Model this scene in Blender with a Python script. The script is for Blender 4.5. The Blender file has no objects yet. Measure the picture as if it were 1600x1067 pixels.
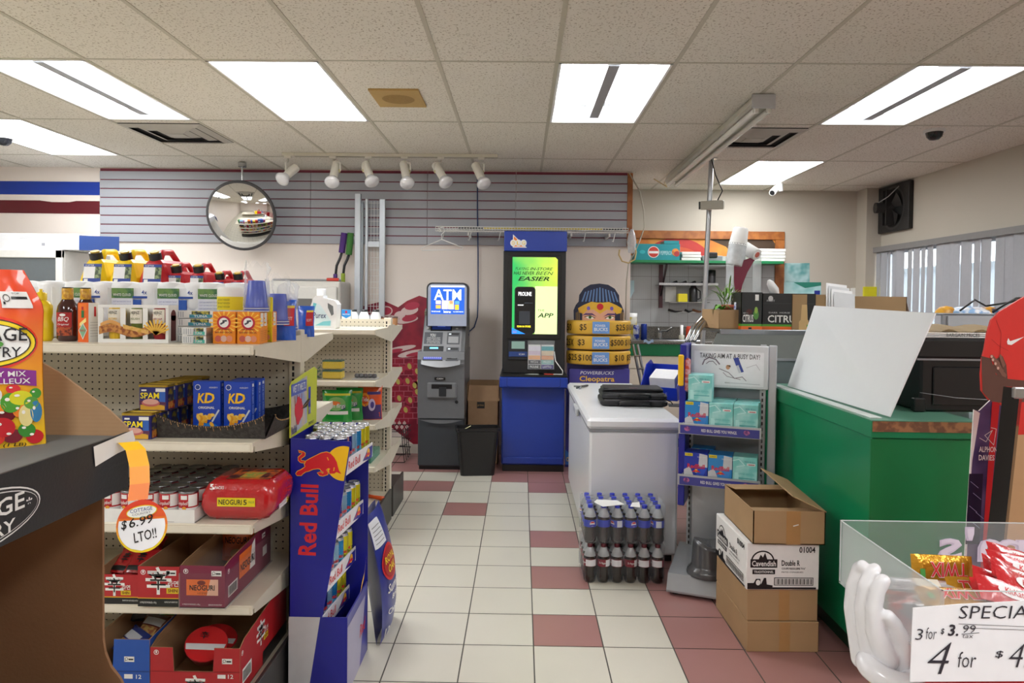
import bpy, math, random
from mathutils import Vector, Matrix
from mathutils.geometry import tessellate_polygon
random.seed(7)
SC = bpy.context.scene
COL = SC.collection
PI = math.pi

# ------------------------------------------------------------------ camera, world, exposure
F_PX, YAW, PITCH, ROLL = 1090.0, 15 / 1090.0, 0.0224, 0.011
EYE = Vector((0, 0, 1.5))
cd = bpy.data.cameras.new('camera'); cam = bpy.data.objects.new('camera', cd); COL.objects.link(cam)
cam.matrix_world = (Matrix.Translation(EYE) @ Matrix.Rotation(YAW, 4, 'Z')
                    @ Matrix.Rotation(PI / 2 - PITCH, 4, 'X') @ Matrix.Rotation(ROLL, 4, 'Z'))
cd.sensor_width = 36; cd.lens = F_PX * 36 / 1600; cd.shift_y = -39.1 / 1600
cd.clip_start = 0.02; cd.clip_end = 200
SC.camera = cam
w = bpy.data.worlds.new('world'); SC.world = w; w.use_nodes = True
bg = w.node_tree.nodes['Background']; bg.inputs[0].default_value = (0.86, 0.93, 1.0, 1); bg.inputs[1].default_value = 2.6
SC.view_settings.view_transform = 'Standard'; SC.view_settings.look = 'None'
SC.view_settings.exposure = 1.05; SC.view_settings.gamma = 1.0; SC.view_settings.use_curve_mapping = False
LAMP = 9.0            # radiance of the fluorescent panels
CEIL = 2.755

def P(x, y, Y=None, Z=None, X=None):
    """survey point: where the sight line through a spot of the photo meets a known plane"""
    R = cam.matrix_world.to_3x3()
    d = R @ Vector(((x - 800) / F_PX, -(y - 494.4) / F_PX, -1.0))
    t = Y / d.y if Y is not None else ((Z - EYE.z) / d.z if Z is not None else X / d.x)
    return EYE + d * t

# ------------------------------------------------------------------ materials
def lin(h):
    h = h.lstrip('#'); r = [int(h[i:i + 2], 16) / 255 for i in (0, 2, 4)]
    return [c / 12.92 if c <= .04045 else ((c + .055) / 1.055) ** 2.4 for c in r]
_mc = {}
def G(hexc, rough=.5, metal=0., var=.05, scale=30., bump=0., bscale=200., emit=0., name=None, coat=0., sss=0., hex2=None):
    k = (hexc, rough, metal, var, scale, bump, bscale, emit, coat, hex2)
    if k in _mc: return _mc[k]
    m = bpy.data.materials.new(name or 'mat_' + hexc.lstrip('#')); m.use_nodes = True
    nt = m.node_tree; b = nt.nodes['Principled BSDF']
    c = lin(hexc)
    tc = nt.nodes.new('ShaderNodeTexCoord'); no = nt.nodes.new('ShaderNodeTexNoise'); no.inputs['Scale'].default_value = scale
    no.inputs['Detail'].default_value = 2
    nt.links.new(tc.outputs['Object'], no.inputs['Vector'])
    mx = nt.nodes.new('ShaderNodeMix'); mx.data_type = 'RGBA'
    nt.links.new(no.outputs['Fac'], mx.inputs['Factor'])
    if hex2:
        mx.inputs['A'].default_value = (*c, 1); mx.inputs['B'].default_value = (*lin(hex2), 1)
        mr = nt.nodes.new('ShaderNodeMapRange'); mr.inputs[1].default_value = .42; mr.inputs[2].default_value = .58
        nt.links.new(no.outputs['Fac'], mr.inputs[0]); nt.links.new(mr.outputs[0], mx.inputs['Factor'])
    else:
        mx.inputs['A'].default_value = (*[v * (1 - var) for v in c], 1); mx.inputs['B'].default_value = (*[min(1, v * (1 + var)) for v in c], 1)
    nt.links.new(mx.outputs['Result'], b.inputs['Base Color'])
    b.inputs['Roughness'].default_value = rough; b.inputs['Metallic'].default_value = metal
    if coat: b.inputs['Coat Weight'].default_value = coat; b.inputs['Coat Roughness'].default_value = .1
    if emit:
        b.inputs['Emission Strength'].default_value = emit; nt.links.new(mx.outputs['Result'], b.inputs['Emission Color'])
    if bump:
        n2 = nt.nodes.new('ShaderNodeTexNoise'); n2.inputs['Scale'].default_value = bscale; n2.inputs['Detail'].default_value = 2
        nt.links.new(tc.outputs['Object'], n2.inputs['Vector'])
        bp = nt.nodes.new('ShaderNodeBump'); bp.inputs['Strength'].default_value = bump; bp.inputs['Distance'].default_value = .004
        nt.links.new(n2.outputs['Fac'], bp.inputs['Height']); nt.links.new(bp.outputs[0], b.inputs['Normal'])
    _mc[k] = m; return m

def clear(hexc='#ffffff', opacity=.1, rough=.05, name='clear_plastic'):
    k = ('clear', hexc, opacity, rough)
    if k in _mc: return _mc[k]
    m = bpy.data.materials.new(name); m.use_nodes = True; nt = m.node_tree; nt.nodes.clear()
    out = nt.nodes.new('ShaderNodeOutputMaterial'); tr = nt.nodes.new('ShaderNodeBsdfTransparent')
    pb = nt.nodes.new('ShaderNodeBsdfPrincipled'); pb.inputs['Base Color'].default_value = (*lin(hexc), 1); pb.inputs['Roughness'].default_value = rough
    lw = nt.nodes.new('ShaderNodeLayerWeight'); lw.inputs[0].default_value = .25
    no = nt.nodes.new('ShaderNodeTexNoise'); no.inputs['Scale'].default_value = 40
    tc = nt.nodes.new('ShaderNodeTexCoord'); nt.links.new(tc.outputs['Object'], no.inputs['Vector'])
    ma = nt.nodes.new('ShaderNodeMath'); ma.operation = 'MULTIPLY_ADD'; ma.inputs[1].default_value = .35; ma.inputs[2].default_value = opacity
    nt.links.new(lw.outputs['Fresnel'], ma.inputs[0])
    m2 = nt.nodes.new('ShaderNodeMath'); m2.operation = 'MULTIPLY_ADD'; m2.inputs[1].default_value = opacity * .6; m2.use_clamp = True
    nt.links.new(no.outputs['Fac'], m2.inputs[0]); nt.links.new(ma.outputs[0], m2.inputs[2])
    mx = nt.nodes.new('ShaderNodeMixShader'); nt.links.new(m2.outputs[0], mx.inputs[0])
    nt.links.new(tr.outputs[0], mx.inputs[1]); nt.links.new(pb.outputs[0], mx.inputs[2]); nt.links.new(mx.outputs[0], out.inputs[0])
    _mc[k] = m; return m

def nodemat(name, build, rough=.5, metal=0.):
    m = bpy.data.materials.new(name); m.use_nodes = True; nt = m.node_tree; b = nt.nodes['Principled BSDF']
    b.inputs['Roughness'].default_value = rough; b.inputs['Metallic'].default_value = metal
    build(nt, b); return m
def N(nt, t, **kw):
    n = nt.nodes.new('ShaderNode' + t)
    for k, v in kw.items():
        if k.startswith('i'): n.inputs[int(k[1:])].default_value = v
        else: setattr(n, k, v)
    return n
def mathn(nt, op, a, b=None, clamp=False):
    n = nt.nodes.new('ShaderNodeMath'); n.operation = op; n.use_clamp = clamp
    for i, v in enumerate((a, b)):
        if v is None: continue
        if isinstance(v, (int, float)): n.inputs[i].default_value = v
        else: nt.links.new(v, n.inputs[i])
    return n.outputs[0]
def coords(nt):
    tc = N(nt, 'TexCoord'); sx = N(nt, 'SeparateXYZ'); nt.links.new(tc.outputs['Object'], sx.inputs[0]); return tc, sx
def mixc(nt, fac, c1, c2):
    mx = nt.nodes.new('ShaderNodeMix'); mx.data_type = 'RGBA'
    nt.links.new(fac, mx.inputs['Factor'])
    for s, c in (('A', c1), ('B', c2)):
        if isinstance(c, str): mx.inputs[s].default_value = (*lin(c), 1)
        else: nt.links.new(c, mx.inputs[s])
    return mx.outputs['Result']

def _peg(nt, b):
    tc, sx = coords(nt); s = .0283
    fx = mathn(nt, 'SUBTRACT', mathn(nt, 'FRACT', mathn(nt, 'DIVIDE', sx.outputs[0], s)), .5)
    fz = mathn(nt, 'SUBTRACT', mathn(nt, 'FRACT', mathn(nt, 'DIVIDE', sx.outputs[2], s)), .5)
    d = mathn(nt, 'ADD', mathn(nt, 'MULTIPLY', fx, fx), mathn(nt, 'MULTIPLY', fz, fz))
    hole = mathn(nt, 'LESS_THAN', d, .017)
    nt.links.new(mixc(nt, hole, '#cfc8b6', '#16130f'), b.inputs['Base Color'])
def pegmat(): return nodemat('pegboard_cream', _peg, .45)
def _ceil(nt, b):
    tc, sx = coords(nt)
    n = N(nt, 'TexNoise'); n.inputs['Scale'].default_value = 85; n.inputs['Detail'].default_value = 4; nt.links.new(tc.outputs['Object'], n.inputs[0])
    f = mathn(nt, 'GREATER_THAN', n.outputs['Fac'], .60)
    n2 = N(nt, 'TexNoise'); n2.inputs['Scale'].default_value = 1.3; nt.links.new(tc.outputs['Object'], n2.inputs[0])
    base = mixc(nt, n2.outputs['Fac'], '#dad5c9', '#e8e4da')
    nt.links.new(mixc(nt, f, base, '#b5ad9d'), b.inputs['Base Color'])
    bp = N(nt, 'Bump'); bp.inputs['Strength'].default_value = .35; bp.inputs['Distance'].default_value = .003
    nt.links.new(n.outputs['Fac'], bp.inputs['Height']); nt.links.new(bp.outputs[0], b.inputs['Normal'])
def _kraft(nt, b):
    tc, sx = coords(nt)
    n = N(nt, 'TexNoise'); n.inputs['Scale'].default_value = 14; n.inputs['Detail'].default_value = 5; nt.links.new(tc.outputs['Object'], n.inputs[0])
    wv = mathn(nt, 'SINE', mathn(nt, 'MULTIPLY', sx.outputs[2], 900.))
    f = mathn(nt, 'ADD', n.outputs['Fac'], mathn(nt, 'MULTIPLY', wv, .06), True)
    nt.links.new(mixc(nt, f, '#967454', '#ad8c68'), b.inputs['Base Color'])
KRAFT = nodemat('kraft_cardboard', _kraft, .8)
PEG = pegmat()
CREAM = G('#d8d0bd', .35, name='cream_powder_coat'); CREAMD = G('#c6beab', .4)
BLACK = G('#101012', .35); DARK = G('#2a2b2e', .4); WHITE = G('#e9e9e6', .45); GREY = G('#8c8f93', .35)
STEEL = G('#b8bbbd', .25, 1.0, name='brushed_steel'); CHROME = G('#e6e6e6', .03, 1.0, var=.01, name='mirror_chrome')
ACRYL = clear('#eef4f6', .06, .03); FILM = clear('#e8eef4', .04, .12); GLASS = clear('#dfeeee', .10, .02)

# ------------------------------------------------------------------ mesh builder
def FR(o, u, v):
    u = Vector(u).normalized(); v = Vector(v); v = (v - u * v.dot(u)).normalized(); n = u.cross(v); o = Vector(o)
    return Matrix(((u.x, v.x, n.x, o.x), (u.y, v.y, n.y, o.y), (u.z, v.z, n.z, o.z), (0, 0, 0, 1)))
def front(x, y, z): return FR((x, y, z), (1, 0, 0), (0, 0, 1))       # faces -Y
def right(x, y, z): return FR((x, y, z), (0, 1, 0), (0, 0, 1))       # faces +X
def leftf(x, y, z): return FR((x, y, z), (0, -1, 0), (0, 0, 1))      # faces -X
def top(x, y, z): return FR((x, y, z), (1, 0, 0), (0, 1, 0))
LAY = .0006
_tx = {}
def glyph(s, bold, it):
    k = (s, bold, it)
    if k not in _tx:
        cu = bpy.data.curves.new('t', 'FONT'); cu.body = s; cu.size = 1; cu.offset = bold * .6; cu.shear = it; cu.resolution_u = 2; cu.fill_mode = 'FRONT'
        ob = bpy.data.objects.new('t', cu); COL.objects.link(ob)
        dg = bpy.context.evaluated_depsgraph_get(); me = bpy.data.meshes.new_from_object(ob.evaluated_get(dg))
        vs = [(v.co.x, v.co.y) for v in me.vertices]; fs = [tuple(p.vertices) for p in me.polygons]
        bpy.data.objects.remove(ob); bpy.data.curves.remove(cu); bpy.data.meshes.remove(me)
        x0 = min(v[0] for v in vs); x1 = max(v[0] for v in vs); y0 = min(v[1] for v in vs); y1 = max(v[1] for v in vs)
        _tx[k] = ([((a - x0) / (x1 - x0), (b - y0) / (y1 - y0)) for a, b in vs], fs)
    return _tx[k]
class MB:
    def __init__(s): s.v = []; s.f = []; s.mi = []; s.sm = []; s.mats = []; s.T = None
    def add(s, vs, fs, m, smooth=False, M=None):
        n = len(s.v)
        for v in vs:
            v = Vector(v)
            if M is not None: v = M @ v
            if s.T is not None: v = s.T @ v
            s.v.append(v)
        if m not in s.mats: s.mats.append(m)
        i = s.mats.index(m)
        for f in fs: s.f.append(tuple(n + k for k in f)); s.mi.append(i); s.sm.append(smooth)
        return s
    def box(s, x0, x1, y0, y1, z0, z1, m, b=0., M=None):
        if x0 > x1: x0, x1 = x1, x0
        if y0 > y1: y0, y1 = y1, y0
        if z0 > z1: z0, z1 = z1, z0
        if not b:
            vs = [(x, y, z) for x in (x0, x1) for y in (y0, y1) for z in (z0, z1)]
            return s.add(vs, [(0, 1, 3, 2), (4, 6, 7, 5), (0, 4, 5, 1), (2, 3, 7, 6), (0, 2, 6, 4), (1, 5, 7, 3)], m, False, M)
        b = min(b, (x1 - x0) * .45, (y1 - y0) * .45, (z1 - z0) * .45); vs = []; idx = {}
        X = (x0, x1); Y = (y0, y1); Z = (z0, z1)
        for i in (0, 1):
            for j in (0, 1):
                for k in (0, 1):
                    sx = (1, -1)[i]; sy = (1, -1)[j]; sz = (1, -1)[k]
                    for a in (0, 1, 2):
                        idx[(i, j, k, a)] = len(vs)
                        vs.append((X[i] + (0 if a == 0 else sx * b), Y[j] + (0 if a == 1 else sy * b), Z[k] + (0 if a == 2 else sz * b)))
        fs = []
        for a, (p, q) in enumerate(((1, 2), (0, 2), (0, 1))):
            for e in (0, 1):
                def g(u, w):
                    t = [0, 0, 0]; t[a] = e; t[p] = u; t[q] = w; return idx[(*t, a)]
                f = [g(0, 0), g(1, 0), g(1, 1), g(0, 1)]
                if (e == 0) != (a == 1): f.reverse()
                fs.append(tuple(f))
        for a, (p, q) in enumerate(((1, 2), (0, 2), (0, 1))):     # edges running along axis a
            for u in (0, 1):
                for w in (0, 1):
                    def h(e, ax):
                        t = [0, 0, 0]; t[a] = e; t[p] = u; t[q] = w; return idx[(*t, ax)]
                    f = [h(0, p), h(1, p), h(1, q), h(0, q)]
                    if (u == w) != (a == 1): f.reverse()
                    fs.append(tuple(f))
        for i in (0, 1):
            for j in (0, 1):
                for k in (0, 1):
                    f = [idx[(i, j, k, 0)], idx[(i, j, k, 1)], idx[(i, j, k, 2)]]
                    if (i + j + k) % 2 == 0: f.reverse()
                    fs.append(tuple(f))
        return s.add(vs, fs, m, False, M)
    def quad(s, a, b, c, d, m): return s.add([a, b, c, d], [(0, 1, 2, 3)], m)
    def rect(s, F, u0, v0, u1, v1, m, l=1): return s.add([(u0, v0, l * LAY), (u1, v0, l * LAY), (u1, v1, l * LAY), (u0, v1, l * LAY)], [(0, 1, 2, 3)], m, False, F)
    def pg(s, F, pts, m, l=1, flip=False):
        vs = [(a, b, l * LAY) for a, b in pts]
        tr = tessellate_polygon([[Vector((a, b, 0)) for a, b in pts]])
        fs = []
        for t in tr:
            a, b, c = [pts[i] for i in t]
            ar = (b[0] - a[0]) * (c[1] - a[1]) - (c[0] - a[0]) * (b[1] - a[1])
            fs.append(tuple(t) if ar > 0 else (t[0], t[2], t[1]))
        return s.add(vs, fs, m, False, F)
    def ell(s, F, cu, cv, ru, rv, m, l=1, n=24, rot=0., a0=0., a1=2 * PI):
        ps = []
        full = abs(a1 - a0 - 2 * PI) < 1e-6
        for i in range(n if full else n + 1):
            a = a0 + (a1 - a0) * i / n; x = ru * math.cos(a); y = rv * math.sin(a)
            ps.append((cu + x * math.cos(rot) - y * math.sin(rot), cv + x * math.sin(rot) + y * math.cos(rot)))
        return s.add([(a, b, l * LAY) for a, b in ps], [tuple(range(len(ps)))], m, False, F)
    def ring(s, F, cu, cv, r0, r1, m, l=1, n=24, k=1.):
        vs = []; fs = []
        for i in range(n):
            a = 2 * PI * i / n
            for r in (r0, r1): vs.append((cu + r * math.cos(a), cv + r * k * math.sin(a), l * LAY))
            j = (i + 1) % n; fs.append((2 * i, 2 * i + 1, 2 * j + 1, 2 * j))
        return s.add(vs, fs, m, False, F)
    def line(s, F, pts, w, m, l=1):
        for (a, b), (c, d) in zip(pts, pts[1:]):
            L = math.hypot(c - a, d - b) or 1e-6; nx, ny = -(d - b) / L * w / 2, (c - a) / L * w / 2; ex, ey = (c - a) / L * w * .35, (d - b) / L * w * .35
            s.add([(a + nx - ex, b + ny - ey, l * LAY), (a - nx - ex, b - ny - ey, l * LAY), (c - nx + ex, d - ny + ey, l * LAY), (c + nx + ex, d + ny + ey, l * LAY)], [(0, 1, 2, 3)], m, False, F)
        return s
    def tx(s, F, t, u, v, w, h, m, l=2, bold=.0, it=0., rot=0., flip=False):
        """writing fitted into the box u..u+w, v..v+h"""
        vs, fs = glyph(t, bold, it)
        if flip: vs = [(1 - a, b) for a, b in vs]; fs = [f[::-1] for f in fs]
        q = [(a * w, b * h) for a, b in vs]; c, sn = math.cos(rot), math.sin(rot)
        return s.add([(u + a * c - b * sn, v + a * sn + b * c, l * LAY) for a, b in q], fs, m, False, F)
    def prism(s, F, pts, d, m, mside=None):
        """outline pts in frame F (front face at w=0), thickness d going behind it"""
        n = len(pts); ar = sum(pts[i][0] * pts[(i + 1) % n][1] - pts[(i + 1) % n][0] * pts[i][1] for i in range(n))
        if ar < 0: pts = pts[::-1]
        s.pg(F, pts, m, 0)
        B = F @ Matrix.Translation((0, 0, -d))
        k = len(s.v); tr = tessellate_polygon([[Vector((a, b, 0)) for a, b in pts]]); fs = []
        for t in tr:
            a, b, c = [pts[i] for i in t]; r = (b[0] - a[0]) * (c[1] - a[1]) - (c[0] - a[0]) * (b[1] - a[1])
            fs.append(tuple(t) if r < 0 else (t[0], t[2], t[1]))
        s.add([(a, b, 0) for a, b in pts], fs, mside or m, False, B)
        vs = [(a, b, 0) for a, b in pts] + [(a, b, -d) for a, b in pts]
        s.add(vs, [(i, i + n, (i + 1) % n + n, (i + 1) % n) for i in range(n)], mside or m, False, F); return s
    def lathe(s, prof, m, n=20, M=None, smooth=True, mats=None, kx=1., ky=1.):
        """prof: list of (r, z); mats: optional material per band"""
        base = len(s.v); vs = []
        for r, z in prof:
            for i in range(n): a = 2 * PI * i / n; vs.append((r * kx * math.cos(a), r * ky * math.sin(a), z))
        bands = {}
        for j in range(len(prof) - 1):
            mm = mats[j] if mats else m
            for i in range(n):
                k = (i + 1) % n; bands.setdefault(mm, []).append((j * n + i, j * n + k, (j + 1) * n + k, (j + 1) * n + i))
        first = True
        for mm, fs in bands.items():
            if first: s.add(vs, fs, mm, smooth, M); first = False
            else:
                if mm not in s.mats: s.mats.append(mm)
                for f in fs: s.f.append(tuple(base + q for q in f)); s.mi.append(s.mats.index(mm)); s.sm.append(smooth)
        m0 = mats[0] if mats else m; m1 = mats[-1] if mats else m
        if prof[0][0] > 1e-5: s.add([v for v in vs[:n]], [tuple(range(n))[::-1]], m0, False, M)
        if prof[-1][0] > 1e-5: s.add([v for v in vs[-n:]], [tuple(range(n))], m1, False, M)
        return s
    def cyl(s, p0, p1, r, m, n=12, r1=None, caps=True, smooth=True):
        p0 = Vector(p0); p1 = Vector(p1); d = p1 - p0; L = d.length; q = d.to_track_quat('Z', 'Y').to_matrix().to_4x4(); r1 = r if r1 is None else r1
        M = Matrix.Translation(p0) @ q; vs = []
        for rr, z in ((r, 0), (r1, L)):
            for i in range(n): a = 2 * PI * i / n; vs.append((rr * math.cos(a), rr * math.sin(a), z))
        s.add(vs, [(i, (i + 1) % n, n + (i + 1) % n, n + i) for i in range(n)], m, smooth, M)
        if caps: s.add(vs[:n], [tuple(range(n))[::-1]], m, False, M); s.add(vs[n:], [tuple(range(n))], m, False, M)
        return s
    def tube(s, pts, r, m, n=8):
        pts = [Vector(p) for p in pts]; vs = []; up = None
        for i, p in enumerate(pts):
            t = (pts[min(i + 1, len(pts) - 1)] - pts[max(i - 1, 0)]).normalized()
            if up is None: up = t.orthogonal().normalized()
            up = (up - t * up.dot(t)).normalized(); b = t.cross(up); rr = r[i] if isinstance(r, (list, tuple)) else r
            for k in range(n): a = 2 * PI * k / n; vs.append(p + up * math.cos(a) * rr + b * math.sin(a) * rr)
        fs = [(i * n + k, i * n + (k + 1) % n, (i + 1) * n + (k + 1) % n, (i + 1) * n + k) for i in range(len(pts) - 1) for k in range(n)]
        fs += [tuple(range(n))[::-1], tuple((len(pts) - 1) * n + k for k in range(n))]
        return s.add(vs, fs, m, True)
    def sheet(s, fn, nu, nv, m, smooth=True):
        vs = [fn(i / nu, j / nv) for j in range(nv + 1) for i in range(nu + 1)]
        return s.add(vs, [(j * (nu + 1) + i, j * (nu + 1) + i + 1, (j + 1) * (nu + 1) + i + 1, (j + 1) * (nu + 1) + i) for j in range(nv) for i in range(nu)], m, smooth)
    def build(s, name, parent=None, label=None, cat=None, group=None, kind=None):
        me = bpy.data.meshes.new(name); vs = s.v; o = bpy.data.objects.new(name, me); COL.objects.link(o)
        if parent is None:
            lo = [min(v[i] for v in vs) for i in range(3)]; hi = [max(v[i] for v in vs) for i in range(3)]
            org = Vector(((lo[0] + hi[0]) / 2, (lo[1] + hi[1]) / 2, lo[2])) if kind != 'structure' else Vector((0, 0, 0))
            vs = [v - org for v in vs]; o.location = org
        else:
            r = parent
            while r.parent: r = r.parent
            inv = r.matrix_basis.inverted(); vs = [inv @ v for v in vs]; o.parent = parent
        me.from_pydata([tuple(v) for v in vs], [], s.f)
        for m in s.mats: me.materials.append(m)
        me.polygons.foreach_set('material_index', s.mi); me.polygons.foreach_set('use_smooth', s.sm); me.update()
        tag(o, label, cat, group, kind); return o
def tag(o, label=None, cat=None, group=None, kind=None):
    for k, v in (('label', label), ('category', cat), ('group', group), ('kind', kind)):
        if v: o[k] = v
    return o
def thing(name, label, cat, loc=(0, 0, 0), rz=0., group=None):
    o = bpy.data.objects.new(name, None); COL.objects.link(o); o.empty_display_size = .05
    o.location = loc; o.rotation_euler = (0, 0, rz); o.matrix_basis = Matrix.Translation(Vector(loc)) @ Matrix.Rotation(rz, 4, 'Z')
    return tag(o, label, cat, group)
def kids(o): return [c for c in COL.objects if c.parent == o]
def dup(o, loc=None, rz=None, label=None, group=None, parent=None, tree=None):
    c = o.copy(); COL.objects.link(c)
    if parent is not None: c.parent = parent
    if loc is not None: c.location = loc
    if rz is not None: c.rotation_euler = (0, 0, rz)
    if label: c['label'] = label
    if group: c['group'] = group
    for ch in (tree or _tree(o))[o.name]:
        dup(ch, parent=c, tree=tree or _tree(o))
    return c
_tc = {}
def _tree(o):
    if o.name not in _tc:
        t = {}
        def rec(x):
            t[x.name] = kids(x)
            for y in t[x.name]: rec(y)
        rec(o); _tc[o.name] = t
    return _tc[o.name]
ORD = ['first', 'second', 'third', 'fourth', 'fifth', 'sixth', 'seventh', 'eighth', 'ninth']
def place(i, n, side='left'):
    other = {'left': 'right', 'front': 'back', 'bottom': 'top', 'right': 'left'}[side]
    if n == 1: return 'only'
    if i == 0: return side + 'most' if side in ('left', 'right') else side
    if i == n - 1: return other + 'most' if other in ('left', 'right') else other
    return ORD[i] + ' from ' + side
# ------------------------------------------------------------------ the room
WY, KY, RX, KX = 6.78, 7.80, 3.86, 1.05
RIM = .62; GX0 = .17; GR = .624; RY0 = 3.69; RR = 1.245         # ceiling grid
WALL = G('#ebe1d8', .7, var=.03, scale=1.5, bump=.08, bscale=60, name='cream_paint')
WALLK = G('#b9b1a3', .7, var=.06, scale=1.2, name='dull_beige_paint')
def struct(mb, name): return mb.build(name, kind='structure')
# floor tiles: grout bed plus inset tiles, pink ones where the photo has them
fl = MB(); GRT = G('#57544e', .7); TW = G('#d0ccbe', .32, var=.05, scale=2.2, name='ivory_floor_tile', hex2=None); TP = G('#a27672', .34, var=.06, scale=3, name='dusty_pink_floor_tile')
fl.box(-5.6, 4.2, -4.2, 8.0, -.1, -.003, GRT)
def pink(i, j):     # i: column from X=.068, j: row from Y=3.005
    x = .068 + .304 * i; y = 3.005 + .304 * j
    if x > .66: return True
    if j >= 10 or (j == 9 and -1 <= i <= 1) : return True
    if (i, j) in ((0, 8), (0, 0), (0, 2), (0, 4), (-2, 6), (-3, 8), (-4, 8), (0, -2), (-3, 3)): return i < 1 and (i, j) != (-3, 3)
    return False
for i in range(-19, 14):
    for j in range(-24, 17):
        x = .068 + .304 * i; y = 3.005 + .304 * j; g = .0028
        if x > 4.1 or y > 7.9: continue
        fl.add([(x + g, y + g, 0), (x + .304 - g, y + g, 0), (x + .304 - g, y + .304 - g, 0), (x + g, y + .304 - g, 0)], [(0, 1, 2, 3)], TP if pink(i, j) else TW)
struct(fl, 'floor')
CM = nodemat('acoustic_tile', _ceil, .85)
# ceiling with openings for the recessed lamps
LAMPS = [(-3, 0, 0), (-5, 0, 'tubes'), (0, 0, 'tubes'), (-7, 1, 0), (3, 0, 'tubes'), (3, 2, 0), (-6, -2, 0), (4, -2, 0), (-6, -4, 0), (-2, -4, 0), (1, -4, 0), (4, -4, 0)]
holes = {(i, j) for i, j, _ in LAMPS}
ce = MB(); tb = MB(); TBM = G('#bdb8a8', .5)
for i in range(-10, 7):
    for j in range(-7, 4):
        x = GX0 + GR * i; y = RY0 + RR * j
        if (i, j) in holes: continue
        x1 = min(x + GR, 4.05); y1 = min(y + RR, 7.95); x0 = max(x, -5.6); y0 = max(y, -4.2)
        if x1 <= x0 or y1 <= y0: continue
        ce.add([(x0, y0, CEIL), (x0, y1, CEIL), (x1, y1, CEIL), (x1, y0, CEIL)], [(0, 1, 2, 3)], CM)
ce.box(-5.6, 4.2, -4.2, 8.1, CEIL + .16, CEIL + .2, G('#777777'))
struct(ce, 'ceiling')
for i in range(-9, 7):
    x = GX0 + GR * i
    if -5.6 < x < 4.05: tb.box(x - .011, x + .011, -4.1, 7.9, CEIL - .003, CEIL + .02, TBM)
for j in range(-6, 4):
    y = RY0 + RR * j
    if y < 7.9: tb.box(-5.5, 4.05, y - .008, y + .008, CEIL - .0025, CEIL + .02, TBM)
struct(tb, 'trim_1')
wb = MB(); wb.box(-5.6, KX - .03, WY, WY + .12, 0, CEIL, WALL); struct(wb, 'wall_back')
wb = MB(); wb.box(KX - .03, KX, WY, KY, 0, CEIL, WALL); struct(wb, 'wall_partition')
# kitchen wall, tiled below
def _tile(nt, b):
    tc, sx = coords(nt)
    f = []
    for k, s in ((0, .205), (2, .255)):
        fr = mathn(nt, 'FRACT', mathn(nt, 'DIVIDE', sx.outputs[k], s)); f.append(mathn(nt, 'LESS_THAN', fr, .02))
    fine = mathn(nt, 'LESS_THAN', mathn(nt, 'FRACT', mathn(nt, 'DIVIDE', sx.outputs[0], .0205)), .12)
    g = mathn(nt, 'MAXIMUM', f[0], f[1])
    base = mixc(nt, mathn(nt, 'MULTIPLY', fine, .25), '#b5b6b6', '#8f9091')
    nt.links.new(mixc(nt, g, base, '#85837e'), b.inputs['Base Color'])
TILE = nodemat('ribbed_wall_tile', _tile, .25)
wk = MB(); wk.box(KX, 4.1, KY, KY + .12, 0, CEIL, WALLK)
wk.box(KX, 2.86, KY - .012, KY, .9, 2.02, TILE); struct(wk, 'wall_kitchen')
wl = MB(); wl.box(-5.7, -5.58, -4.2, 6.9, 0, CEIL, WALL); struct(wl, 'wall_left')
wn = MB(); wn.box(-5.7, 4.1, -4.3, -4.18, 0, CEIL, WALL); struct(wn, 'wall_near')
W0, W1, WZ0, WZ1 = 3.4, 7.56, .95, 2.08
wr = MB()
wr.box(RX, RX + .12, -4.2, W0, 0, CEIL, WALLK); wr.box(RX, RX + .12, W1, KY + .1, 0, CEIL, WALLK)
wr.box(RX, RX + .12, W0, W1, 0, WZ0, WALLK); wr.box(RX, RX + .12, W0, W1, WZ1, CEIL, WALLK)
wr.box(RX - .16, RX, KY - .22, KY, 0, CEIL, WALLK)
struct(wr, 'wall_right')
bb = MB(); bb.box(-5.5, KX - .03, WY - .012, WY, 0, .09, G('#c9c4b8', .5)); struct(bb, 'baseboard_back')
wi = thing('window_1', None, None, (RX, (W0 + W1) / 2, WZ0)); tag(wi, kind='structure')
m = MB(); A = G('#b9bcc0', .35, .6)
for y in (W0, (W0 + W1) / 2 - .02, W1 - .04): m.box(RX + .04, RX + .09, y, y + .04, WZ0, WZ1, A)
for z in (WZ0, WZ1 - .04): m.box(RX + .04, RX + .09, W0, W1, z, z + .04, A)
m.build('window_frame', wi)
m = MB(); m.box(RX + .06, RX + .066, W0, W1, WZ0, WZ1, clear('#e6f2f2', .03, .02)); m.build('pane', wi)
# outside, seen through the blind's gaps
o = MB(); o.box(RX + .12, 30, -10, 30, -.2, -.15, G('#9a9a98', .9)); o.build('ground_outside', kind='structure')
o = MB(); o.box(9.5, 10, 2, 24, -.15, 2.3, G('#8a8d92', .9)); o.box(9.4, 10.1, 2, 24, 2.3, 2.4, G('#55585c')); o.build('grey_building', None, 'low grey building outside beyond the vertical blinds', 'building')
o = MB(); o.cyl((4.7, 5.35 + 1.1, -.15), (4.7, 5.35 + 1.1, 3.2), .035, G('#d0303c', .4), 12); o.build('outdoor_post', None, 'red post outside the window behind the vertical blinds', 'post')
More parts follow.
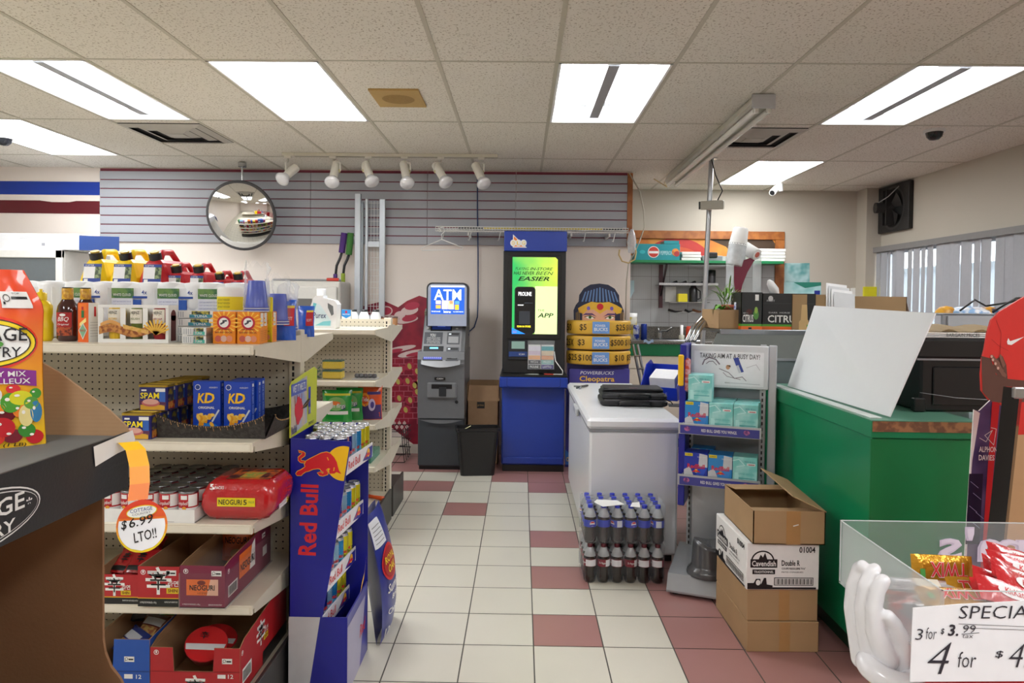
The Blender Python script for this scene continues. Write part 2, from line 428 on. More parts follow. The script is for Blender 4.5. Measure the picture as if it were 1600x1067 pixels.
# vertical blinds
BL = G('#a9abb0', .6, name='grey_blind_fabric')
bl = thing('vertical_blind', 'grey vertical blind covering the long window in the right wall', 'blind', (RX - .06, (W0 + W1) / 2, WZ1))
m = MB(); m.box(RX - .085, RX - .035, W0 - .03, W1 + .02, WZ1 - .02, WZ1 + .035, G('#7f7d7c', .5)); m.build('head_rail', bl)
y = W1 - .05; k = 0; rnd = random.Random(3)
GAP = {4: .10, 8: .05, 9: .0, 11: .07, 12: .06, 14: .09, 17: .1, 21: .08}
while y > W0 + .05:
    a = rnd.uniform(-.25, .25); wd = .058; m = MB(); F = Matrix.Translation((RX - .06, y, 0)) @ Matrix.Rotation(a, 4, 'Z'); tw = rnd.uniform(-.15, .15)
    m.sheet(lambda u, v: F @ Vector((.006 * math.sin(PI * u) + tw * (u - .5) * (1 - v) * .1, (u - .5) * wd * 2, .98 + (WZ1 - .02 - .98) * v)), 4, 5, BL); m.build('slat', bl)
    y -= .105 + GAP.get(k, 0) * .6 + rnd.uniform(0, .012); k += 1
# ------------------------------------------------------------------ ceiling lamps
EM = G('#fbfdff', .5, var=.0, emit=LAMP, name='lit_diffuser'); EMT = G('#ffffff', .5, var=.0, emit=LAMP * .9, name='lit_tube')
HOUS = G('#f4f5f5', .3, var=.01)
names = {(-3, 0): 'bright ceiling light panel with diffuser above the track lights', (-5, 0): 'open fluorescent ceiling light at the far left beside the air vent', (0, 0): 'open ceiling light with bare tubes above the lottery kiosk aisle',
         (-7, 1): 'ceiling light panel behind the dark dome, leftmost in the ceiling', (3, 0): 'open fluorescent ceiling light nearest the window wall', (3, 2): 'small far ceiling light panel above the kitchen corner'}
for i, j, kd in LAMPS:
    x0 = GX0 + GR * i + .012; x1 = x0 + GR - .024; y0 = RY0 + RR * j + .01; y1 = y0 + RR - .02
    t = thing('ceiling_light', names.get((i, j), 'ceiling light panel over the near part of the shop'), 'ceiling light', ((x0 + x1) / 2, (y0 + y1) / 2, CEIL), group=None if (i, j) in names else 'ceiling lights behind the viewer')
    m = MB(); e = .014
    m.box(x0, x0 + e, y0, y1, CEIL - .004, CEIL + .03, HOUS); m.box(x1 - e, x1, y0, y1, CEIL - .004, CEIL + .03, HOUS)
    m.box(x0, x1, y0, y0 + e, CEIL - .004, CEIL + .03, HOUS); m.box(x0, x1, y1 - e, y1, CEIL - .004, CEIL + .03, HOUS); m.build('frame', t)
    if not kd:
        m = MB(); m.box(x0 + e, x1 - e, y0 + e, y1 - e, CEIL + .004, CEIL + .008, EM); m.build('diffuser', t)
    else:
        m = MB(); h = .11
        m.box(x0 + e, x1 - e, y0 + e, y1 - e, CEIL + h, CEIL + h + .01, G('#c8cace', .3))
        for a, b in ((x0, x0 + e), (x1 - e, x1)): m.box(a, b, y0, y1, CEIL + .03, CEIL + h, HOUS)
        for a, b in ((y0, y0 + e), (y1 - e, y1)): m.box(x0, x1, a, b, CEIL + .03, CEIL + h, HOUS)
        xc = (x0 + x1) / 2
        m.prism(FR((xc, y0 + .08, CEIL + h), (1, 0, 0), (0, 0, 1)), [(-.055, 0), (.055, 0), (.03, -.10), (-.03, -.10)], (y1 - y0 - .16), G('#9b9ea4', .4)); m.build('housing', t)
        for dx in (-.23, -.12, .12, .23):
            m = MB(); m.cyl((xc + dx, y0 + .05, CEIL + .055), (xc + dx, y1 - .1, CEIL + .055), .019, EMT, 12)
            for yy in (y0 + .05, y1 - .1): m.cyl((xc + dx, yy, CEIL + .055), (xc + dx, yy, CEIL + .1), .015, HOUS, 8)
            m.build('tube', t)
# speaker panel, vents, domes, cameras
m = MB(); a, b = P(577, 139, Z=CEIL), P(668, 164, Z=CEIL); x0, x1, y0, y1 = -.93, -.63, 4.17, 4.53
m.box(x0, x1, y0, y1, CEIL - .012, CEIL, G('#b8995c', .6)); Fd = FR(((x0 + x1) / 2, (y0 + y1) / 2, CEIL - .012), (1, 0, 0), (0, -1, 0))
sp = thing('ceiling_speaker', 'square tan speaker plate set in the ceiling', 'speaker', ((x0 + x1) / 2, (y0 + y1) / 2, CEIL - .02)); m.build('plate', sp)
m = MB(); m.ell(Fd, 0, 0, .1, .1, G('#a5864c', .7, hex2='#8e713c', scale=250), 2); m.build('grille', sp)
def vent(cx, cy, s, lab):
    t = thing('ceiling_vent', lab, 'vent', (cx, cy, CEIL - .03)); VM = G('#aeaba3', .5)
    m = MB(); m.box(cx - s, cx + s, cy - s, cy + s, CEIL - .004, CEIL + .01, G('#18181a', .8)); m.build('opening', t)
    for k in range(3):
        a = s * (1 - .3 * k); b = a - s * .17; z0 = CEIL - .006; z1 = CEIL - .022; m = MB()
        for q in range(4):
            R = Matrix.Translation((cx, cy, 0)) @ Matrix.Rotation(q * PI / 2, 4, 'Z')
            m.add([(-a, -a, z0), (a, -a, z0), (b, -b, z1), (-b, -b, z1)], [(0, 1, 2, 3)], VM, False, R)
        m.build('louvre', t)
    m = MB(); m.box(cx - s * .22, cx + s * .22, cy - s * .22, cy + s * .22, CEIL - .024, CEIL - .02, VM); m.build('core_plate', t)
vent(GX0 + GR * 2.5, 5.33, .3, 'square louvred ceiling vent beside the unlit strip light')
vent(GX0 + GR * -4.5, 5.33, .3, 'square louvred ceiling vent at the left above the blue stripe')
for px, py, lab in ((1460, 203, 'dark glass dome camera on the ceiling near the window wall'), (6, 213, 'dark dome camera on the ceiling at the far left edge')):
    q = P(px, py, Z=CEIL); t = thing('dome_camera', lab, 'security camera', q)
    m = MB(); m.cyl((q.x, q.y, CEIL - .02), (q.x, q.y, CEIL), .07, G('#d9d9d6', .4), 20); m.build('base', t)
    m = MB(); m.lathe([(.0, -.055), (.03, -.05), (.05, -.03), (.058, 0)], G('#1b1d22', .08), 20, Matrix.Translation((q.x, q.y, CEIL - .02))); m.build('dome', t)
q = P(1212, 291, Z=CEIL); t = thing('bullet_camera', 'white bullet camera under the far ceiling light', 'security camera', (q.x, q.y, CEIL))
q = Vector((q.x - .1, 7.3, CEIL))
m = MB(); m.cyl((q.x + .06, q.y, CEIL), (q.x + .06, q.y, CEIL - .09), .035, WHITE, 12); m.build('mount', t)
m = MB(); m.cyl((q.x + .03, q.y, CEIL - .06), (q.x - .05, q.y - .1, CEIL - .12), .033, WHITE, 12); m.cyl((q.x - .05, q.y - .1, CEIL - .12), (q.x - .053, q.y - .103, CEIL - .122), .026, BLACK, 12); m.build('barrel', t)
# strip light, unlit
t = thing('strip_light', 'long unlit twin-tube strip light hanging under the ceiling', 'strip light', (1.45, 5.5, CEIL))
SM = G('#c9c6ba', .4); x0 = 1.42
a = P(1193, 145, Y=4.22); b = P(1050, 272, Y=6.95); d = (b - a)
def lp(u, dx, z): return Vector((a.x + d.x * u + dx, a.y + d.y * u, z))
m = MB(); F0 = FR(lp(0, 0, CEIL - .075), (1, 0, 0), (0, 0, 1)); L = d.length
prof = [(-.075, 0), (-.05, .06), (.05, .06), (.075, 0), (.05, -.005), (.0, .022), (-.05, -.005)]
vs = []; fs = []
for u in (0, 1):
    for p_ in prof: vs.append(lp(u, p_[0], CEIL - .065 + p_[1]))
n = len(prof); fs = [(i, (i + 1) % n, n + (i + 1) % n, n + i) for i in range(n)] + [tuple(range(n))[::-1], tuple(range(n, 2 * n))]
m.add(vs, fs, SM); m.box(a.x - .07, a.x + .07, a.y - .012, a.y, CEIL - .09, CEIL - .005, G('#b5b7ba', .4), .003); m.build('housing', t)
for s_ in (-1, 1):
    m = MB(); m.cyl(lp(.01, s_ * .038, CEIL - .095), lp(.99, s_ * .038, CEIL - .095), .018, G('#e2e0d8', .25), 10); m.build('tube', t)
    m = MB(); 
    for u in (.004, .99): 
        q = lp(u, s_ * .038, 0); m.box(q.x - .012, q.x + .012, q.y - .01, q.y + .012, CEIL - .115, CEIL - .06, G('#d9d7cf', .4), .003)
    m.build('lamp_holder', t)
m = MB(); m.tube([lp(1, 0, CEIL - .03), lp(1.03, -.06, CEIL - .05), lp(1.05, -.02, CEIL - .09), lp(1.06, -.15, CEIL - .005)], .006, G('#cdb98a', .5)); m.build('loose_wire', t)
# pole with box speaker
a = P(1112, 243, Y=6.1); b = P(1095, 590, Y=6.1); b = a + (b - a) * (a.z / (a.z - b.z)); 
t = thing('metal_pole', 'slim leaning metal pole from floor to ceiling beside the kitchen', 'pole', b)
m = MB(); m.cyl(b, a + (a - b).normalized() * .004, .021, G('#b4b6b8', .3, .8), 14); m.build('shaft', t); m = MB(); m.cyl((a.x, a.y, CEIL - .01), (a.x, a.y, CEIL), .05, STEEL, 14); m.build('flange', t)
c = P(1112, 320, Y=6.02); F = Matrix.Translation(c) @ Matrix.Rotation(-.35, 4, 'Z') @ Matrix.Rotation(.12, 4, 'X')
t = thing('box_camera', 'beige box security camera strapped to the metal pole', 'security camera', c)
m = MB(); m.box(-.09, .1, -.045, .045, -.04, .035, G('#a5a193', .5), .006, F); m.build('body', t); m = MB(); m.box(-.105, -.09, -.04, .04, -.035, .03, G('#23231f', .4), .003, F); m.build('lens', t)
m = MB(); m.tube([c + Vector((.05, 0, .04)), c + Vector((.09, 0, .12)), c + Vector((.03, 0, .25)), c + Vector((0, .05, CEIL - c.z))], .005, BLACK); m.build('cable', t)
# exhaust fan on right wall
y0, y1, z0, z1 = 7.0, 7.62, 2.3, 2.745
t = thing('exhaust_fan', 'grimy black exhaust fan in the top corner of the window wall', 'fan', (RX - .03, (y0 + y1) / 2, z0))
y0, y1 = 6.97, 7.56; z0, z1 = 2.26, 2.74; cy = (y0 + y1) / 2; cz = (z0 + z1) / 2; FB = G('#1d1b1a', .6)
F = FR((RX - .05, cy, cz), (0, -1, 0), (0, 0, 1)); m = MB(); m.box(RX - .05, RX, y0, y1, z0, z1, FB, .006); m.ring(F, 0, 0, .2, .225, G('#2b2928', .5), 2, 32); m.ell(F, 0, 0, .2, .2, G('#0a0a0a', .8), 1, 32); m.build('plate', t)
for k in range(5):
    m = MB(); a = k * 2 * PI / 5
    m.sheet(lambda u, v: F @ Vector(((.04 + .15 * u) * math.cos(a + v * .8), (.04 + .15 * u) * math.sin(a + v * .8), .008 + .03 * v)), 4, 4, G('#2e2b29', .4)); m.build('blade', t)
m = MB(); m.cyl((RX - .05, cy, cz), (RX - .22, cy + .02, cz), .055, FB, 16); m.build('motor', t)
m = MB(); m.tube([(RX - .2, cy, cz + .05), (RX - .15, cy - .1, cz + .1), (RX - .07, cy - .15, cz + .2)], .005, G('#8a8a88')); m.build('wire', t)
for s_ in (-.18, .18): m = MB(); m.box(RX - .14, RX - .04, cy + s_ * .2 - .01, cy + s_ * .2 + .01, cz - abs(s_) , cz + abs(s_), FB); m.build('bracket', t)
# stripes on the wall, slatwall
m = MB(); m.box(-5.5, -4.13, WY - .006, WY, 2.487, 2.615, G('#12389c', .4)); m.build('blue_wall_stripe', None, 'wide blue painted board stripe on the wall, upper of the two', 'stripe')
m = MB(); F = front(0, WY - .006, 0)
m.prism(F, [(-5.5, 2.305), (-4.13, 2.305), (-4.13, 2.428), (-4.36, 2.428), (-4.43, 2.415), (-4.6, 2.415), (-4.72, 2.43), (-5.5, 2.43)], .006, G('#5c0f1d', .4)); m.build('maroon_wall_stripe', None, 'maroon stripe with a nicked top edge on the wall below the blue one', 'stripe')
SL = G('#a9acb4', .45, var=.02, scale=3, name='grey_slatwall'); SLR = G('#7d2c40', .5)
t = thing('slatwall', 'grey slatwall panel with maroon grooves high on the back wall', 'slatwall', (-1.55, WY, 2.03))
zt, zb = 2.745, 2.035; n = 8; st = .0867
for xa, xb in ((-4.12, -2.06), (-2.057, -.925), (-.922, -.07), (-.067, 1.005)):
    m = MB(); m.box(xa, xb, WY - .012, WY, zb, zt, SLR)
    z = zb; 
    while z < zt - .02: m.box(xa, xb, WY - .022, WY - .012, z, min(z + st - .010, zt), SL, .0015); z += st
    m.build('panel', t)
m = MB(); m.box(1.005, 1.055, WY - .03, WY - .001, 2.04, 2.74, G('#a5683a', .5, hex2='#8f5429', scale=12)); m.build('wood_end_trim', t, label='orange-brown wooden end trim')
# ------------------------------------------------------------------ back wall
c = P(377, 337, Y=6.42)
t = thing('dome_mirror', 'round convex security mirror hanging in front of the slatwall', 'mirror', (c.x, c.y, c.z - .32))
prof = [(.603 * math.sin(a * .5503 / 16), .603 * (math.cos(a * .5503 / 16) - math.cos(.5503))) for a in range(17)]
Mr = FR(c, (1, 0, 0), (0, -.26, 1))
m = MB(); m.lathe(prof[::-1], CHROME, 48, Mr); m.build('mirror_dome', t)
m = MB(); m.lathe([(.312, -.012), (.324, -.006), (.324, .006), (.312, .01)], G('#4a4a4c', .4), 48, Mr); m.ell(Mr, 0, 0, .31, .31, DARK, -8, 32); m.build('rim', t)
m = MB(); m.cyl(c + Vector((0, .02, .3)), (c.x, c.y + .02, CEIL), .009, STEEL, 8); m.box(c.x - .03, c.x + .03, c.y - .01, c.y + .05, CEIL - .05, CEIL - .004, STEEL, .004); m.build('hanging_rod', t)
# track lights
tx0, tx1, ty = -2.05, -.22, 6.02
t = thing('track_rail', 'white ceiling track rail carrying six spot heads', 'track rail', ((tx0 + tx1) / 2, ty, CEIL)); TWm = G('#d6d2c2', .4)
m = MB(); m.box(tx0, tx1, ty - .018, ty + .018, CEIL - .028, CEIL, TWm, .003); m.box(tx0, tx1, ty - .006, ty + .006, CEIL - .029, CEIL - .027, G('#8b8878')); m.build('rail', t)
m = MB(); m.box(tx0 - .03, tx0 + .08, ty - .022, ty + .022, CEIL - .03, CEIL, TWm, .003); m.build('end_feed', t)
SPW = G('#dedbd0', .35); BULB = G('#dcdde0', .15, .2)
for i, (hx, hy, ax, ay, bx, by) in enumerate([(450, 245, 462, 262, 441, 280), (520, 245, 526, 256, 518, 288), (576, 245, 571, 257, 582, 285), (632, 245, 631, 256, 637, 290), (689, 245, 681, 258, 698, 287), (752, 245, 743, 258, 757, 289)]):
    h = P(hx, hy, Y=ty); A = P(ax, ay, Y=ty - .02); B = P(bx, by, Y=ty - .22 if i in (1, 3) else ty - .15)
    r = thing('spot_head', 'white track spotlight with reflector bulb, %s of the six' % place(i, 6), 'spotlight', (h.x, ty, CEIL - .03), group=None)
    d = (B - A); m = MB(); m.cyl(A, A + d * .72, .038, SPW, 16, .034, True); m.cyl(A - d.normalized() * .002, A, .032, BLACK, 16)
    M_ = FR(A + d * .3 + d.cross(Vector((1, 0, 0))).normalized() * .0, d, (0, -1, 0)); m.build('barrel', r)
    m = MB(); q = d.to_track_quat('Z', 'Y').to_matrix().to_4x4(); m.lathe([(.03, 0), (.034, .01), (.06, .055), (.062, .07), (.045, .085), (0, .09)], BULB, 20, Matrix.Translation(A + d * .68) @ q); m.build('reflector_bulb', r)
    m = MB(); mid = A + d * .35; sd = .045 if i % 2 else -.045
    m.tube([Vector((h.x, ty, CEIL - .03)), Vector((h.x, ty, CEIL - .075)), Vector((mid.x + sd, mid.y, CEIL - .1)), Vector((mid.x + sd, mid.y, mid.z + .03)), Vector((mid.x + sd, mid.y, mid.z))], .008, SPW, 8); m.cyl((mid.x + sd, mid.y, mid.z), mid, .014, G('#c9bf8e', .4), 10); m.build('yoke', r)
    m = MB(); m.box(h.x - .03, h.x + .03, ty - .016, ty + .016, CEIL - .05, CEIL - .026, SPW, .004); m.build('track_adapter', r)
# shelving uprights with wire grid leaning on the wall
def bar(name, x0, x1, y, z0, z1, par, mt, d=.03):
    m = MB(); m.box(x0, x1, y, y + d, z0, z1, mt, .003); return m
LB = G('#c3cad1', .3, .3)
for k, (x0, x1, zt_, lab) in enumerate([(-1.59, -1.535, 2.5, 'tall pale metal post leaning on the wall, left of the ladder-like frame')]):
    m = bar('post', x0, x1, 6.6, .02, zt_, None, LB, .05); m.box(x0 + .055, x0 + .075, 6.62, 6.65, .02, 2.42, G('#8f979e', .3, .3)); m.build('metal_post', None, lab, 'post')
t = thing('leaning_rack', 'pale metal frame with wire grid standing against the slatwall', 'frame', (-1.4, 6.64, 0))
for x0, x1 in ((-1.50, -1.475), (-1.365, -1.31)): m = bar('s', x0, x1, 6.64, 0, 2.455, t, LB); m.build('side_rail', t)
for z in (2.0, 1.3, .6): m = MB(); m.box(-1.475, -1.365, 6.645, 6.665, z, z + .05, LB); m.build('crossbar', t)
m = MB()
for x in (-1.45, -1.42, -1.39): m.cyl((x, 6.672, .05), (x, 6.672, 2.44), .0022, WHITE, 5)
z = .1
while z < 2.44: m.cyl((-1.475, 6.675, z), (-1.365, 6.675, z), .0022, WHITE, 5); z += .058
m.build('wire_grid', t)
# snow brushes
for k, (p0, p1, p2, p3, hx, lab) in enumerate([((538, 364), (534, 395), (526, 415), (524, 433), '#4e2a78', 'purple snow brush hanging on the wall, left of the green one'), ((548, 364), (545, 398), (538, 415), (536, 432), '#3f7a35', 'green snow brush hanging on the wall, right of the purple one')]):
    a, b, c2, d2 = [P(*q, Y=6.6) for q in (p0, p1, p2, p3)]; t = thing('snow_brush', lab, 'snow brush', d2)
    m = MB(); m.cyl(a, b, .03, G(hx, .7, bump=.8, bscale=300), 10, .03); m.build('bristle_head', t)
    m = MB(); m.tube([b, b + (c2 - b) * .4 + Vector((.004, 0, 0)), c2, d2], .013, DARK, 8); m.build('handle', t)
    m = MB(); m.cyl(d2 + Vector((0, 0, .03)), d2 - Vector((0, 0, .09)), .02, G(('#4e2a78', '#8fa32c')[k], .5), 10); m.build('grip', t)
# mop handle / beige fixture behind gondola 2
t = thing('wall_appliance', 'off-white panelled unit along the wall behind the second shelf', 'cabinet', (-2.2, 6.6, 0))
AP = G('#cfccc4', .45)
m = MB(); m.box(-3.4, -1.66, 6.35, 6.74, 0, 1.66, AP, .01); m.build('body', t)
m = MB(); m.box(-2.9, -1.68, 6.30, 6.35, 1.28, 1.61, G('#d6d4cd', .4), .008); m.box(-2.05, -1.9, 6.29, 6.30, 1.41, 1.5, G('#6d6c68', .4)); m.build('front_panel', t)
m = MB(); m.cyl((-2.3, 6.42, 1.671), (-1.67, 6.42, 1.671), .010, G('#8d8f92', .3, .8), 8); m.cyl((-1.8, 6.42, 1.677), (-1.69, 6.42, 1.677), .016, G('#c0392b', .4), 8); m.build('squeegee', None, 'long grey tool handle with a red collar lying against the unit', 'tool handle')
# wire shelf, hanger, cord
t = thing('wire_shelf', 'long white wire shelf above the lottery kiosk', 'shelf', (.1, 6.5, 2.14)); WI = G('#d9d9d4', .35)
x0, x1 = -.80, .97; m = MB()
for y in (6.42, 6.55, 6.68): m.cyl((x0, y, 2.155), (x1, y, 2.155), .004, WI, 6)
m.cyl((x0, 6.42, 2.175), (x1, 6.42, 2.175), .005, WI, 6); m.cyl((x0, 6.42, 2.135), (x1, 6.42, 2.135), .005, WI, 6)
x = x0
while x < x1: m.cyl((x, 6.42, 2.157), (x, 6.75, 2.157), .0022, WI, 5); m.cyl((x, 6.42, 2.135), (x, 6.42, 2.175), .0025, WI, 5); x += .026
m.build('wire_deck', t)
for x in (-.72, -.47, -.2, .58, .85):
    m = MB(); m.tube([(x, 6.42, 2.135), (x - .01, 6.42, 2.09), (x - .02, 6.41, 2.05), (x - .03, 6.4, 2.055)], .004, WI, 6); m.build('hook', t)
for x in (-.5, .45, .8): m = MB(); m.box(x - .008, x + .008, 6.44, 6.755, 2.10, 2.13, WI); m.build('bracket', t)
m = MB(); m.box(-.36, .74, 6.50, 6.56, 2.163, 2.18, G('#c9b23a', .5), .002); m.build('yellow_level_stick', None, 'long yellow stick lying on the wire shelf', 'stick')
m = MB(); m.box(-.6, -.37, 6.5, 6.55, 2.163, 2.178, DARK, .002); m.build('black_tube', None, 'short dark rod on the left part of the wire shelf', 'rod')
m = MB(); m.box(.75, .93, 6.5, 6.56, 2.163, 2.19, DARK, .002); m.build('black_holder', None, 'dark strip on the right end of the wire shelf', 'strip')
m = MB(); pp = [P(x, y, Y=6.4) for x, y in ((690, 362), (686, 356), (692, 355), (695, 361), (690, 366), (690, 374), (657, 388), (659, 391), (722, 390), (724, 387), (690, 374))]; m.tube(pp, .0045, WHITE, 6); m.build('coat_hanger', None, 'white plastic coat hanger on the wire shelf', 'hanger')
m = MB(); m.tube([P(x, y, Y=6.735) for x, y in ((746, 268), (746, 330), (747, 400), (747, 470), (746, 495), (741, 511), (733, 518))] + [Vector((-.5, 6.6, 1.17))], .006, G('#27406e', .5), 8); m.build('data_cable', None, 'thin dark blue cable running down the wall behind the money machine', 'cable')
m = MB(); m.tube([P(x, y, Y=6.7) for x, y in ((983, 270), (1000, 300), (1006, 330), (1007, 355), (1000, 375), (990, 398), (982, 412), (979, 440), (977, 500))], .006, G('#b9b3a2', .5), 6); m.build('loose_cable', None, 'loose pale cable at the end of the back wall', 'cable')
m = MB(); m.tube([P(x, y, Y=6.65) for x, y in ((968, 390), (967, 398), (972, 408), (982, 411), (992, 405), (994, 394), (990, 380))], .008, G('#cdb37c', .5), 8); m.build('cable_loop', None, 'yellowish cable loop hanging under the wire shelf end', 'cable')
m = MB(); c = P(987, 378, Y=6.6)
m.lathe([(0, -.11), (.03, -.1), (.045, 0), (.03, .08), (.012, .12)], clear('#dfe3e6', .35, .2), 10, Matrix.Translation(c)); m.build('plastic_bag', None, 'crumpled clear plastic bag hanging at the wire shelf end', 'bag')
# meat poster on the wall
t = MB(); RP = G('#9d1f36', .45, hex2='#7d1630', scale=5); F = front(0, WY - .006, 0)
def wp(pts): return [(P(x, y, Y=WY - .006).x, P(x, y, Y=WY - .006).z) for x, y in pts]
t.prism(F, wp([(560, 480), (600, 470), (622, 480), (636, 470), (655, 462), (668, 466), (680, 490), (700, 560), (700, 700), (650, 697), (612, 668), (560, 640)]), .005, RP)
MEW = G('#dcc3bf', .5); MER = G('#b5304a', .5); GR_ = G('#c7b860', .5); LN = G('#c66a7c', .5)
for k, (x, y, rx, ry, mt) in enumerate([(600, 487, 14, 9, MEW), (604, 486, 8, 6, MER), (625, 492, 9, 6, MEW), (640, 485, 14, 7, MEW), (644, 478, 12, 6, MER), (608, 500, 16, 7, MEW), (636, 500, 18, 5, MEW), (640, 497, 12, 5, MER), (625, 545, 26, 4, MEW), (618, 548, 12, 3, MER), (645, 552, 24, 5, MEW), (650, 553, 16, 3, MER)]):
    c = P(x, y, Y=WY); t.ell(F, c.x, c.z, rx * .0062, ry * .0062, mt, 1 + k * .2 + 1, 16, .2)
for j in range(12):
    y = 560 + j * 8.5; a = wp([(612, y), (700, y)]); t.line(F, a, .006, LN, 1)
    for i in range(5): x = 617 + i * 14 + (j % 2) * 7; t.line(F, wp([(x, y), (x, y + 8.5)]), .006, LN, 1)
for k, (x, y) in enumerate([(626, 577), (640, 572), (652, 580), (622, 596), (637, 595), (648, 602), (624, 622), (641, 625), (634, 640), (652, 612), (655, 596)]):
    c = P(x, y, Y=WY); t.ell(F, c.x, c.z, .05, .04, MER, 3, 14, .4); t.ell(F, c.x, c.z, .02, .03, GR_, 4, 10, .3)
for j in range(7):
    for i in range(8):
        x = 616 + i * 8 + (j % 2) * 4; y = 661 + j * 6
        if y > 664 + (x - 612) * .55: continue
        t.pg(F, wp([(x, y - 4), (x + 3, y), (x, y + 4), (x - 3, y)]), MEW if i not in (3, 4) else RP, 3)
t.build('meat_poster', None, 'large red cut-out poster of sliced meat on brick pattern beside the money machine', 'poster')
m = MB()
for k in range(4):
    y = 6.3 + k * .1; m.tube([(-1.42, y, .02), (-1.42, y, .26), ], .004, BLACK, 5); m.tube([(-1.05, y, .02), (-1.08, y, .3)], .004, BLACK, 5)
for z in (.02, .09, .17, .25, .3): m.tube([(-1.45, 6.3, z), (-1.05, 6.3, z), (-1.05, 6.65, z), (-1.45, 6.65, z)], .004, BLACK, 5)
m.build('wire_basket', None, 'black wire basket on the floor under the meat poster', 'basket')

# ------------------------------------------------------------------ money machine
AY = 6.12
t = thing('cash_machine', 'grey cash machine with lit blue ATM sign against the back wall', 'cash machine', (-.7, AY + .25, 0))
MG = G('#6f7174', .35, .3, bump=.05, bscale=400); MD = G('#3e4247', .4, .2); ML = G('#8f9194', .35, .3)
xl, xr = -.905, -.495
m = MB(); m.box(xl, xr, AY, WY - .05, .03, .50, MD, .012); m.box(xl + .01, xr - .01, AY + .02, WY - .06, 0, .03, BLACK); m.build('safe_cabinet', t, label='dark grey lower cabinet')
m = MB()
m.prism(FR((xr, 0, 0), (0, 1, 0), (0, 0, 1)), [(AY - .02, .46), (WY - .06, .46), (WY - .06, 1.05), (AY - .03, 1.05), (AY - .05, .98), (AY - .03, .80)], xr - xl, MG)
F = front(0, AY - .03, 0); Fd = FR((0, AY - .032, 0), (1, 0, 0), (0, 0, 1))
m.pg(Fd, [(xl + .01, .45), (xr - .01, .45)] + [(xr - .01 - (xr - xl - .02) * k / 8, .45 - .035 * math.sin(PI * k / 8)) for k in range(1, 8)], MG, 1)
m.build('dispenser_body', t)
m = MB(); m.box(-.82, -.56, AY - .055, AY - .03, .64, .78, G('#7b7d80', .35, .3), .012); m.box(-.78, -.60, AY - .058, AY - .05, .725, .765, BLACK, .003); m.box(-.715, -.65, AY - .062, AY - .05, .66, .74, G('#232427'), .003); m.build('cash_tray', t)
m = MB(); m.box(-.755, -.66, AY - .045, AY - .032, .80, .825, BLACK, .003); m.tx(front(0, AY - .045, 0), 'CASH', -.735, .806, .055, .013, WHITE, 2); m.ell(front(0, AY - .04, 0), -.56, .61, .015, .015, BLACK, 8, 12); m.build('lock_plate', t)
# sloping console
Fc = FR((0, AY - .05, .93), (1, 0, 0), (0, .62, 1.0)); H = .50
m = MB(); m.prism(FR((xr - .005, 0, 0), (0, 1, 0), (0, 0, 1)), [(AY - .05, .93), (WY - .08, .93), (WY - .08, 1.42), (AY + .24, 1.42), (AY + .22, 1.38), (AY - .05, .95)], xr - xl - .03, MG)
Fc = FR((0, AY - .0505, .95), (1, 0, 0), (0, .27, .43)); m.build('console', t)
m = MB(); m.sheet(lambda u, v: Fc @ Vector((xl + .035 + (xr - xl - .07) * u, -.02 - .03 * math.sin(PI * u) * (1 - v) + .52 * v, .014)), 12, 1, ML, False); m.build('fascia', t)
def ct(u, v): return xl + .035 + (xr - xl - .07) * u, .50 * v
m = MB(); u0, v0 = ct(.17, .63); u1, v1 = ct(.73, .98); m.box(u0, u1, v0, v1, .013, .018, BLACK, .002, Fc); m.rect(Fc, u0 + .012, v0 + .012, u1 - .012, v1 - .012, G('#16204a', .15, emit=.6), 31)
for k in range(3): m.rect(Fc, u0 + .06, v0 + .04 + k * .035, u1 - .06, v0 + .045 + k * .035, G('#33489a', .3, emit=.8), 32)
m.build('screen', t)
for sd in (.10, .86):
    for k in range(3): m = MB(); u, v = ct(sd, .68 + .11 * k); m.box(u - .011, u + .011, v - .007, v + .007, .013, .02, G('#d8d8d6'), .002, Fc); m.build('button', t)
m = MB(); u0, v0 = ct(.02, .36); u1, v1 = ct(.5, .6); m.rect(Fc, u0, v0, u1, v1, G('#50545a', .3), 25)
m.tx(Fc, 'YOU', u0 + .05, v1 - .045, .05, .03, WHITE, 26, .02)
for k in range(4): m.tx(Fc, ['CASH BACK EASY', 'FAST SECURE', 'WITHDRAWALS', 'AT THIS MACHINE'][k], u0 + .025, v1 - .062 - k * .017, .12, .010, WHITE, 26)
m.build('instruction_plate', t)
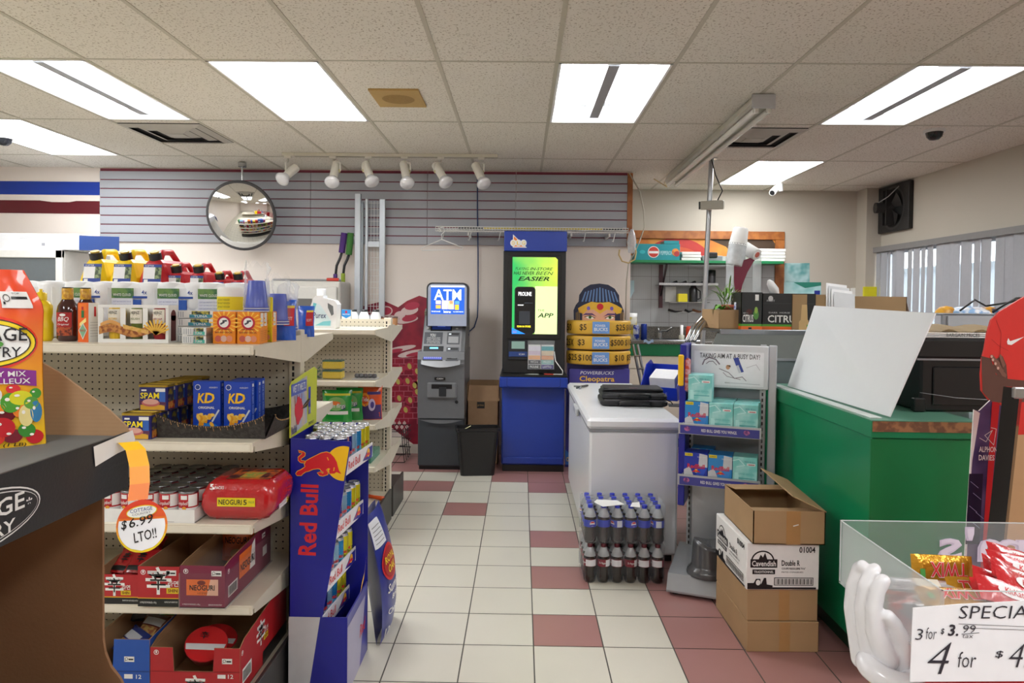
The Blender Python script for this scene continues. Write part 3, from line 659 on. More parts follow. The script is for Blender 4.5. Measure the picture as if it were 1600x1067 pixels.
for (a, b, c_, d_, nm) in ((.62, .36, .95, .6, 'receipt_slot'), (.62, .03, .95, .3, 'card_reader'), (.02, .03, .55, .32, 'keypad_screen')):
    m = MB(); u0, v0 = ct(a, b); u1, v1 = ct(c_, d_); m.box(u0, u1, v0, v1, .013, .019, G('#5b5e62', .4), .003, Fc)
    if nm == 'keypad_screen':
        m.box(u0 + .005, u1 - .005, v0 + .005, v1 - .005, .019, .021, BLACK, 0, Fc); m.rect(Fc, u0 + .01, v0 + .01, u1 - .01, v0 + .07, G('#2c3a8c', .3, emit=.8), 37); m.rect(Fc, u0 + .06, v1 - .03, u1 - .05, v1 - .018, G('#45b4ff', .3, emit=4), 37)
        for k in range(9): m.rect(Fc, u0 + .015 + k * .017, v0 + .02, u0 + .027 + k * .017, v0 + .032, G('#8890c8', .4), 38)
    else:
        m.rect(Fc, u0 + .01, v1 - .03, u1 - .01, v1 - .008, G('#2a2b2d'), 33); m.rect(Fc, u0 + .014, v1 - .026, u0 + .035, v1 - .013, G('#c9d2d8', .4, emit=.5), 34); m.rect(Fc, u0 + .012, v0 + .012, u1 - .012, v1 - .045, (BLACK if nm == 'card_reader' else G('#9a9c9e')), 33)
        if nm == 'card_reader': m.rect(Fc, u0 + .05, v0 + .022, u1 - .02, v1 - .06, MG, 34)
    m.build(nm, t)
# lit sign
S0, S1, SZ0, SZ1 = -.845, -.475, 1.27, 1.655; SY = AY + .06
def rr(x0, z0, x1, z1, r, n=6, bottom=True):
    ps = []
    for cx, cz, a0 in ((x1 - r, z1 - r, 0), (x0 + r, z1 - r, PI / 2)) + (((x0 + r, z0 + r, PI), (x1 - r, z0 + r, 1.5 * PI)) if bottom else ()):
        ps += [(cx + r * math.cos(a0 + PI / 2 * k / n), cz + r * math.sin(a0 + PI / 2 * k / n)) for k in range(n + 1)]
    if not bottom: ps += [(x0, z0), (x1, z0)]
    return ps
m = MB(); F = front(0, SY, 0); m.prism(F, rr(S0, SZ0, S1, SZ1, .05, bottom=False), .14, G('#2c2e33', .4)); m.pg(F, rr(S0 + .013, SZ0, S1 - .013, SZ1 - .013, .042, bottom=False), G('#a9b2c6', .3), 1); m.build('sign_housing', t)
m = MB(); LI = 1.2; BLS = G('#1f55b8', .3, emit=.55, name='lit_blue'); WHS = G('#ffffff', .3, emit=.9, var=.0)
u0, u1, v0, v1 = -.807, -.508, 1.375, 1.615
m.rect(F, u0, v0, u1, v1, BLS, 2); m.rect(F, u0, v1 - .0, u1, v1 + .012, WHS, 2)
m.tx(F, 'ATM', u0 + .03, v0 + .125, .24, .095, WHS, 3, .012)
for x, z, w_, h_, c_ in ((.045, .09, .045, .03, '#f1d9c4'), (.045, .05, .045, .03, '#e9a24a'), (.1, .045, .05, .075, '#f4e3c0'), (.155, .045, .05, .075, '#f7d9a0'), (.165, .09, .03, .028, '#d8403a'), (.215, .09, .04, .028, '#4f8fd0'), (.215, .04, .035, .045, '#f0b030')):
    m.rect(F, u0 + x, v0 + z, u0 + x + w_, v0 + z + h_, G(c_, .4, emit=.7), 3)
m.tx(F, 'THE EXCHANGE', u0 + .006, v0 + .018, .08, .01, WHS, 3); m.tx(F, 'Interac', u0 + .115, v0 + .012, .065, .022, WHS, 3); m.tx(F, 'PLUS CIRRUS MAESTRO', u0 + .2, v0 + .018, .09, .008, WHS, 3); m.build('lit_sign_face', t, label='lit blue sign reading ATM')
m = MB(); m.box(xl + .03, xr - .03, AY + .15, AY + .2, 1.36, 1.40, G('#5b5544', .6, hex2='#7a7460', scale=90)); F2 = FR((-.80, AY + .13, 1.33), (1, 0, .0), (0, .3, .43)); m.rect(F2, -.02, -.01, .045, .06, WHITE, 10); m.build('paper_note', t, label='small white note stuck at the top left of the console')
# amazon-type box, bin
t = thing('cardboard_box', 'open brown cardboard box with black arrow print between machine and kiosk', 'box', (-.365, 6.55, 0), .0)
x0, x1, y0, y1 = -.487, -.205, 6.38, 6.68; zt = .58
m = MB(); 
for a in ((x0, x1, y0, y0 + .005), (x0, x1, y1 - .005, y1), (x0, x0 + .005, y0, y1), (x1 - .005, x1, y0, y1)): m.box(*a, 0, zt + (.16 if a[2] > 6.6 else 0), KRAFT)
m.box(x0, x1, y0, y1, 0, .005, KRAFT); F = front(0, y0, 0)
pp = [(-.45 + .17 * k / 12, .345 - .035 * math.sin(PI * k / 12)) for k in range(13)]; m.line(F, pp, .012, BLACK, 1); m.pg(F, [(-.30, .365), (-.265, .36), (-.275, .325), (-.285, .345)], BLACK, 1)
m.rect(F, -.40, .51, -.33, .57, BLACK, 1); m.tx(F, 'prime', -.393, .525, .055, .025, G('#b08a5a'), 2); m.build('carton', t)
m = MB(); m.prism(FR((x0, y0, zt), (1, 0, 0), (0, .5, 1)), [(0, 0), (.295, 0), (.285, .15), (.01, .15)], .004, KRAFT); m.build('front_flap', t)
m = MB(); m.box(x0 - .004, x0, y0 + .01, y1 - .01, zt, zt + .16, KRAFT); m.box(x1, x1 + .004, y0 + .01, y1 - .01, zt, zt + .16, KRAFT); m.build('side_flap', t)
bm_ = G('#131315', .35, bump=.1)
t = thing('waste_bin', 'black plastic waste bin in front of the cash machine and box', 'bin', (-.36, 6.12, 0), .08)
t.matrix_basis = Matrix.Translation((-.37, 6.0, 0)) @ Matrix.Rotation(.12, 4, 'Z'); bx = t.matrix_basis
def rect_loft(m, secs, mt, Mx):
    vs = []
    for hx, hy, z, r in secs:
        for cx, cy, a0 in ((hx - r, hy - r, 0), (-hx + r, hy - r, PI / 2), (-hx + r, -hy + r, PI), (hx - r, -hy + r, 1.5 * PI)):
            for k in range(4): a = a0 + PI / 2 * k / 3; vs.append((cx + r * math.cos(a), cy + r * math.sin(a), z))
    n = 16; fs = [(i * n + k, i * n + (k + 1) % n, (i + 1) * n + (k + 1) % n, (i + 1) * n + k) for i in range(len(secs) - 1) for k in range(n)]
    fs.append(tuple(range(n))[::-1]); m.add(vs, fs, mt, False, Mx); return n * (len(secs))
m = MB(); rect_loft(m, [(.145, .07, 0, .03), (.18, .09, .38, .035), (.19, .098, .385, .035), (.19, .098, .41, .035), (.175, .085, .41, .03), (.14, .065, .02, .03)], bm_, bx)
m.add([bx @ Vector(v) for v in ((-.14, -.065, .02), (.14, -.065, .02), (.14, .065, .02), (-.14, .065, .02))], [(0, 1, 2, 3)], bm_); m.build('bin_body', t)
m = MB(); F = FR(bx @ Vector((0, -.141, .395)), bx.to_3x3() @ Vector((1, 0, 0)), (0, 0, 1)); m.sheet(lambda u, v: bx @ Vector((-.12 + .06 * u, -.08 + .03 * v, .40 + .03 * u)), 2, 2, G('#e9e6b0', .6)); m.build('scrap_paper', None, 'yellow and white paper scrap sticking out of the black bin', 'paper')

# ------------------------------------------------------------------ lottery kiosk
KB = G('#1a3a9a', .35, name='kiosk_blue'); x0, x1, yf = -.165, .385, 6.1
t = thing('lottery_kiosk', 'tall blue and black lottery kiosk with lit green screen', 'kiosk', (.11, 6.35, 0))
m = MB(); m.box(x0 + .0, x1, yf, 6.62, .06, .76, KB, .01); m.box(x0 + .01, x1, yf + .01, 6.6, .0, .06, BLACK, .004); m.box(x0 + .01, x1 - .01, yf - .012, yf, .07, .13, KB, .006); m.build('lower_cabinet', t, label='blue lower cabinet')
m = MB(); m.box(x0 - .02, x1 + .02, yf - .11, 6.6, .748, .845, KB, .012); F = front(0, yf - .11, 0); m.line(F, [(-.12, .84), (-.12, .77), (-.1, .76), (.32, .76), (.34, .77), (.34, .84)], .004, G('#0d1c50'), 1); m.build('counter_ledge', t)
m = MB(); m.box(x0 - .015, x1 + .015, yf - .105, 6.6, .845, .862, BLACK, .003); m.build('counter_top', t, label='black counter top')
m = MB(); m.box(x0, x1, yf + .05, 6.6, .86, 1.94, G('#17191c', .35), .006); m.box(x0 + .035, x1 - .04, yf + .035, yf + .05, 1.165, 1.905, G('#0b0c0d', .3), .004); m.build('upper_housing', t, label='black upper housing')
m = MB(); m.box(x0 + .005, x1 + .005, yf, 6.6, 1.935, 2.11, KB, .006); m.build('top_sign_box', t)
F = front(0, yf, 0); m = MB(); OR = G('#f0852e', .4); YE = G('#f6d23a', .4)
ox, oz = -.105, 1.965; m.pg(F, [(ox + .02, oz - .0), (ox + .145, oz), (ox + .022, oz + .115)], WHITE, 1); m.pg(F, [(ox + .028, oz + .008), (ox + .128, oz + .008), (ox + .03, oz + .098)], OR, 2)
for k in range(3): m.ell(F, ox + .025 + .045 * k, oz + .04, .027, .03, WHITE, 3 + k * .1, 20); m.tx(F, 'OLG'[k], ox + .012 + .045 * k, oz + .024, .026, .032, YE, 5, .02)
m.build('kiosk_logo', t, label='white, yellow and orange logo reading OLG')
# screen
def _scr(nt, b):
    tc, sx = coords(nt); n = N(nt, 'TexNoise'); n.inputs['Scale'].default_value = 5; nt.links.new(tc.outputs['Object'], n.inputs[0])
    f = mathn(nt, 'ADD', mathn(nt, 'MULTIPLY', sx.outputs[0], 2.2), mathn(nt, 'MULTIPLY', n.outputs['Fac'], .7), True)
    c = mixc(nt, f, '#2fae5a', '#dcef4a'); nt.links.new(c, b.inputs['Emission Color']); b.inputs['Emission Strength'].default_value = .75; nt.links.new(mixc(nt, f, '#06240f', '#2a3008'), b.inputs['Base Color'])
SCR = nodemat('green_advert_screen', _scr, .2)
u0, u1, v0, v1 = -.085, .312, 1.21, 1.885; F = front(0, yf + .035, 0); m = MB()
m.pg(F, [(u0, v0), (u1, v0), (u1, v1 - .02), (u1 - .02, v1), (u0, v1)], SCR, 1); DG = G('#16351a', .4)
m.tx(F, 'PLAYING', u0 + .025, v1 - .115, .12, .026, DG, 2, .0, .3); m.tx(F, 'IN-STORE', u0 + .155, v1 - .115, .2, .026, DG, 2, .02, .3)
m.tx(F, 'HAS NEVER', u0 + .01, v1 - .155, .18, .03, DG, 2, .02, .3); m.tx(F, 'BEEN', u0 + .205, v1 - .155, .155, .03, DG, 2, .0, .3); m.tx(F, 'EASIER', u0 + .05, v1 - .208, .275, .038, DG, 2, .04, .3)
m.rect(F, u0 + .2, v0, u1, v0 + .42, G('#cfe69a', .3, emit=.55), 1.5); m.pg(F, rr(u0 + .022, v0 - .0, u0 + .205, v0 + .415, .03), G('#20242a', .2), 2); m.pg(F, rr(u0 + .03, v0, u0 + .197, v0 + .407, .025), G('#101418', .2), 3)
LW = G('#ffffff', .3, emit=.6); m.tx(F, 'PROLINE', u0 + .055, v0 + .335, .115, .035, LW, 4, .02); m.rect(F, u0 + .05, v0 + .25, u0 + .1, v0 + .257, LW, 4); m.rect(F, u0 + .11, v0 + .27, u0 + .18, v0 + .275, G('#4a5560', .4), 4)
m.rect(F, u0 + .062, v0 + .085, u0 + .158, v0 + .2, G('#3a4048', .4), 4); m.tx(F, 'SCAN IN STORE', u0 + .045, v0 + .058, .12, .016, G('#f6e22e', .4, emit=1.), 4, .02)
m.pg(F, [(u0, v0), (u0 + .12, v0), (u0, v0 + .055)], G('#1d6fd0', .3, emit=.9), 5); m.tx(F, 'OLG', u0 + .008, v0 + .01, .035, .018, OR, 6, .02)
m.tx(F, 'THE', u0 + .225, v0 + .2, .06, .018, DG, 3); m.tx(F, 'APP', u0 + .225, v0 + .145, .14, .04, DG, 3, .03, .2); m.build('advert_screen', t, label='lit green and yellow advert screen')
m = MB(); m.box(-.115, .06, yf + .02, yf + .05, .98, 1.155, G('#22252b', .35), .006); F = front(0, yf + .02, 0); m.rect(F, -.085, 1.08, .03, 1.145, G('#7d9a90', .3, emit=.15), 1); m.box(-.11, .055, yf + .01, yf + .02, 1.01, 1.055, G('#25407e', .4), .003); m.tx(front(0, yf + .01, 0), 'SCAN', -.02, 1.025, .05, .016, WHITE, 1); m.build('ticket_checker', t)
m = MB(); m.box(.055, .29, yf - .03, yf + .04, .905, 1.155, clear('#dfe6ea', .12, .05)); m.build('leaflet_holder', t)
for k, (a, b, rows) in enumerate(((.062, .17, ('#e8e3ee', '#d9c6d8', '#f0b27a', '#26272b', '#26272b')), (.175, .284, ('#3aa7b0', '#e9d7b8', '#e0a070', '#8fc0b8', '#3d2a86')))):
    m = MB(); F = front(0, yf - .02 - .004 * k, 0); h = .2 / 5; m.box(a, b, yf - .02, yf - .012, .91, 1.12, WHITE)
    for j, c_ in enumerate(rows): m.rect(F, a + .002, 1.11 - h * (j + 1), b - .002, 1.11 - h * j - .004, G(c_, .5), 1)
    m.tx(F, ('PROLINE', 'LOTTO')[k], a + .015, .917, .075, .02, WHITE, 2, .02); m.tx(F, ('WATCH &', 'PRIZES')[k], a + .02, .96, .065, .02, WHITE, 2); m.build('leaflet', t, label=('white and orange leaflet', 'teal and purple leaflet')[k])
m = MB(); m.pg(FR((.03, yf - .06, .863), (1, 0, 0), (0, 1, 0)), [(0, 0), (.13, -.01), (.11, .06), (.03, .05)], WHITE, 1); m.build('paper_slip', None, 'small white paper slip on the black kiosk counter', 'paper')
m = MB(); m.tube([(.29, yf + .0, 1.06), (.3, yf - .04, .98), (.36, yf - .07, .9), (.36, yf - .07, .868), (.28, yf - .08, .87)], .004, WHITE, 6); m.cyl((.28, yf - .08, .868), (.2, yf - .07, .868), .006, G('#c0392b'), 6); m.build('tethered_pen', None, 'red and white pen on a cord on the kiosk counter', 'pen')

# ------------------------------------------------------------------ lottery standee behind the freezer
cx, yS = .70, 6.33
t = thing('lottery_display', 'lottery cardboard display with crowned woman face and three gold rings', 'display', (cx, yS, 0)); PU = G('#46418c', .4)
m = MB(); m.box(.42, .975, yS - .02, yS + .02, 0, 1.10, PU, 0); m.box(.41, .49, yS - .03, yS - .02, 0, .75, G('#2b2c7e', .4)); m.build('backing_board', t)
F = front(0, yS - .02, 0); m = MB(); m.box(.43, .97, yS - .10, yS - .02, .40, .90, PU, .003); F = front(0, yS - .10, 0)
m.tx(F, 'POWERBUCKS', .53, .85, .3, .03, WHITE, 1, .01, .2); m.tx(F, 'Cleopatra', .52, .77, .32, .07, G('#8a5a20'), 1, .05); m.tx(F, 'Cleopatra', .525, .775, .31, .06, G('#f1c453'), 2, .02); m.build('title_panel', t)
m = MB(); F = front(0, yS - .03, 0); m.pg(F, [(.41, .02), (.49, .02), (.49, .08), (.41, .16)], G('#2f72c8'), 1); m.tx(F, 'OLG', .42, .05, .06, .04, YE, 2, .02); m.build('corner_logo', t)
G1 = G('#d9aa3c', .35, var=.1, scale=9); G2 = G('#b78a38', .35)
for k, (zc, txt) in enumerate(((1.27, (('50', -.95), ('$5', -.45), ('B', 0), ('$25', .52), ('$100', .93))), (1.135, (('25X', -.9), ('$3', -.5), ('B', 0), ('$500', .42), ('$10', .85))), (1.0, (('$25', -.78), ('$100', -.38), ('B', 0), ('$10', .5), ('$5', .9))))):
    m = MB(); R = .29; M_ = Matrix.Translation((cx, yS, zc - .06))
    m.lathe([(R - .02, 0), (R - .005, .004), (R, .015), (R, .105), (R - .005, .118), (R - .02, .122)], G1, 40, M_ @ Matrix.Diagonal((1, .62, 1, 1)), True)
    for s_, a in txt:
        ang = a * 1.25; px_ = cx + R * math.sin(ang); py = yS - R * .62 * math.cos(ang); nx = Vector((math.cos(ang), .62 * math.sin(ang), 0))
        Ft = FR((px_, py, zc), nx, (0, 0, 1))
        if s_ == 'B': m.rect(Ft, -.075, -.05, .075, .055, G('#6f9bd6', .35), 4); m.tx(Ft, 'POWER', -.05, .008, .09, .022, WHITE, 6, .02); m.tx(Ft, 'BUCKS', -.06, -.028, .12, .03, WHITE, 6, .03)
        else: m.tx(Ft, s_, -.016 * len(s_), -.03, .032 * len(s_), .062, G('#3c2a14'), 4, .02)
    m.build('gold_ring', t)
# face cut-out
m = MB(); F = front(0, yS - .0, 0); SK = G('#d9a58c', .5); HR = G('#1c2440', .4); BLK = G('#15151c', .4)
top_ = [(.475, 1.3), (.47, 1.42), (.49, 1.47), (.515, 1.5), (.52, 1.56), (.56, 1.62), (.62, 1.655), (.70, 1.665), (.78, 1.655), (.84, 1.62), (.88, 1.56), (.885, 1.5), (.905, 1.47), (.925, 1.42), (.92, 1.3)]
m.prism(F, top_, .008, HR, WHITE); m.build('head_cutout', t)
m = MB(); m.pg(F, [(.55, 1.3), (.55, 1.42), (.60, 1.46), (.79, 1.46), (.845, 1.42), (.845, 1.3)], SK, 1)
for k in range(11):
    x = .54 + k * .032; m.pg(F, [(x, 1.50), (x + .015, 1.5), (x + .012 + (.7 - x) * .2, 1.63 - abs(x - .7) * .25), (x + (.7 - x) * .2, 1.63 - abs(x - .7) * .25)], G('#5f7fae', .35), 1)
GO = G('#e0b23a', .3)
for s_ in (-1, 1):
    m.pg(F, [(cx + .01 + s_ * q[0], q[1]) for q in ((.0, 1.49), (.08, 1.50), (.15, 1.47), (.2, 1.44), (.19, 1.40), (.15, 1.39), (.12, 1.42), (.06, 1.43), (0, 1.39))], GO, 2)
    m.pg(F, [(cx + .01 + s_ * q[0], q[1]) for q in ((.03, 1.365), (.07, 1.395), (.13, 1.395), (.16, 1.375), (.13, 1.38), (.07, 1.38))], G('#4b2c6e'), 2)
    m.ell(F, cx + .01 + s_ * .09, 1.358, .038, .015, WHITE, 3, 18, s_ * .12); m.ell(F, cx + .01 + s_ * .09, 1.359, .014, .014, G('#4f8a4a'), 4, 14); m.ell(F, cx + .01 + s_ * .09, 1.359, .007, .007, BLK, 5, 10)
    m.line(F, [(cx + .01 + s_ * .045, 1.352), (cx + .01 + s_ * .09, 1.375), (cx + .01 + s_ * .14, 1.362)], .006, BLK, 5)
    m.ell(F, cx + .01 + s_ * .105, 1.44, .016, .018, G('#7a66c0', .2), 5, 12)
    for k in range(5): m.line(F, [(cx + .01 + s_ * (.185 + k * .008), 1.42 - k * .005), (cx + .01 + s_ * (.185 + k * .008), 1.31)], .003, G('#9a7a3a'), 2)
m.ell(F, cx + .01, 1.455, .032, .04, G('#c8303c', .2), 5, 16); m.ring(F, cx + .01, 1.455, .03, .04, GO, 6, 20); m.build('printed_face', t, label='printed woman face with gold jewelled crown')
# ------------------------------------------------------------------ shelving gondolas
def cyltx(m, M, r, t, ang, w, z, h, mt, bold=0., it=0., ky=1., vert=False):
    vs, fs = glyph(t, bold, it); o = []
    for a, b in vs:
        if vert: a, b = 1 - b, a; A = ang + (a - .5) * h / r; Z = z + b * w
        else: A = ang + (a - .5) * w / r; Z = z + b * h
        o.append((math.cos(A) * (r + .0008), math.sin(A) * (r + .0008) * ky, Z))
    m.add(o, fs, mt, True, M)
def cylrect(m, M, r, ang, w, z, h, mt, d=.0005, n=6, ky=1.):
    vs = []
    for k in range(n + 1):
        A = ang + (k / n - .5) * w / r
        for zz in (z, z + h): vs.append((math.cos(A) * (r + d), math.sin(A) * (r + d) * ky, zz))
    m.add(vs, [(2 * k, 2 * k + 2, 2 * k + 3, 2 * k + 1) for k in range(n)], mt, True, M)
FRONT = -PI / 2
KICK = G('#3b3a38', .4)
def gondola(name, lab, xe, yp, zt, shelves, yf, ybk, xl, zb, ybf, rear):
    t = thing('gondola_shelving', lab, 'store shelving', ((xl + xe) / 2, yp, 0))
    m = MB(); m.box(xl, xe - .01, yp - .012, yp + .012, .1, zt - .01, PEG); m.build('pegboard_panel', t)
    x = xe
    while x > xl - .01:
        m = MB(); m.box(x - .05, x, yp - .025, yp + .025, 0, zt, CREAM, .003); F = front(x - .03, yp - .025, 0); z = .16
        while z < zt - .03: m.rect(F, -.006, z, .003, z + .018, BLACK, 1); z += .0255
        F = FR((x, yp, 0), (0, 1, 0), (0, 0, 1)); m.build('upright', t); x -= 1.22
    for zs in shelves:
        m = MB(); m.box(xl, xe, yf + .004, yp - .025, zs - .014, zs, CREAM); m.box(xl, xe, yf - .006, yf + .006, zs - .032, zs + .001, CREAM, .003)
        m.box(xl, xe - .01, yf - .0075, yf - .006, zs - .026, zs - .006, G('#e3dccb', .3))
        s_ = m.build('shelf', t)
        for xx in (xe - .004, ):
            m = MB(); m.prism(FR((xx + .003, 0, zs), (0, 1, 0), (0, 0, 1)), [(yf + .02, -.002), (yf + .02, -.034), (yp - .03, -.10), (yp - .02, -.10), (yp - .02, .012), (yp - .12, .012), (yp - .14, 0)], .004, CREAM); m.build('bracket', s_)
        if rear:
            m = MB(); m.box(xl, xe - .007, yp + .027, ybk - .001, zs - .029, zs - .001, CREAM, .002); m.prism(FR((xe, 0, zs), (0, 1, 0), (0, 0, 1)), [(yp + .02, -.10), (yp + .05, -.10), (ybk, -.03), (ybk, 0), (yp + .12, .0), (yp + .10, .012), (yp + .02, .012)], .005, CREAM); m.build('rear_shelf', t)
    m = MB(); m.box(xl, xe - .004, ybf, yp - .02, zb - .02, zb, CREAM, .002); m.box(xl, xe, ybf + .012, yp - .03, .0, zb - .02, KICK, .003); m.build('base_deck', t)
    m = MB(); m.box(xe - .004, xe + .012, ybf, yp - .028, 0, zb + .02, KICK, .003); m.build('end_panel', t)
    m = MB(); m.box(xl, xe, yp + .025, ybk + .03, 0, zb, KICK, .003); m.box(xe - .004, xe + .012, yp + .028, ybk + .03, 0, zb + .02, KICK, .003); m.build('rear_base', t)
    return t
Z1, Z2, Z3, Z4, ZB = 1.339, 1.011, .733, .457, .16
gondola('g', 'cream pegboard shelving unit nearest the viewer, stocked with groceries', -.90, 2.86, 1.372, (Z1, Z2, Z3, Z4), 2.33, 3.32, -3.4, ZB, 2.30, True)
gondola('g', 'cream pegboard shelving unit behind, half empty, ending by the tiled aisle', -.885, 4.75, 1.375, (1.315, 1.0, .735, .475), 4.22, 5.17, -3.4, .19, 4.33, True)
def px(x, Y): return P(x, 500, Y=Y).x
# toilet paper packs
TPW = G('#eceef0', .45, bump=.6, bscale=35, name='white_wrap')
def tp_proto(lab):
    t = thing('toilet_paper_pack', lab, 'toilet paper', (0, 0, 0)); m = MB()
    for i in (-1, 1):
        for j in (0, 1): m.lathe([(.02, .0), (.05, .004), (.056, .02), (.056, .093), (.05, .108), (.02, .112)], TPW, 16, Matrix.Translation((i * .052, 0, j * .107)), kx=1.0, ky=1.0)
    m.box(-.1, .1, -.05, .05, .004, .214, TPW, .02); m.build('wrapped_rolls', t)
    m = MB(); F = FR((0, -.0575, 0), (1, 0, 0), (0, 0, 1)); m.box(-.08, .0, -.057, -.04, .155, .193, G('#3f6f47', .45, hex2='#6d9350', scale=40)); m.box(.0, .055, -.057, -.04, .155, .163, G('#20489c')); m.tx(F, 'WHITE CLOUD', -.074, .163, .068, .010, WHITE, 1, .02); m.tx(F, '4x', .035, .17, .02, .016, G('#2b4a9a'), 1, .02)
    m.box(-.08, .0, -.0565, -.04, .095, .155, G('#dfe2ee', .5)); m.box(.001, .03, -.0565, -.04, .095, .15, G('#2456b0'), .0)
    for k in range(4): m.tx(F, 'SOFT BATHROOM TISSUE', -.074, .14 - k * .012, .068, .005, G('#8088b8'), 1)
    m.build('printed_label', t); return t
tp = tp_proto('wrapped toilet paper pack behind the yellow jug, leftmost of its row'); labs = ['behind the barbecue sauce bottles', 'behind the condiment carton', 'behind the stacked fish tins', 'behind the yellow-banded tub']
xs = [px(62, 2.68), px(98, 2.68), px(150, 2.68), px(222, 2.68), px(292, 2.68), px(356, 2.68)]
tp.location = (px(75, 2.68) - .03, 2.68, Z1)
for i, p_ in enumerate((148, 220, 290, 352)): dup(tp, (px(p_, 2.68), 2.68 - .0, Z1), label='wrapped toilet paper pack on the top shelf, ' + labs[i])
# jerry cans
def jerry(lab, hx, w_, dp, h, loc):
    c = {'y': G('#f2cf10', .35, name='yellow_can_plastic'), 'r': G('#c01a26', .35, name='red_can_plastic')}[hx]
    t = thing('fuel_can', lab, 'fuel can', (0, 0, 0)); m = MB(); hw = w_ / 2; hd = dp / 2; s = h / .34
    rect_loft(m, [(hw * .94, hd * .96, 0, .02 * s), (hw, hd, .015 * s, .03 * s), (hw, hd, .19 * s, .035 * s), (hw * .93, hd * .95, .225 * s, .035 * s), (hw * .6, hd * .86, .285 * s, .03 * s), (hw * .4, hd * .8, .298 * s, .02 * s), (.001, .001, .298 * s, 0)], c, Matrix.Identity(4)); m.build('can_body', t)
    m = MB(); m.tube([(0, -hd * .45, .29 * s), (0, -hd * .25, .33 * s), (0, hd * .3, .335 * s), (0, hd * .7, .30 * s), (0, hd * .8, .27 * s)], .013 * s, c, 8); m.build('handle', t)
    m = MB(); m.cyl((0, -hd * .62, .285 * s), (0, -hd * .75, .325 * s), .024 * s, BLACK, 14); m.cyl((0, -hd * .75, .325 * s), (0, -hd * .765, .33 * s), .017 * s, G('#c8a52a', .4), 12); m.build('cap', t)
    m = MB(); F = FR((0, -hd - .001, .20 * s), (1, 0, 0), (0, .16, 1)) @ Matrix.Diagonal((1, .68, 1, 1)); a = .42 * w_ 
    m.rect(F, -a * .6, 0, a * .8, .115 * s, G('#e8e8ea')); m.rect(F, -a * .6, .098 * s, a * .8, .115 * s, G('#1d3a8c'), 2); m.rect(F, -a * .6, 0, a * .8, .028 * s, G('#1d3a8c'), 2); m.rect(F, a * .3, .028 * s, a * .8, .098 * s, G('#3c4a34', .5, hex2='#8a9a6a', scale=60), 2)
    m.rect(F, -a * .5, .004 * s, -a * .2, .024 * s, WHITE, 3); m.tx(F, 'SCEPTER', -a * .5, .101 * s, a * .7, .010 * s, WHITE, 3)
    m.build('product_label', t); t.location = loc; return t
YC = 3.16
for lab, c_, p_, w_, dp, h in (('large yellow diesel can on the rear shelf, left of its twin', 'y', 139, .134, .28, .372), ('large yellow diesel can next to the big red can', 'y', 186, .134, .28, .372), ('largest red fuel can, right of the yellow cans', 'r', 233, .136, .28, .372), ('medium red fuel can beside the largest red one', 'r', 268, .094, .22, .315), ('medium red fuel can behind the carton of condiments', 'r', 303, .098, .22, .315), ('small red fuel can, second from the right', 'r', 337, .08, .2, .282), ('small red fuel can at the right end of the row', 'r', 366, .084, .2, .282)):
    jerry(lab, c_, w_, dp, h, (px(p_, YC - dp / 2), YC + .01, Z1))
m = MB(); m.prism(FR((px(350, 3.28), 3.3, Z1 + .12), (1, 0, 0), (0, 0, 1)), [(0, 0), (.12, 0), (.1, .08), (.03, .15), (.0, .14)], .03, G('#b5182c', .35)); m.build('red_funnel', None, 'red plastic funnel behind the small red fuel cans', 'funnel')
# top shelf, front row
def sauce(lab, loc, s=1.):
    t = thing('sauce_bottle', lab, 'sauce bottle', (0, 0, 0)); br = G('#3a1210', .12, coat=.5)
    m = MB(); m.lathe([(.030, 0), (.036, .008), (.037, .105), (.033, .125), (.018, .15), (.0165, .153)], br, 22, None, ky=.75); m.build('bottle', t)
    m = MB(); m.lathe([(.0185, .148), (.0185, .186), (.0165, .188)], G('#d3a52a', .35, hex2='#b8801c', scale=80), 18, None, ky=.95); m.lathe([(.0168, .186), (.0168, .191)], BLACK, 18); m.build('cap', t)
    m = MB(); cylrect(m, None, .0373, FRONT, .06, .02, .082, G('#a81c1e', .4), ky=.75); cylrect(m, None, .0373, FRONT, .06, .02, .03, G('#5a1a10', .4, hex2='#b5522a', scale=90), .001, ky=.75); cyltx(m, None, .0378, 'BBQ', FRONT, .04, .068, .018, WHITE, .01, .3, .75); cyltx(m, None, .0378, 'Original', FRONT, .042, .055, .008, WHITE, .01, .2, .75)
    m.add([(.011 * math.cos(a), -.0295, .093 + .005 * math.sin(a)) for a in [2 * PI * k / 14 for k in range(14)]], [tuple(range(14))], WHITE); m.build('front_label', t); t.location = loc; t.scale = (s, s, s); return t
s1 = sauce('dark barbecue sauce bottle with red label on the top shelf', (px(103, 2.45), 2.46, Z1 + .001))
dup(s1, (px(134, 2.56), 2.56, Z1 + .001), label='dark sauce bottle with yellow cap hidden behind the orange pepper sauce box')
t = thing('mustard_jug', 'plain yellow squeeze jug at the left end of the top shelf', 'bottle', (px(66, 2.46), 2.46, Z1)); YL = G('#efcc12', .35)
M0 = Matrix.Translation((px(64, 2.46), 2.46, Z1))
m = MB(); m.lathe([(.035, 0), (.042, .01), (.042, .06), (.036, .075), (.04, .1), (.04, .125), (.028, .14), (.018, .145)], YL, 20, M0, ky=.7); m.build('bottle', t); m = MB(); m.lathe([(.019, .145), (.019, .17), (.006, .175), (.005, .185)], YL, 16, M0); m.build('cap', t)
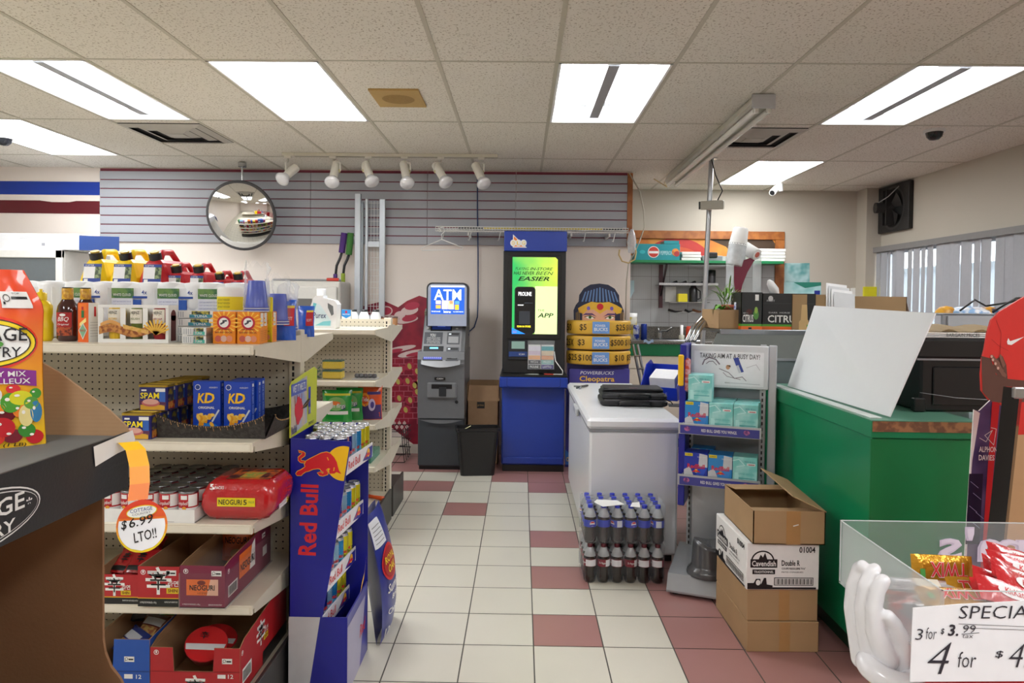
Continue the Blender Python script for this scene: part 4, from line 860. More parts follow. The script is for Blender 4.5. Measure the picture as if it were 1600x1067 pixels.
def fbox(name, x, y, z, w_, d, h, mt, deco=None, par=None, lab=None, cat=None, group=None, rz=0., side=None):
    t = thing(name, lab, cat, (0, 0, 0), 0, group); m = MB(); m.box(-w_ / 2, w_ / 2, 0, d, 0, h, mt, .0015)
    m.build('carton', t)
    if deco: m = MB(); deco(m, FR((-w_ / 2, 0, 0), (1, 0, 0), (0, 0, 1)), w_, h); m.build('printed_front', t)
    if side: m = MB(); side(m, FR((w_ / 2, 0, 0), (0, 1, 0), (0, 0, 1)), d, h); m.build('printed_side', t)
    t.location = (x, y, z); t.rotation_euler = (0, 0, rz); return t
def d_tab(m, F, w, h):
    m.rect(F, 0, 0, w, h, G('#e8641a')); m.rect(F, w * .15, h * .8, w * .85, h * .97, G('#f07a22'), 2); m.rect(F, w * .35, h * .62, w * .6, h * .82, G('#1d6b35'), 2); m.rect(F, w * .38, h * .82, w * .57, h * .9, G('#b8202a'), 3)
    m.pg(F, [(w * .2, h * .48), (w * .8, h * .62), (w * .82, h * .52), (w * .2, h * .40)], G('#f4e08a'), 3); m.pg(F, [(w * .5, h * .06), (w * .1, h * .3), (w * .5, h * .5), (w * .9, h * .3)], WHITE, 3); m.pg(F, [(w * .5, h * .1), (w * .16, h * .3), (w * .5, h * .46), (w * .84, h * .3)], G('#7fae8a'), 4); m.tx(F, 'TABASCO', w * .2, h * .27, w * .6, h * .05, G('#b01c24'), 5, .02)
def s_tab(m, F, d, h):
    m.rect(F, 0, 0, d, h, WHITE); m.rect(F, d * .5, h * .65, d * .7, h * .9, G('#b8202a'), 2)
    for k in range(6): m.line(F, [(d * .15, h * (.15 + .07 * k)), (d * .85, h * (.15 + .07 * k))], .001, G('#8d8f94'), 2)
fbox('pepper_sauce_box', px(130, 2.42), 2.42, Z1, .045, .045, .138, G('#e8641a'), d_tab, lab='orange and white pepper sauce carton beside the barbecue sauce', cat='sauce carton', side=s_tab, rz=-.25)
# condiment three-pack
t = thing('condiment_carton', 'white carrier carton holding mustard, relish and ketchup', 'carton', (0, 0, 0)); X0, X1 = px(153, 2.42), px(263, 2.42); y0 = 2.42; W_ = X1 - X0; F = front(X0, y0, Z1)
m = MB(); m.box(X0, X1, y0, y0 + .07, Z1, Z1 + .012, WHITE); 
for a, b in ((0, .018), (.078, .097), (.158, .175), (.238, W_)): m.box(X0 + a, X0 + b, y0, y0 + .003, Z1 + .0125, Z1 + .1215, WHITE)
m.box(X0, X1, y0, y0 + .003, Z1 + .122, Z1 + .132, WHITE); m.box(X0, X1, y0 + .067, y0 + .07, Z1, Z1 + .132, WHITE); m.box(X1 - .003, X1 + .0005, y0 + .0035, y0 + .0665, Z1 + .0125, Z1 + .1325, WHITE, 0)
m.ell(right(X1, y0 + .035, Z1 + .066), 0, .03, .018, .02, G('#5a1a1c'), 1); m.rect(right(X1, y0 + .035, Z1 + .066), -.018, -.06, .018, .03, G('#5a1a1c'), 1)
m.sheet(lambda u, v: F @ Vector((.005 + .235 * u, .028 + .018 * math.sin(u * 9) * .5 + .028 * v, .002)), 14, 2, G('#c98b45', .6, hex2='#8b4a22', scale=60))
m.sheet(lambda u, v: F @ Vector((.01 + .07 * u, .055 + .012 * math.sin(PI * u) + .012 * v, .0026)), 8, 1, G('#d9a05a', .5)); m.sheet(lambda u, v: F @ Vector((.09 + .09 * u, .05 - .02 * u + .014 * v, .0026)), 8, 1, G('#e0b065', .5, hex2='#c9a03a', scale=90))
for k in range(9): a = .2 + .32 * k - 1.3; m.line(F, [(.205, .03), (.205 + .045 * math.sin(a), .045 + .035 * math.cos(a))], .006, G('#e8b848'), 5)
m.build('carrier', t)
for k, (xc, c1, nm, l2) in enumerate(((.048, '#e3b92a', 'MUSTARD', 'yellow mustard bottle'), (.127, '#6f7c34', 'RELISH', 'green relish bottle'), (.207, '#9c1a22', 'KETCHUP', 'red ketchup bottle'))):
    m = MB(); M_ = Matrix.Translation((X0 + xc, y0 + .036, Z1 + .012)); m.lathe([(.024, 0), (.027, .01), (.026, .05), (.03, .085), (.026, .108), (.012, .115)], G(c1, .3), 18, M_); b_ = m.build('bottle', t, label=l2)
    m = MB(); cylrect(m, M_, .0285, FRONT, .044, .055, .05, G('#efe9da', .4), .0015); cyltx(m, M_, .031, 'HEINZ', FRONT, .030, .088, .010, G('#4a4a3a'), .02); cyltx(m, M_, .031, nm, FRONT, .03, .068, .007, G(c1), .02); m.build('front_label', b_)
# tin stacks
def tin_row(x, y, z, lab, nstack):
    pass
TEAL = G('#3f93a8', .4); TINW = G('#dedede', .3, .4)
def tinpack(lab, x, y, z, w_, c2='#3f93a8'):
    t = thing('tuna_tin_pack', lab, 'tin multipack', (0, 0, 0)); m = MB(); n = max(1, round(w_ / .083))
    for i in range(n): m.lathe([(.038, 0), (.041, .002), (.041, .026), (.038, .028)], G('#c9ccce', .3, .7), 20, Matrix.Translation((-w_ / 2 + .042 + i * .083, .042, 0)))
    m.build('tins', t); m = MB(); m.box(-w_ / 2, w_ / 2, -.001, .0, .001, .027, WHITE); F = FR((-w_ / 2, -.001, 0), (1, 0, 0), (0, 0, 1))
    m.rect(F, w_ * .45, .002, w_ * .95, .014, G(c2)); m.rect(F, w_ * .5, .014, w_ * .9, .026, G('#2c3a35', .5, hex2='#b9b04a', scale=80)); m.tx(F, 'TUNA', w_ * .55, .004, w_ * .3, .008, WHITE, 2, .02)
    for k in range(6): m.rect(F, w_ * .06 + k * .008, .004, w_ * .06 + k * .008 + .004, .024, G('#b0b4b8'), 2)
    m.build('sleeve', t); t.location = (x, y, z); return t
for k in range(4): tinpack('flat multipack of fish tins, %s of the left stack' % place(k, 4, 'bottom'), px(300, 2.5) + (-.004, .003, 0, .004)[k], 2.49, Z1 + k * .0285, .165, '#3a8aa0')
for k in range(2): tinpack('single-width pack of fish tins in front, %s' % ('lower', 'upper')[k], px(300, 2.41) + .01, 2.405, Z1 + k * .0285, .083, '#48b0a0')
# yellow-banded tub
t = thing('white_tub', 'white tub with a yellow label band standing on tin packs', 'tub', (0, 0, 0)); M_ = Matrix.Translation((px(358, 2.6), 2.62, Z1)); m = MB(); m.lathe([(.045, 0), (.05, .01), (.05, .19), (.046, .2), (0, .202)], WHITE, 24, M_); m.build('tub_body', t)
m = MB(); m.lathe([(.0505, .115), (.0505, .165)], G('#f0dc1c', .4), 24, M_)
for k in range(3): cyltx(m, M_, .051, 'SEA SALT IODIZED', FRONT - .2, .05, .15 - k * .013, .007, G('#6a6420'))
m.build('label_band', t)
# baking soda boxes
OB = G('#e88a1c', .4)
def d_arm(m, F, w, h):
    for k in range(16):
        a = 2 * PI * k / 16; m.pg(F, [(w / 2 + .02 * math.cos(a), h * .66 + .02 * math.sin(a)), (w / 2 + .05 * math.cos(a + .07), h * .66 + .04 * math.sin(a + .07)), (w / 2 + .05 * math.cos(a - .07), h * .66 + .04 * math.sin(a - .07))], G('#f6c64a'), 1) if True else 0
    m.ell(F, w / 2, h * .66, .024, .024, G('#b8243a'), 2); m.ell(F, w / 2, h * .66, .017, .017, WHITE, 3); m.line(F, [(w / 2 - .01, h * .62), (w / 2, h * .67), (w / 2 - .002, h * .71), (w / 2 + .009, h * .72)], .006, G('#4c4c58'), 4)
    m.tx(F, 'ARM & HAMMER', w * .2, h * .43, w * .6, h * .045, G('#8c3a2a'), 4, .01); m.tx(F, 'BAKING SODA', w * .12, h * .33, w * .76, h * .055, G('#7a2a2a'), 4, .02)
    for k in range(3): m.ell(F, w * (.25 + .25 * k), h * .16, .011, .011, (G('#c05a4a'), G('#d8b0a0'), G('#d88a6a'))[k], 4)
def s_arm(m, F, d, h): m.rect(F, d * .2, h * .55, d * .75, h * .97, WHITE); [m.line(F, [(d * .3, h * (.6 + .05 * k)), (d * .65, h * (.6 + .05 * k))], .001, GREY, 2) for k in range(7)]; [m.line(F, [(d * .2, h * (.1 + .06 * k)), (d * .8, h * (.1 + .06 * k))], .001, G('#9a5a20'), 2) for k in range(6)]
ab = fbox('baking_soda_box', px(350, 2.42), 2.42, Z1, .079, .045, .112, OB, d_arm, lab='orange baking soda box, front left one beside the fish tins', cat='box', side=s_arm)
for x_, y_, l_ in ((388, 2.42, 'orange baking soda box, front right one under the blue cups'), (394, 2.475, 'orange baking soda box in the second row, right side'), (358, 2.475, 'orange baking soda box in the second row behind the front left one'), (409, 2.54, 'orange baking soda box in the third row at the right')): dup(ab, (px(x_, y_), y_, Z1), label=l_)
# cup sleeves in plastic
CB = G('#1d3fb4', .3, name='blue_cup_plastic')
def cups(lab, loc, s=1., bag=True, tilt=0., n=6):
    t = thing('cup_sleeve', lab, 'plastic cups', (0, 0, 0)); m = MB(); m.lathe([(.029, .115), (.031, .113), (.042, .02), (.0455, .0)], CB, 24); m.lathe([(.0, .115), (.029, .115)], G('#5c7ae0', .3), 24)
    for k in range(4): m.lathe([(.0455, .001 + k * .005), (.047, .002 + k * .005), (.0455, .0035 + k * .005)], (WHITE, CB)[k % 2], 24)
    m.build('cup_stack', t)
    if bag:
        m = MB(); n_ = 18; vs = []; secs = [(.048, 0, 0), (.049, .03, 0), (.046, .11, .3), (.045, .135, 1), (.05, .155, 1.6), (.045, .175, 2.6)]; rn = random.Random(len(lab))
        for r, z, f_ in secs:
            for k in range(n_): a = 2 * PI * k / n_; rr_ = r * (1 + .05 * rn.uniform(-1, 1) * (f_ + .3)); vs.append((rr_ * math.cos(a), rr_ * (1 - .22 * f_) * math.sin(a) if f_ < 3 else 0, z + .008 * f_ * rn.uniform(-1, 1)))
        m.add(vs, [(i * n_ + k, i * n_ + (k + 1) % n_, (i + 1) * n_ + (k + 1) % n_, (i + 1) * n_ + k) for i in range(len(secs) - 1) for k in range(n_)], clear('#eef2f6', .07, .1), True); m.build('clear_bag', t)
    t.location = loc; t.rotation_euler = (tilt, 0, 0); t.scale = (s, s, s * 1.03); return t
cups('bagged sleeve of blue plastic cups standing on the baking soda boxes', (px(401, 2.47), 2.47, Z1 + .1125), .93)
cups('second bagged sleeve of blue cups, behind the yellow utensils', (px(434, 2.66), 2.66, Z1 + .06), 1.0)
cups('third bagged sleeve of blue cups, farthest back at the shelf end', (px(449, 2.82), 2.79, Z1 + .03), 1.1)
m = MB(); cx_ = px(421, 2.55)
for k in range(7): m.tube([(cx_ - .012 + k * .004, 2.54, Z1 + .001), (cx_ - .012 + k * .004, 2.54, Z1 + .14)], .0022, G('#e8d21c', .3), 5)
m.box(cx_ - .016, cx_ + .016, 2.536, 2.544, Z1 + .11, Z1 + .165, G('#f0dc20', .4), .003); m.build('yellow_cutlery', None, 'narrow pack of yellow plastic cutlery beside the blue cups', 'cutlery pack')
# blue chip-like bags with red label
def pouch(name, lab, cat, x, y, z, w_, h, d, mt, deco, rz=0., par=None, group=None):
    t = thing(name, lab, cat, (0, 0, 0), 0, group); m = MB()
    def fn(sg):
        return lambda u, v: (w_ * (u - .5) * (1 - .06 * math.sin(PI * v)), sg * d / 2 * (math.sin(PI * min(1, max(0, u))) ** .5) * (math.sin(PI * min(1, .12 + v * .88)) ** .6) + .0012 * math.sin(u * 23 + v * 17), h * v)
    m.sheet(fn(-1), 12, 10, mt); m.sheet(fn(1), 12, 10, mt)
    m.build('pouch', t)
    if deco:
        m = MB(); deco(m, w_, h, lambda a, b, l=1: Vector(((a - .5) * w_ * (1 - .06 * math.sin(PI * b)), -d / 2 * (math.sin(PI * a) ** .5) * (math.sin(PI * min(1, .12 + b * .88)) ** .6) - .0008 * l - .0012, h * b)))
        m.build('printed_front', t)
    t.location = (x, y, z); t.rotation_euler = (0, 0, rz); return t
def patch(m, S, a0, b0, a1, b1, mt, l=1, n=6): m.sheet(lambda u, v: S(a0 + (a1 - a0) * u, b0 + (b1 - b0) * v, l), n, n, mt)
def epatch(m, S, ca, cb, ra, rb, mt, l=1, n=20):
    m.add([S(ca, cb, l)] + [S(ca + ra * math.cos(2 * PI * k / n), cb + rb * math.sin(2 * PI * k / n), l) for k in range(n)], [(0, 1 + k, 1 + (k + 1) % n) for k in range(n)], mt, True)
def stx(m, S, t, a, b, w, h, mt, l=3, bold=.01, it=0.):
    vs, fs = glyph(t, bold, it); m.add([S(a + u * w, b + v * h, l) for u, v in vs], fs, mt, False)
def d_chip(m, w, h, S): patch(m, S, .62, .36, .98, .8, G('#c8202a')); patch(m, S, .62, .8, .98, .86, G('#e8d040'), 1); stx(m, S, 'SCOTT', .68, .5, .25, .08, WHITE)
BLU = G('#1f5fd0', .2, bump=.5, bscale=60, coat=.6)
pouch('blue_towel_pack', 'clear-wrapped blue bag with red label, standing at the right end of the top shelf', 'bag', px(449, 2.72), 2.68, Z1, .10, .155, .05, BLU, d_chip, -.1)
pouch('blue_towel_pack', 'second blue bag with red label, hanging over the rear edge', 'bag', px(470, 2.86), 2.93, Z1, .075, .13, .045, BLU, d_chip, -.1)
m = MB(); m.sheet(lambda u, v: (px(449, 2.7) + (u - .5) * (.1 - .05 * v), 2.68 + .01 * math.sin(9 * u + 5 * v), Z1 + .15 + .075 * v * (1 - .4 * abs(u - .4))), 10, 6, clear('#eef2f6', .3, .1)); m.build('wrap_top', None, 'crumpled clear wrapper gathered above the blue bag', 'wrapper')

# ------------------------------------------------------------------ second shelf: tinned meat, macaroni, basket
GD = G('#b79b3c', .3, .7)
t0 = thing('meat_tin', 'front blue tinned meat can at the left end of the second shelf', 'tin', (0, 0, 0)); w_, d_, h_ = .102, .055, .09
NB = G('#23266e', .3); m = MB(); rect_loft(m, [(w_ / 2, d_ / 2, 0, .01), (w_ / 2, d_ / 2, h_ - .006, .01)], NB, None); m.build('tin_body', t0)
m = MB(); rect_loft(m, [(w_ / 2 + .002, d_ / 2 + .002, h_ - .008, .011), (w_ / 2 + .002, d_ / 2 + .002, h_, .011), (w_ / 2 - .002, d_ / 2 - .002, h_, .009), (w_ / 2 - .004, d_ / 2 - .004, h_ - .004, .009), (.001, .001, h_ - .004, 0)], GD, None); m.build('gold_lid', t0)
m = MB(); F = FR((-w_ / 2, -d_ / 2, 0), (1, 0, 0), (0, 0, 1)); m.rect(F, .008, .002, w_ - .008, .02, G('#d9a834'), 1); m.pg(F, [(.004, .018), (.03, .024), (.07, .022), (w_ - .004, .014), (w_ - .004, .03), (.004, .035)], G('#5a2a50'), 1)
m.ell(F, .045, .026, .032, .012, G('#c46a6a'), 2); m.ell(F, .045, .031, .028, .01, G('#dba79a'), 3); m.rect(F, .075, .03, .096, .075, G('#2f62b8'), 1)
m.tx(F, 'SPAM', .009, .042, .066, .021, G('#f4e01c'), 4, .03); m.rect(F, .012, .068, .03, .074, WHITE, 2); m.rect(F, .062, .066, .096, .078, WHITE, 2); m.build('printed_front', t0)
m = MB(); F = FR((w_ / 2, -d_ / 2, 0), (0, 1, 0), (0, 0, 1)); m.rect(F, .008, .004, d_ - .008, .03, G('#a52a2a', .4, hex2='#c88a3a', scale=90)); m.rect(F, .008, .03, d_ - .008, .075, G('#8a7a20', .4, hex2='#2a2a50', scale=70)); m.build('printed_side', t0)
t0.location = (px(219, 2.39), 2.39, Z2)
for k in range(1, 5): dup(t0, (px(218, 2.39) + .004 * k, 2.39 + .063 * k, Z2), label='tinned meat can in the lower row, %s from the front' % ORD[k])
for k in range(5): dup(t0, (px(218, 2.39) + .028 + .004 * k, 2.45 + .062 * k, Z2 + .0905), label='tinned meat can in the upper row, %s from the front' % ORD[k])
# woven basket
t = thing('woven_basket', 'dark woven tray basket with beaded rim under the macaroni boxes', 'basket', (0, 0, 0)); DB = G('#3b3733', .7, bump=.8, bscale=120, hex2='#2a2623', scale=60)
bx0, bx1, by0, by1 = px(246, 2.4), px(415, 2.4), 2.40, 2.80
def rim(u): return .085 - .045 * math.sin(PI * u) ** .7
def wall(p, q, fl):
    m = MB(); n = 14; vs = []
    for k in range(n + 1):
        u = k / n; x = p[0] + (q[0] - p[0]) * u; y = p[1] + (q[1] - p[1]) * u; h = rim(u); nx, ny = fl
        for a, b in ((0, 0), (h * .35, h)): vs.append((x + nx * a, y + ny * a, Z2 + b))
        for a, b in ((h * .35 - .006, h), (-.006, 0)): vs.append((x + nx * a, y + ny * a, Z2 + b + .002))
    m.add(vs, [(4 * k + j, 4 * k + 4 + j, 4 * k + 4 + (j + 1) % 4, 4 * k + (j + 1) % 4) for k in range(n) for j in range(4)], DB); return m
E_ = .02
m = wall((bx0, by0), (bx1, by0), (0, -.3)); m.build('side_wall', t); m = wall((bx1, by0), (bx1, by1), (1.2, 0)); 
m.build('side_wall', t); m = wall((bx0, by1), (bx1, by1), (0, .3)); m.build('side_wall', t); m = wall((bx0, by0), (bx0, by1), (-.3, 0)); m.build('side_wall', t)
m = MB(); m.box(bx0, bx1, by0, by1, Z2 + .001, Z2 + .006, DB); m.build('base', t)
m = MB(); BE = G('#c9a06a', .5, hex2='#5a3a22', scale=300); n = 46
for k in range(n + 1):
    u = k / n; h = rim(u); c = Vector((bx0 + (bx1 - bx0) * u, by0 - .3 * h * .35 - .003, Z2 + h)); m.lathe([(0, -.0025), (.0025, 0), (0, .0025)], BE, 6, Matrix.Translation(c))
    c = Vector((bx1 + 1.2 * h * .35, by0 + (by1 - by0) * u, Z2 + h)); m.lathe([(0, -.0025), (.0025, 0), (0, .0025)], BE, 6, Matrix.Translation(c))
    if k % 3 == 0: m.tube([(bx0 + (bx1 - bx0) * u, by0 - .3 * h * .35 - .004, Z2 + h), (bx0 + (bx1 - bx0) * u + .004, by0 - .3 * h * .3 - .004, Z2 + h - .014)], .0012, BE, 4)
m.build('beaded_rim', t)
# macaroni boxes
KBL = G('#1743b4', .3); KY_ = G('#f6c21c', .35)
def d_kd(m, F, w, h):
    m.ell(F, w * .18, h * .88, .010, .010, WHITE, 1); m.ell(F, w * .18, h * .88, .008, .008, G('#1a3c8a'), 2)
    m.tx(F, 'K', w * .17, h * .56, w * .27, h * .2, KY_, 3, .05, .15); m.tx(F, 'D', w * .42, h * .56, w * .38, h * .21, KY_, 4, .05, .15); m.tx(F, 'ORIGINAL', w * .2, h * .445, w * .6, h * .05, WHITE, 3, .04)
    for k in range(16):
        rn = random.Random(k); a, b = rn.uniform(.15, .72), rn.uniform(.13, .33); m.ell(F, w * a, h * b, .011, .0065, G(('#f3b636', '#e89a1c', '#f8cf60')[k % 3], .4), 3 + k * .1, 10, rn.uniform(0, 3))
    m.ell(F, w * .5, h * .1, w * .4, h * .06, G('#1f7ad0'), 2); m.line(F, [(w * .72, h * .2), (w * .95, h * .42)], .006, G('#c9d4e0'), 4); m.tx(F, 'HUNGRY?', w * .6, h * .86, w * .3, h * .03, WHITE, 2)
def s_kd(m, F, d, h):
    m.tx(F, 'You Smile When You Say KD', 0, 0, h * .8, d * .18, WHITE, 1, .01, 0, PI / 2) if 0 else m.tx(FR(F.translation + Vector((0, d * .62, h * .08)), (0, 0, 1), (0, -1, 0)), 'Smiles start with KD', 0, 0, h * .78, d * .3, G('#bcd2ff'), 1, .01)
    m.rect(F, d * .3, h * .89, d * .7, h * .95, WHITE, 1)
kd = fbox('macaroni_box', px(323, 2.47), 2.47, Z2 + .012, .098, .036, .178, KBL, d_kd, lab='blue macaroni dinner box standing alone at the left in the basket', cat='box', side=s_kd, rz=.02)
for x_, y_, l_ in ((371, 2.47, 'front blue macaroni dinner box of the right pair'), (382, 2.52, 'second blue macaroni dinner box of the right pair'), (388, 2.565, 'rear blue macaroni dinner box behind the right pair')): dup(kd, (px(x_, y_), y_, Z2 + .012), rz=.0, label=l_)

# ------------------------------------------------------------------ third shelf: soup cans, noodle five-pack
SR = G('#b3121e', .3); TINM = G('#8f9194', .25, .9)
cn = thing('soup_can', 'soup can', 'soup can', (0, 0, 0)); m = MB()
m.lathe([(.0315, 0), (.033, .002), (.033, .004), (.032, .006), (.032, .094), (.033, .096), (.033, .1), (.0315, .1), (.030, .096), (.012, .0965), (0, .0965)], TINM, 22); m.build('tin', cn)
m = MB(); m.lathe([(.0323, .008), (.0323, .045)], WHITE, 22); m.lathe([(.0323, .045), (.0323, .092)], SR, 22); cylrect(m, None, .0325, FRONT + .9, .032, .05, .04, WHITE); cylrect(m, None, .0325, FRONT - .05, .022, .074, .014, WHITE)
cyltx(m, None, .0326, "Campbell's", FRONT - .2, .05, .052, .016, WHITE, .01, .3); cyltx(m, None, .0326, 'TOMATO', FRONT - .1, .035, .028, .010, G('#3a3a3a'), .01)
m.add([(.007 * math.cos(2 * PI * k / 12), -.0335, .044 + .007 * math.sin(2 * PI * k / 12)) for k in range(12)], [tuple(range(12))], G('#d89a2a')); m.build('paper_label', cn)
xc0 = px(295, 2.375); first = True
for r in range(6):
    for c in range(5):
        x = xc0 - .0665 * c + (.0 if r % 2 == 0 else .004); y = 2.375 + .067 * r; lab = 'red and white soup can in the tray, row %s from the front, %s' % (ORD[r], place(c, 5, 'right'))
        z = Z3 + .004
        if first: cn.location = (x, y, z); cn['label'] = lab; first = False
        else: dup(cn, (x, y, z), label=lab, rz=.3 * (c % 3) - .2)
t = thing('soup_tray', 'white shallow cardboard tray holding the soup cans', 'tray', (0, 0, 0)); a0, a1 = xc0 - .0665 * 4 - .038, xc0 + .038; m = MB()
m.box(a0, a1, 2.338, 2.342, Z3, Z3 + .045, WHITE); m.box(a1 - .004, a1, 2.342, 2.76, Z3, Z3 + .045, WHITE); m.box(a0, a0 + .004, 2.342, 2.76, Z3, Z3 + .045, WHITE); m.box(a0, a1, 2.756, 2.76, Z3, Z3 + .045, WHITE); m.box(a0, a1, 2.342, 2.756, Z3, Z3 + .003, WHITE); m.build('tray_body', t)
m = MB(); F = front(a0, 2.338, Z3); W_ = a1 - a0; DR = G('#4a2028')
m.tx(F, 'Tomato', W_ - .19, .024, .06, .012, DR, 1, .02); m.tx(F, 'Tomates', W_ - .19, .008, .065, .011, DR, 1, .02); m.line(F, [(W_ - .19, .004), (W_ - .07, .004)], .001, DR, 1); m.build('printed_text', t)
t = thing('noodle_tray', 'white tray with dark pouches at the left end of the third shelf', 'tray', (0, 0, 0)); b1 = a0 - .004; m = MB(); m.box(b1 - .2, b1, 2.338, 2.7, Z3, Z3 + .042, WHITE, .001); m.tx(front(b1 - .06, 2.338, Z3), 'SOUP MIX', 0, .028, .045, .008, G('#4a5a80'), 1); m.build('tray_body', t)
def d_np(m, w, h, S): patch(m, S, .1, .3, .9, .7, G('#c79a3a', .4, hex2='#5a2a1a', scale=60)); stx(m, S, 'SOUP', .2, .75, .5, .1, WHITE)
for k in range(2): pouch('soup_pouch', 'dark red soup pouch in the white tray, %s' % ('left', 'right')[k], 'pouch', b1 - .15 + .09 * k, 2.38, Z3 + .04, .085, .065, .04, G('#5a1c20', .3, coat=.5), d_np)
# five-pack
t = thing('noodle_five_pack', 'large red wrapped five-pack of noodles at the right of the third shelf', 'noodle pack', (0, 0, 0)); RW = G('#b8161e', .22, bump=.7, bscale=45, coat=.8, name='red_film')
fx0, fx1 = px(313, 2.36), px(420, 2.36); fy0, fy1 = 2.355, 2.57; hh = .135
m = MB(); cxm = (fx0 + fx1) / 2; cym = (fy0 + fy1) / 2; hw = (fx1 - fx0) / 2 + .015; hd = (fy1 - fy0) / 2; n = 28; vs = []; rn = random.Random(4); ns = 9
for j in range(ns):
    v = j / (ns - 1); z = Z3 + .004 + hh * v; k_ = math.sin(PI * (.12 + .76 * v)) ** .25
    for i in range(n):
        a = 2 * PI * i / n; e = .26; cxx = math.copysign(abs(math.cos(a)) ** e, math.cos(a)); cyy = math.copysign(abs(math.sin(a)) ** e, math.sin(a)); j_ = 1 + rn.uniform(-.02, .02)
        vs.append((cxm + hw * cxx * k_ * j_ + .02 * v, cym + hd * cyy * k_ * j_, z + rn.uniform(-.002, .002)))
m.add(vs, [(j * n + i, j * n + (i + 1) % n, (j + 1) * n + (i + 1) % n, (j + 1) * n + i) for j in range(ns - 1) for i in range(n)] + [tuple(range(n))[::-1], tuple((ns - 1) * n + i for i in range(n))], RW, True); m.build('film_pack', t)
F = front(cxm, cym - hd - .003, Z3); m = MB(); m.rect(F, -.055, .055, .075, .085, G('#e8d21c'), 1); m.tx(F, 'NEOGURI', -.05, .061, .08, .018, BLACK, 2, .03); m.tx(F, '5', .035, .061, .012, .018, BLACK, 2, .03); m.tx(F, 'VALUE', .052, .067, .02, .008, G('#2a7a3a'), 2)
m.tx(F, '5', -.08, .112, .014, .02, WHITE, 2, .03); m.tx(F, 'PACKS', -.062, .114, .03, .010, WHITE, 2, .01)
Ft = FR((cxm + .02, cym, Z3 + hh + .006), (1, 0, 0), (0, 1, 0)); m.rect(Ft, -.06, -.08, .09, .06, G('#d86a2a', .4, hex2='#4a2030', scale=30), 1); m.rect(Ft, -.02, -.06, .05, .02, G('#8fa850', .4, hex2='#e0a040', scale=60), 2)
Fr = FR((cxm + hw + .004, cym, Z3), (0, 1, 0), (0, 0, 1)); m.rect(Fr, -.05, .03, .03, .1, G('#d8d8dc'), 1)
for k in range(6): m.line(Fr, [(-.045, .04 + k * .01), (.02, .04 + k * .01)], .001, GREY, 2)
m.tx(Fr, 'NEOGURI', .04, .03, .07, .02, G('#e8d21c'), 2, .02, 0, 1.3); m.build('printed_label', t)

# ------------------------------------------------------------------ noodle shipping trays
RD = G('#b01e26', .45); PM = G('#7c2140', .4); BB = G('#1a4fa8', .4); KI = G('#a07b58', .8)
def shin(m, F, x, z, s):
    """the heavy brushed sign on the noodle boxes with its Korean word"""
    for c_, o_, l_ in ((WHITE, .004, 1), (BLACK, 0., 2)):
        m.tx(F, '辛', x - o_ * s * 4, z - o_ * s * 4, .055 * s + o_ * s * 8, .062 * s + o_ * s * 8, c_, l_, .012 + o_ * 5)
    m.tx(F, '라면', x + .06 * s, z + .012 * s, .035 * s, .02 * s, WHITE, 2, .02); m.rect(F, x + .055 * s, z - .012 * s, x + .097 * s, z + .008 * s, G('#e0c01c'), 1); m.tx(F, 'SHIN', x + .06 * s, z - .008 * s, .032 * s, .012 * s, G('#6a1a10'), 2, .03)
def swirl(m, F, x, z): m.ring(F, x, z, .0065, .0085, WHITE, 1, 16); m.ell(F, x, z + .001, .003, .005, WHITE, 1, 10)
def sticker(m, F, x, z): m.rect(F, x, z, x + .034, z + .018, WHITE, 1); m.ring(F, x + .008, z + .010, .004, .0055, BLACK, 2, 12); m.rect(F, x + .015, z + .006, x + .031, z + .011, BLACK, 2); m.line(F, [(x + .005, z + .006), (x + .002, z + .002)], .0015, BLACK, 2)
def tray(name, lab, x0, x1, y0, y1, z, hf, hb, mf, front_deco, side_deco, notch=None, par=None):
    t = thing(name, lab, 'cardboard tray', ((x0 + x1) / 2, y0, z)); th = .003
    m = MB()
    if notch:
        a, b, c_ = notch; W_ = x1 - x0; m.prism(FR((x0, y0, z), (1, 0, 0), (0, 0, 1)), [(0, 0), (W_, 0), (W_, hf), (b, hf), (b - .004, c_), (a + .004, c_), (a, hf), (0, hf)], th, mf, KI)
    else: m.box(x0, x1, y0, y0 + th, z, z + hf, mf)
    F = front(x0, y0, z); front_deco(m, F, x1 - x0, hf); m.build('front_wall', t)
    for xs_ in (x0, x1 - th):
        m = MB(); m.prism(FR((xs_ + th, 0, z), (0, 1, 0), (0, 0, 1)), [(y0 + th, 0), (y1, 0), (y1, hb), (y0 + th + .04, hf + (hb - hf) * .3), (y0 + th, hf)], th, mf if xs_ > x0 else KI, KI)
        if xs_ > x0 and side_deco: side_deco(m, FR((x1, y0, z), (0, 1, 0), (0, 0, 1)), y1 - y0, hf)
        m.box(xs_ + (-.0006 if xs_ > x0 else th), xs_ + (0 if xs_ > x0 else th + .0006), y0 + th, y1, z + .001, z + hf - .003, KI) if 1 else 0
        m.build('side_wall', t)
    m = MB(); m.box(x0, x1, y1 - th, y1, z, z + hb, KI); m.box(x0, x1, y0, y1, z, z + th, KI); m.build('back_and_base', t); return t
def fd_shin(m, F, w, h): m.rect(F, 0, 0, w, h * .2, BLACK); m.rect(F, 0, h * .2, w, h * .22, G('#e8b020'), 1); swirl(m, F, .018, h * .86); m.tx(F, 'NONGSHIM', .032, h * .84, .035, .006, G('#7a1018'), 1); sticker(m, F, w - .045, h * .78); shin(m, F, w * .3, h * .42, 1.); m.tx(F, '16 PAQS DE NOUILLES x 120 g', .008, h * .07, .055, .008, WHITE, 2, .01); m.tx(F, 'NOODLE SOUP GOURMET SPICY', w - .05, h * .1, .045, .005, WHITE, 2)
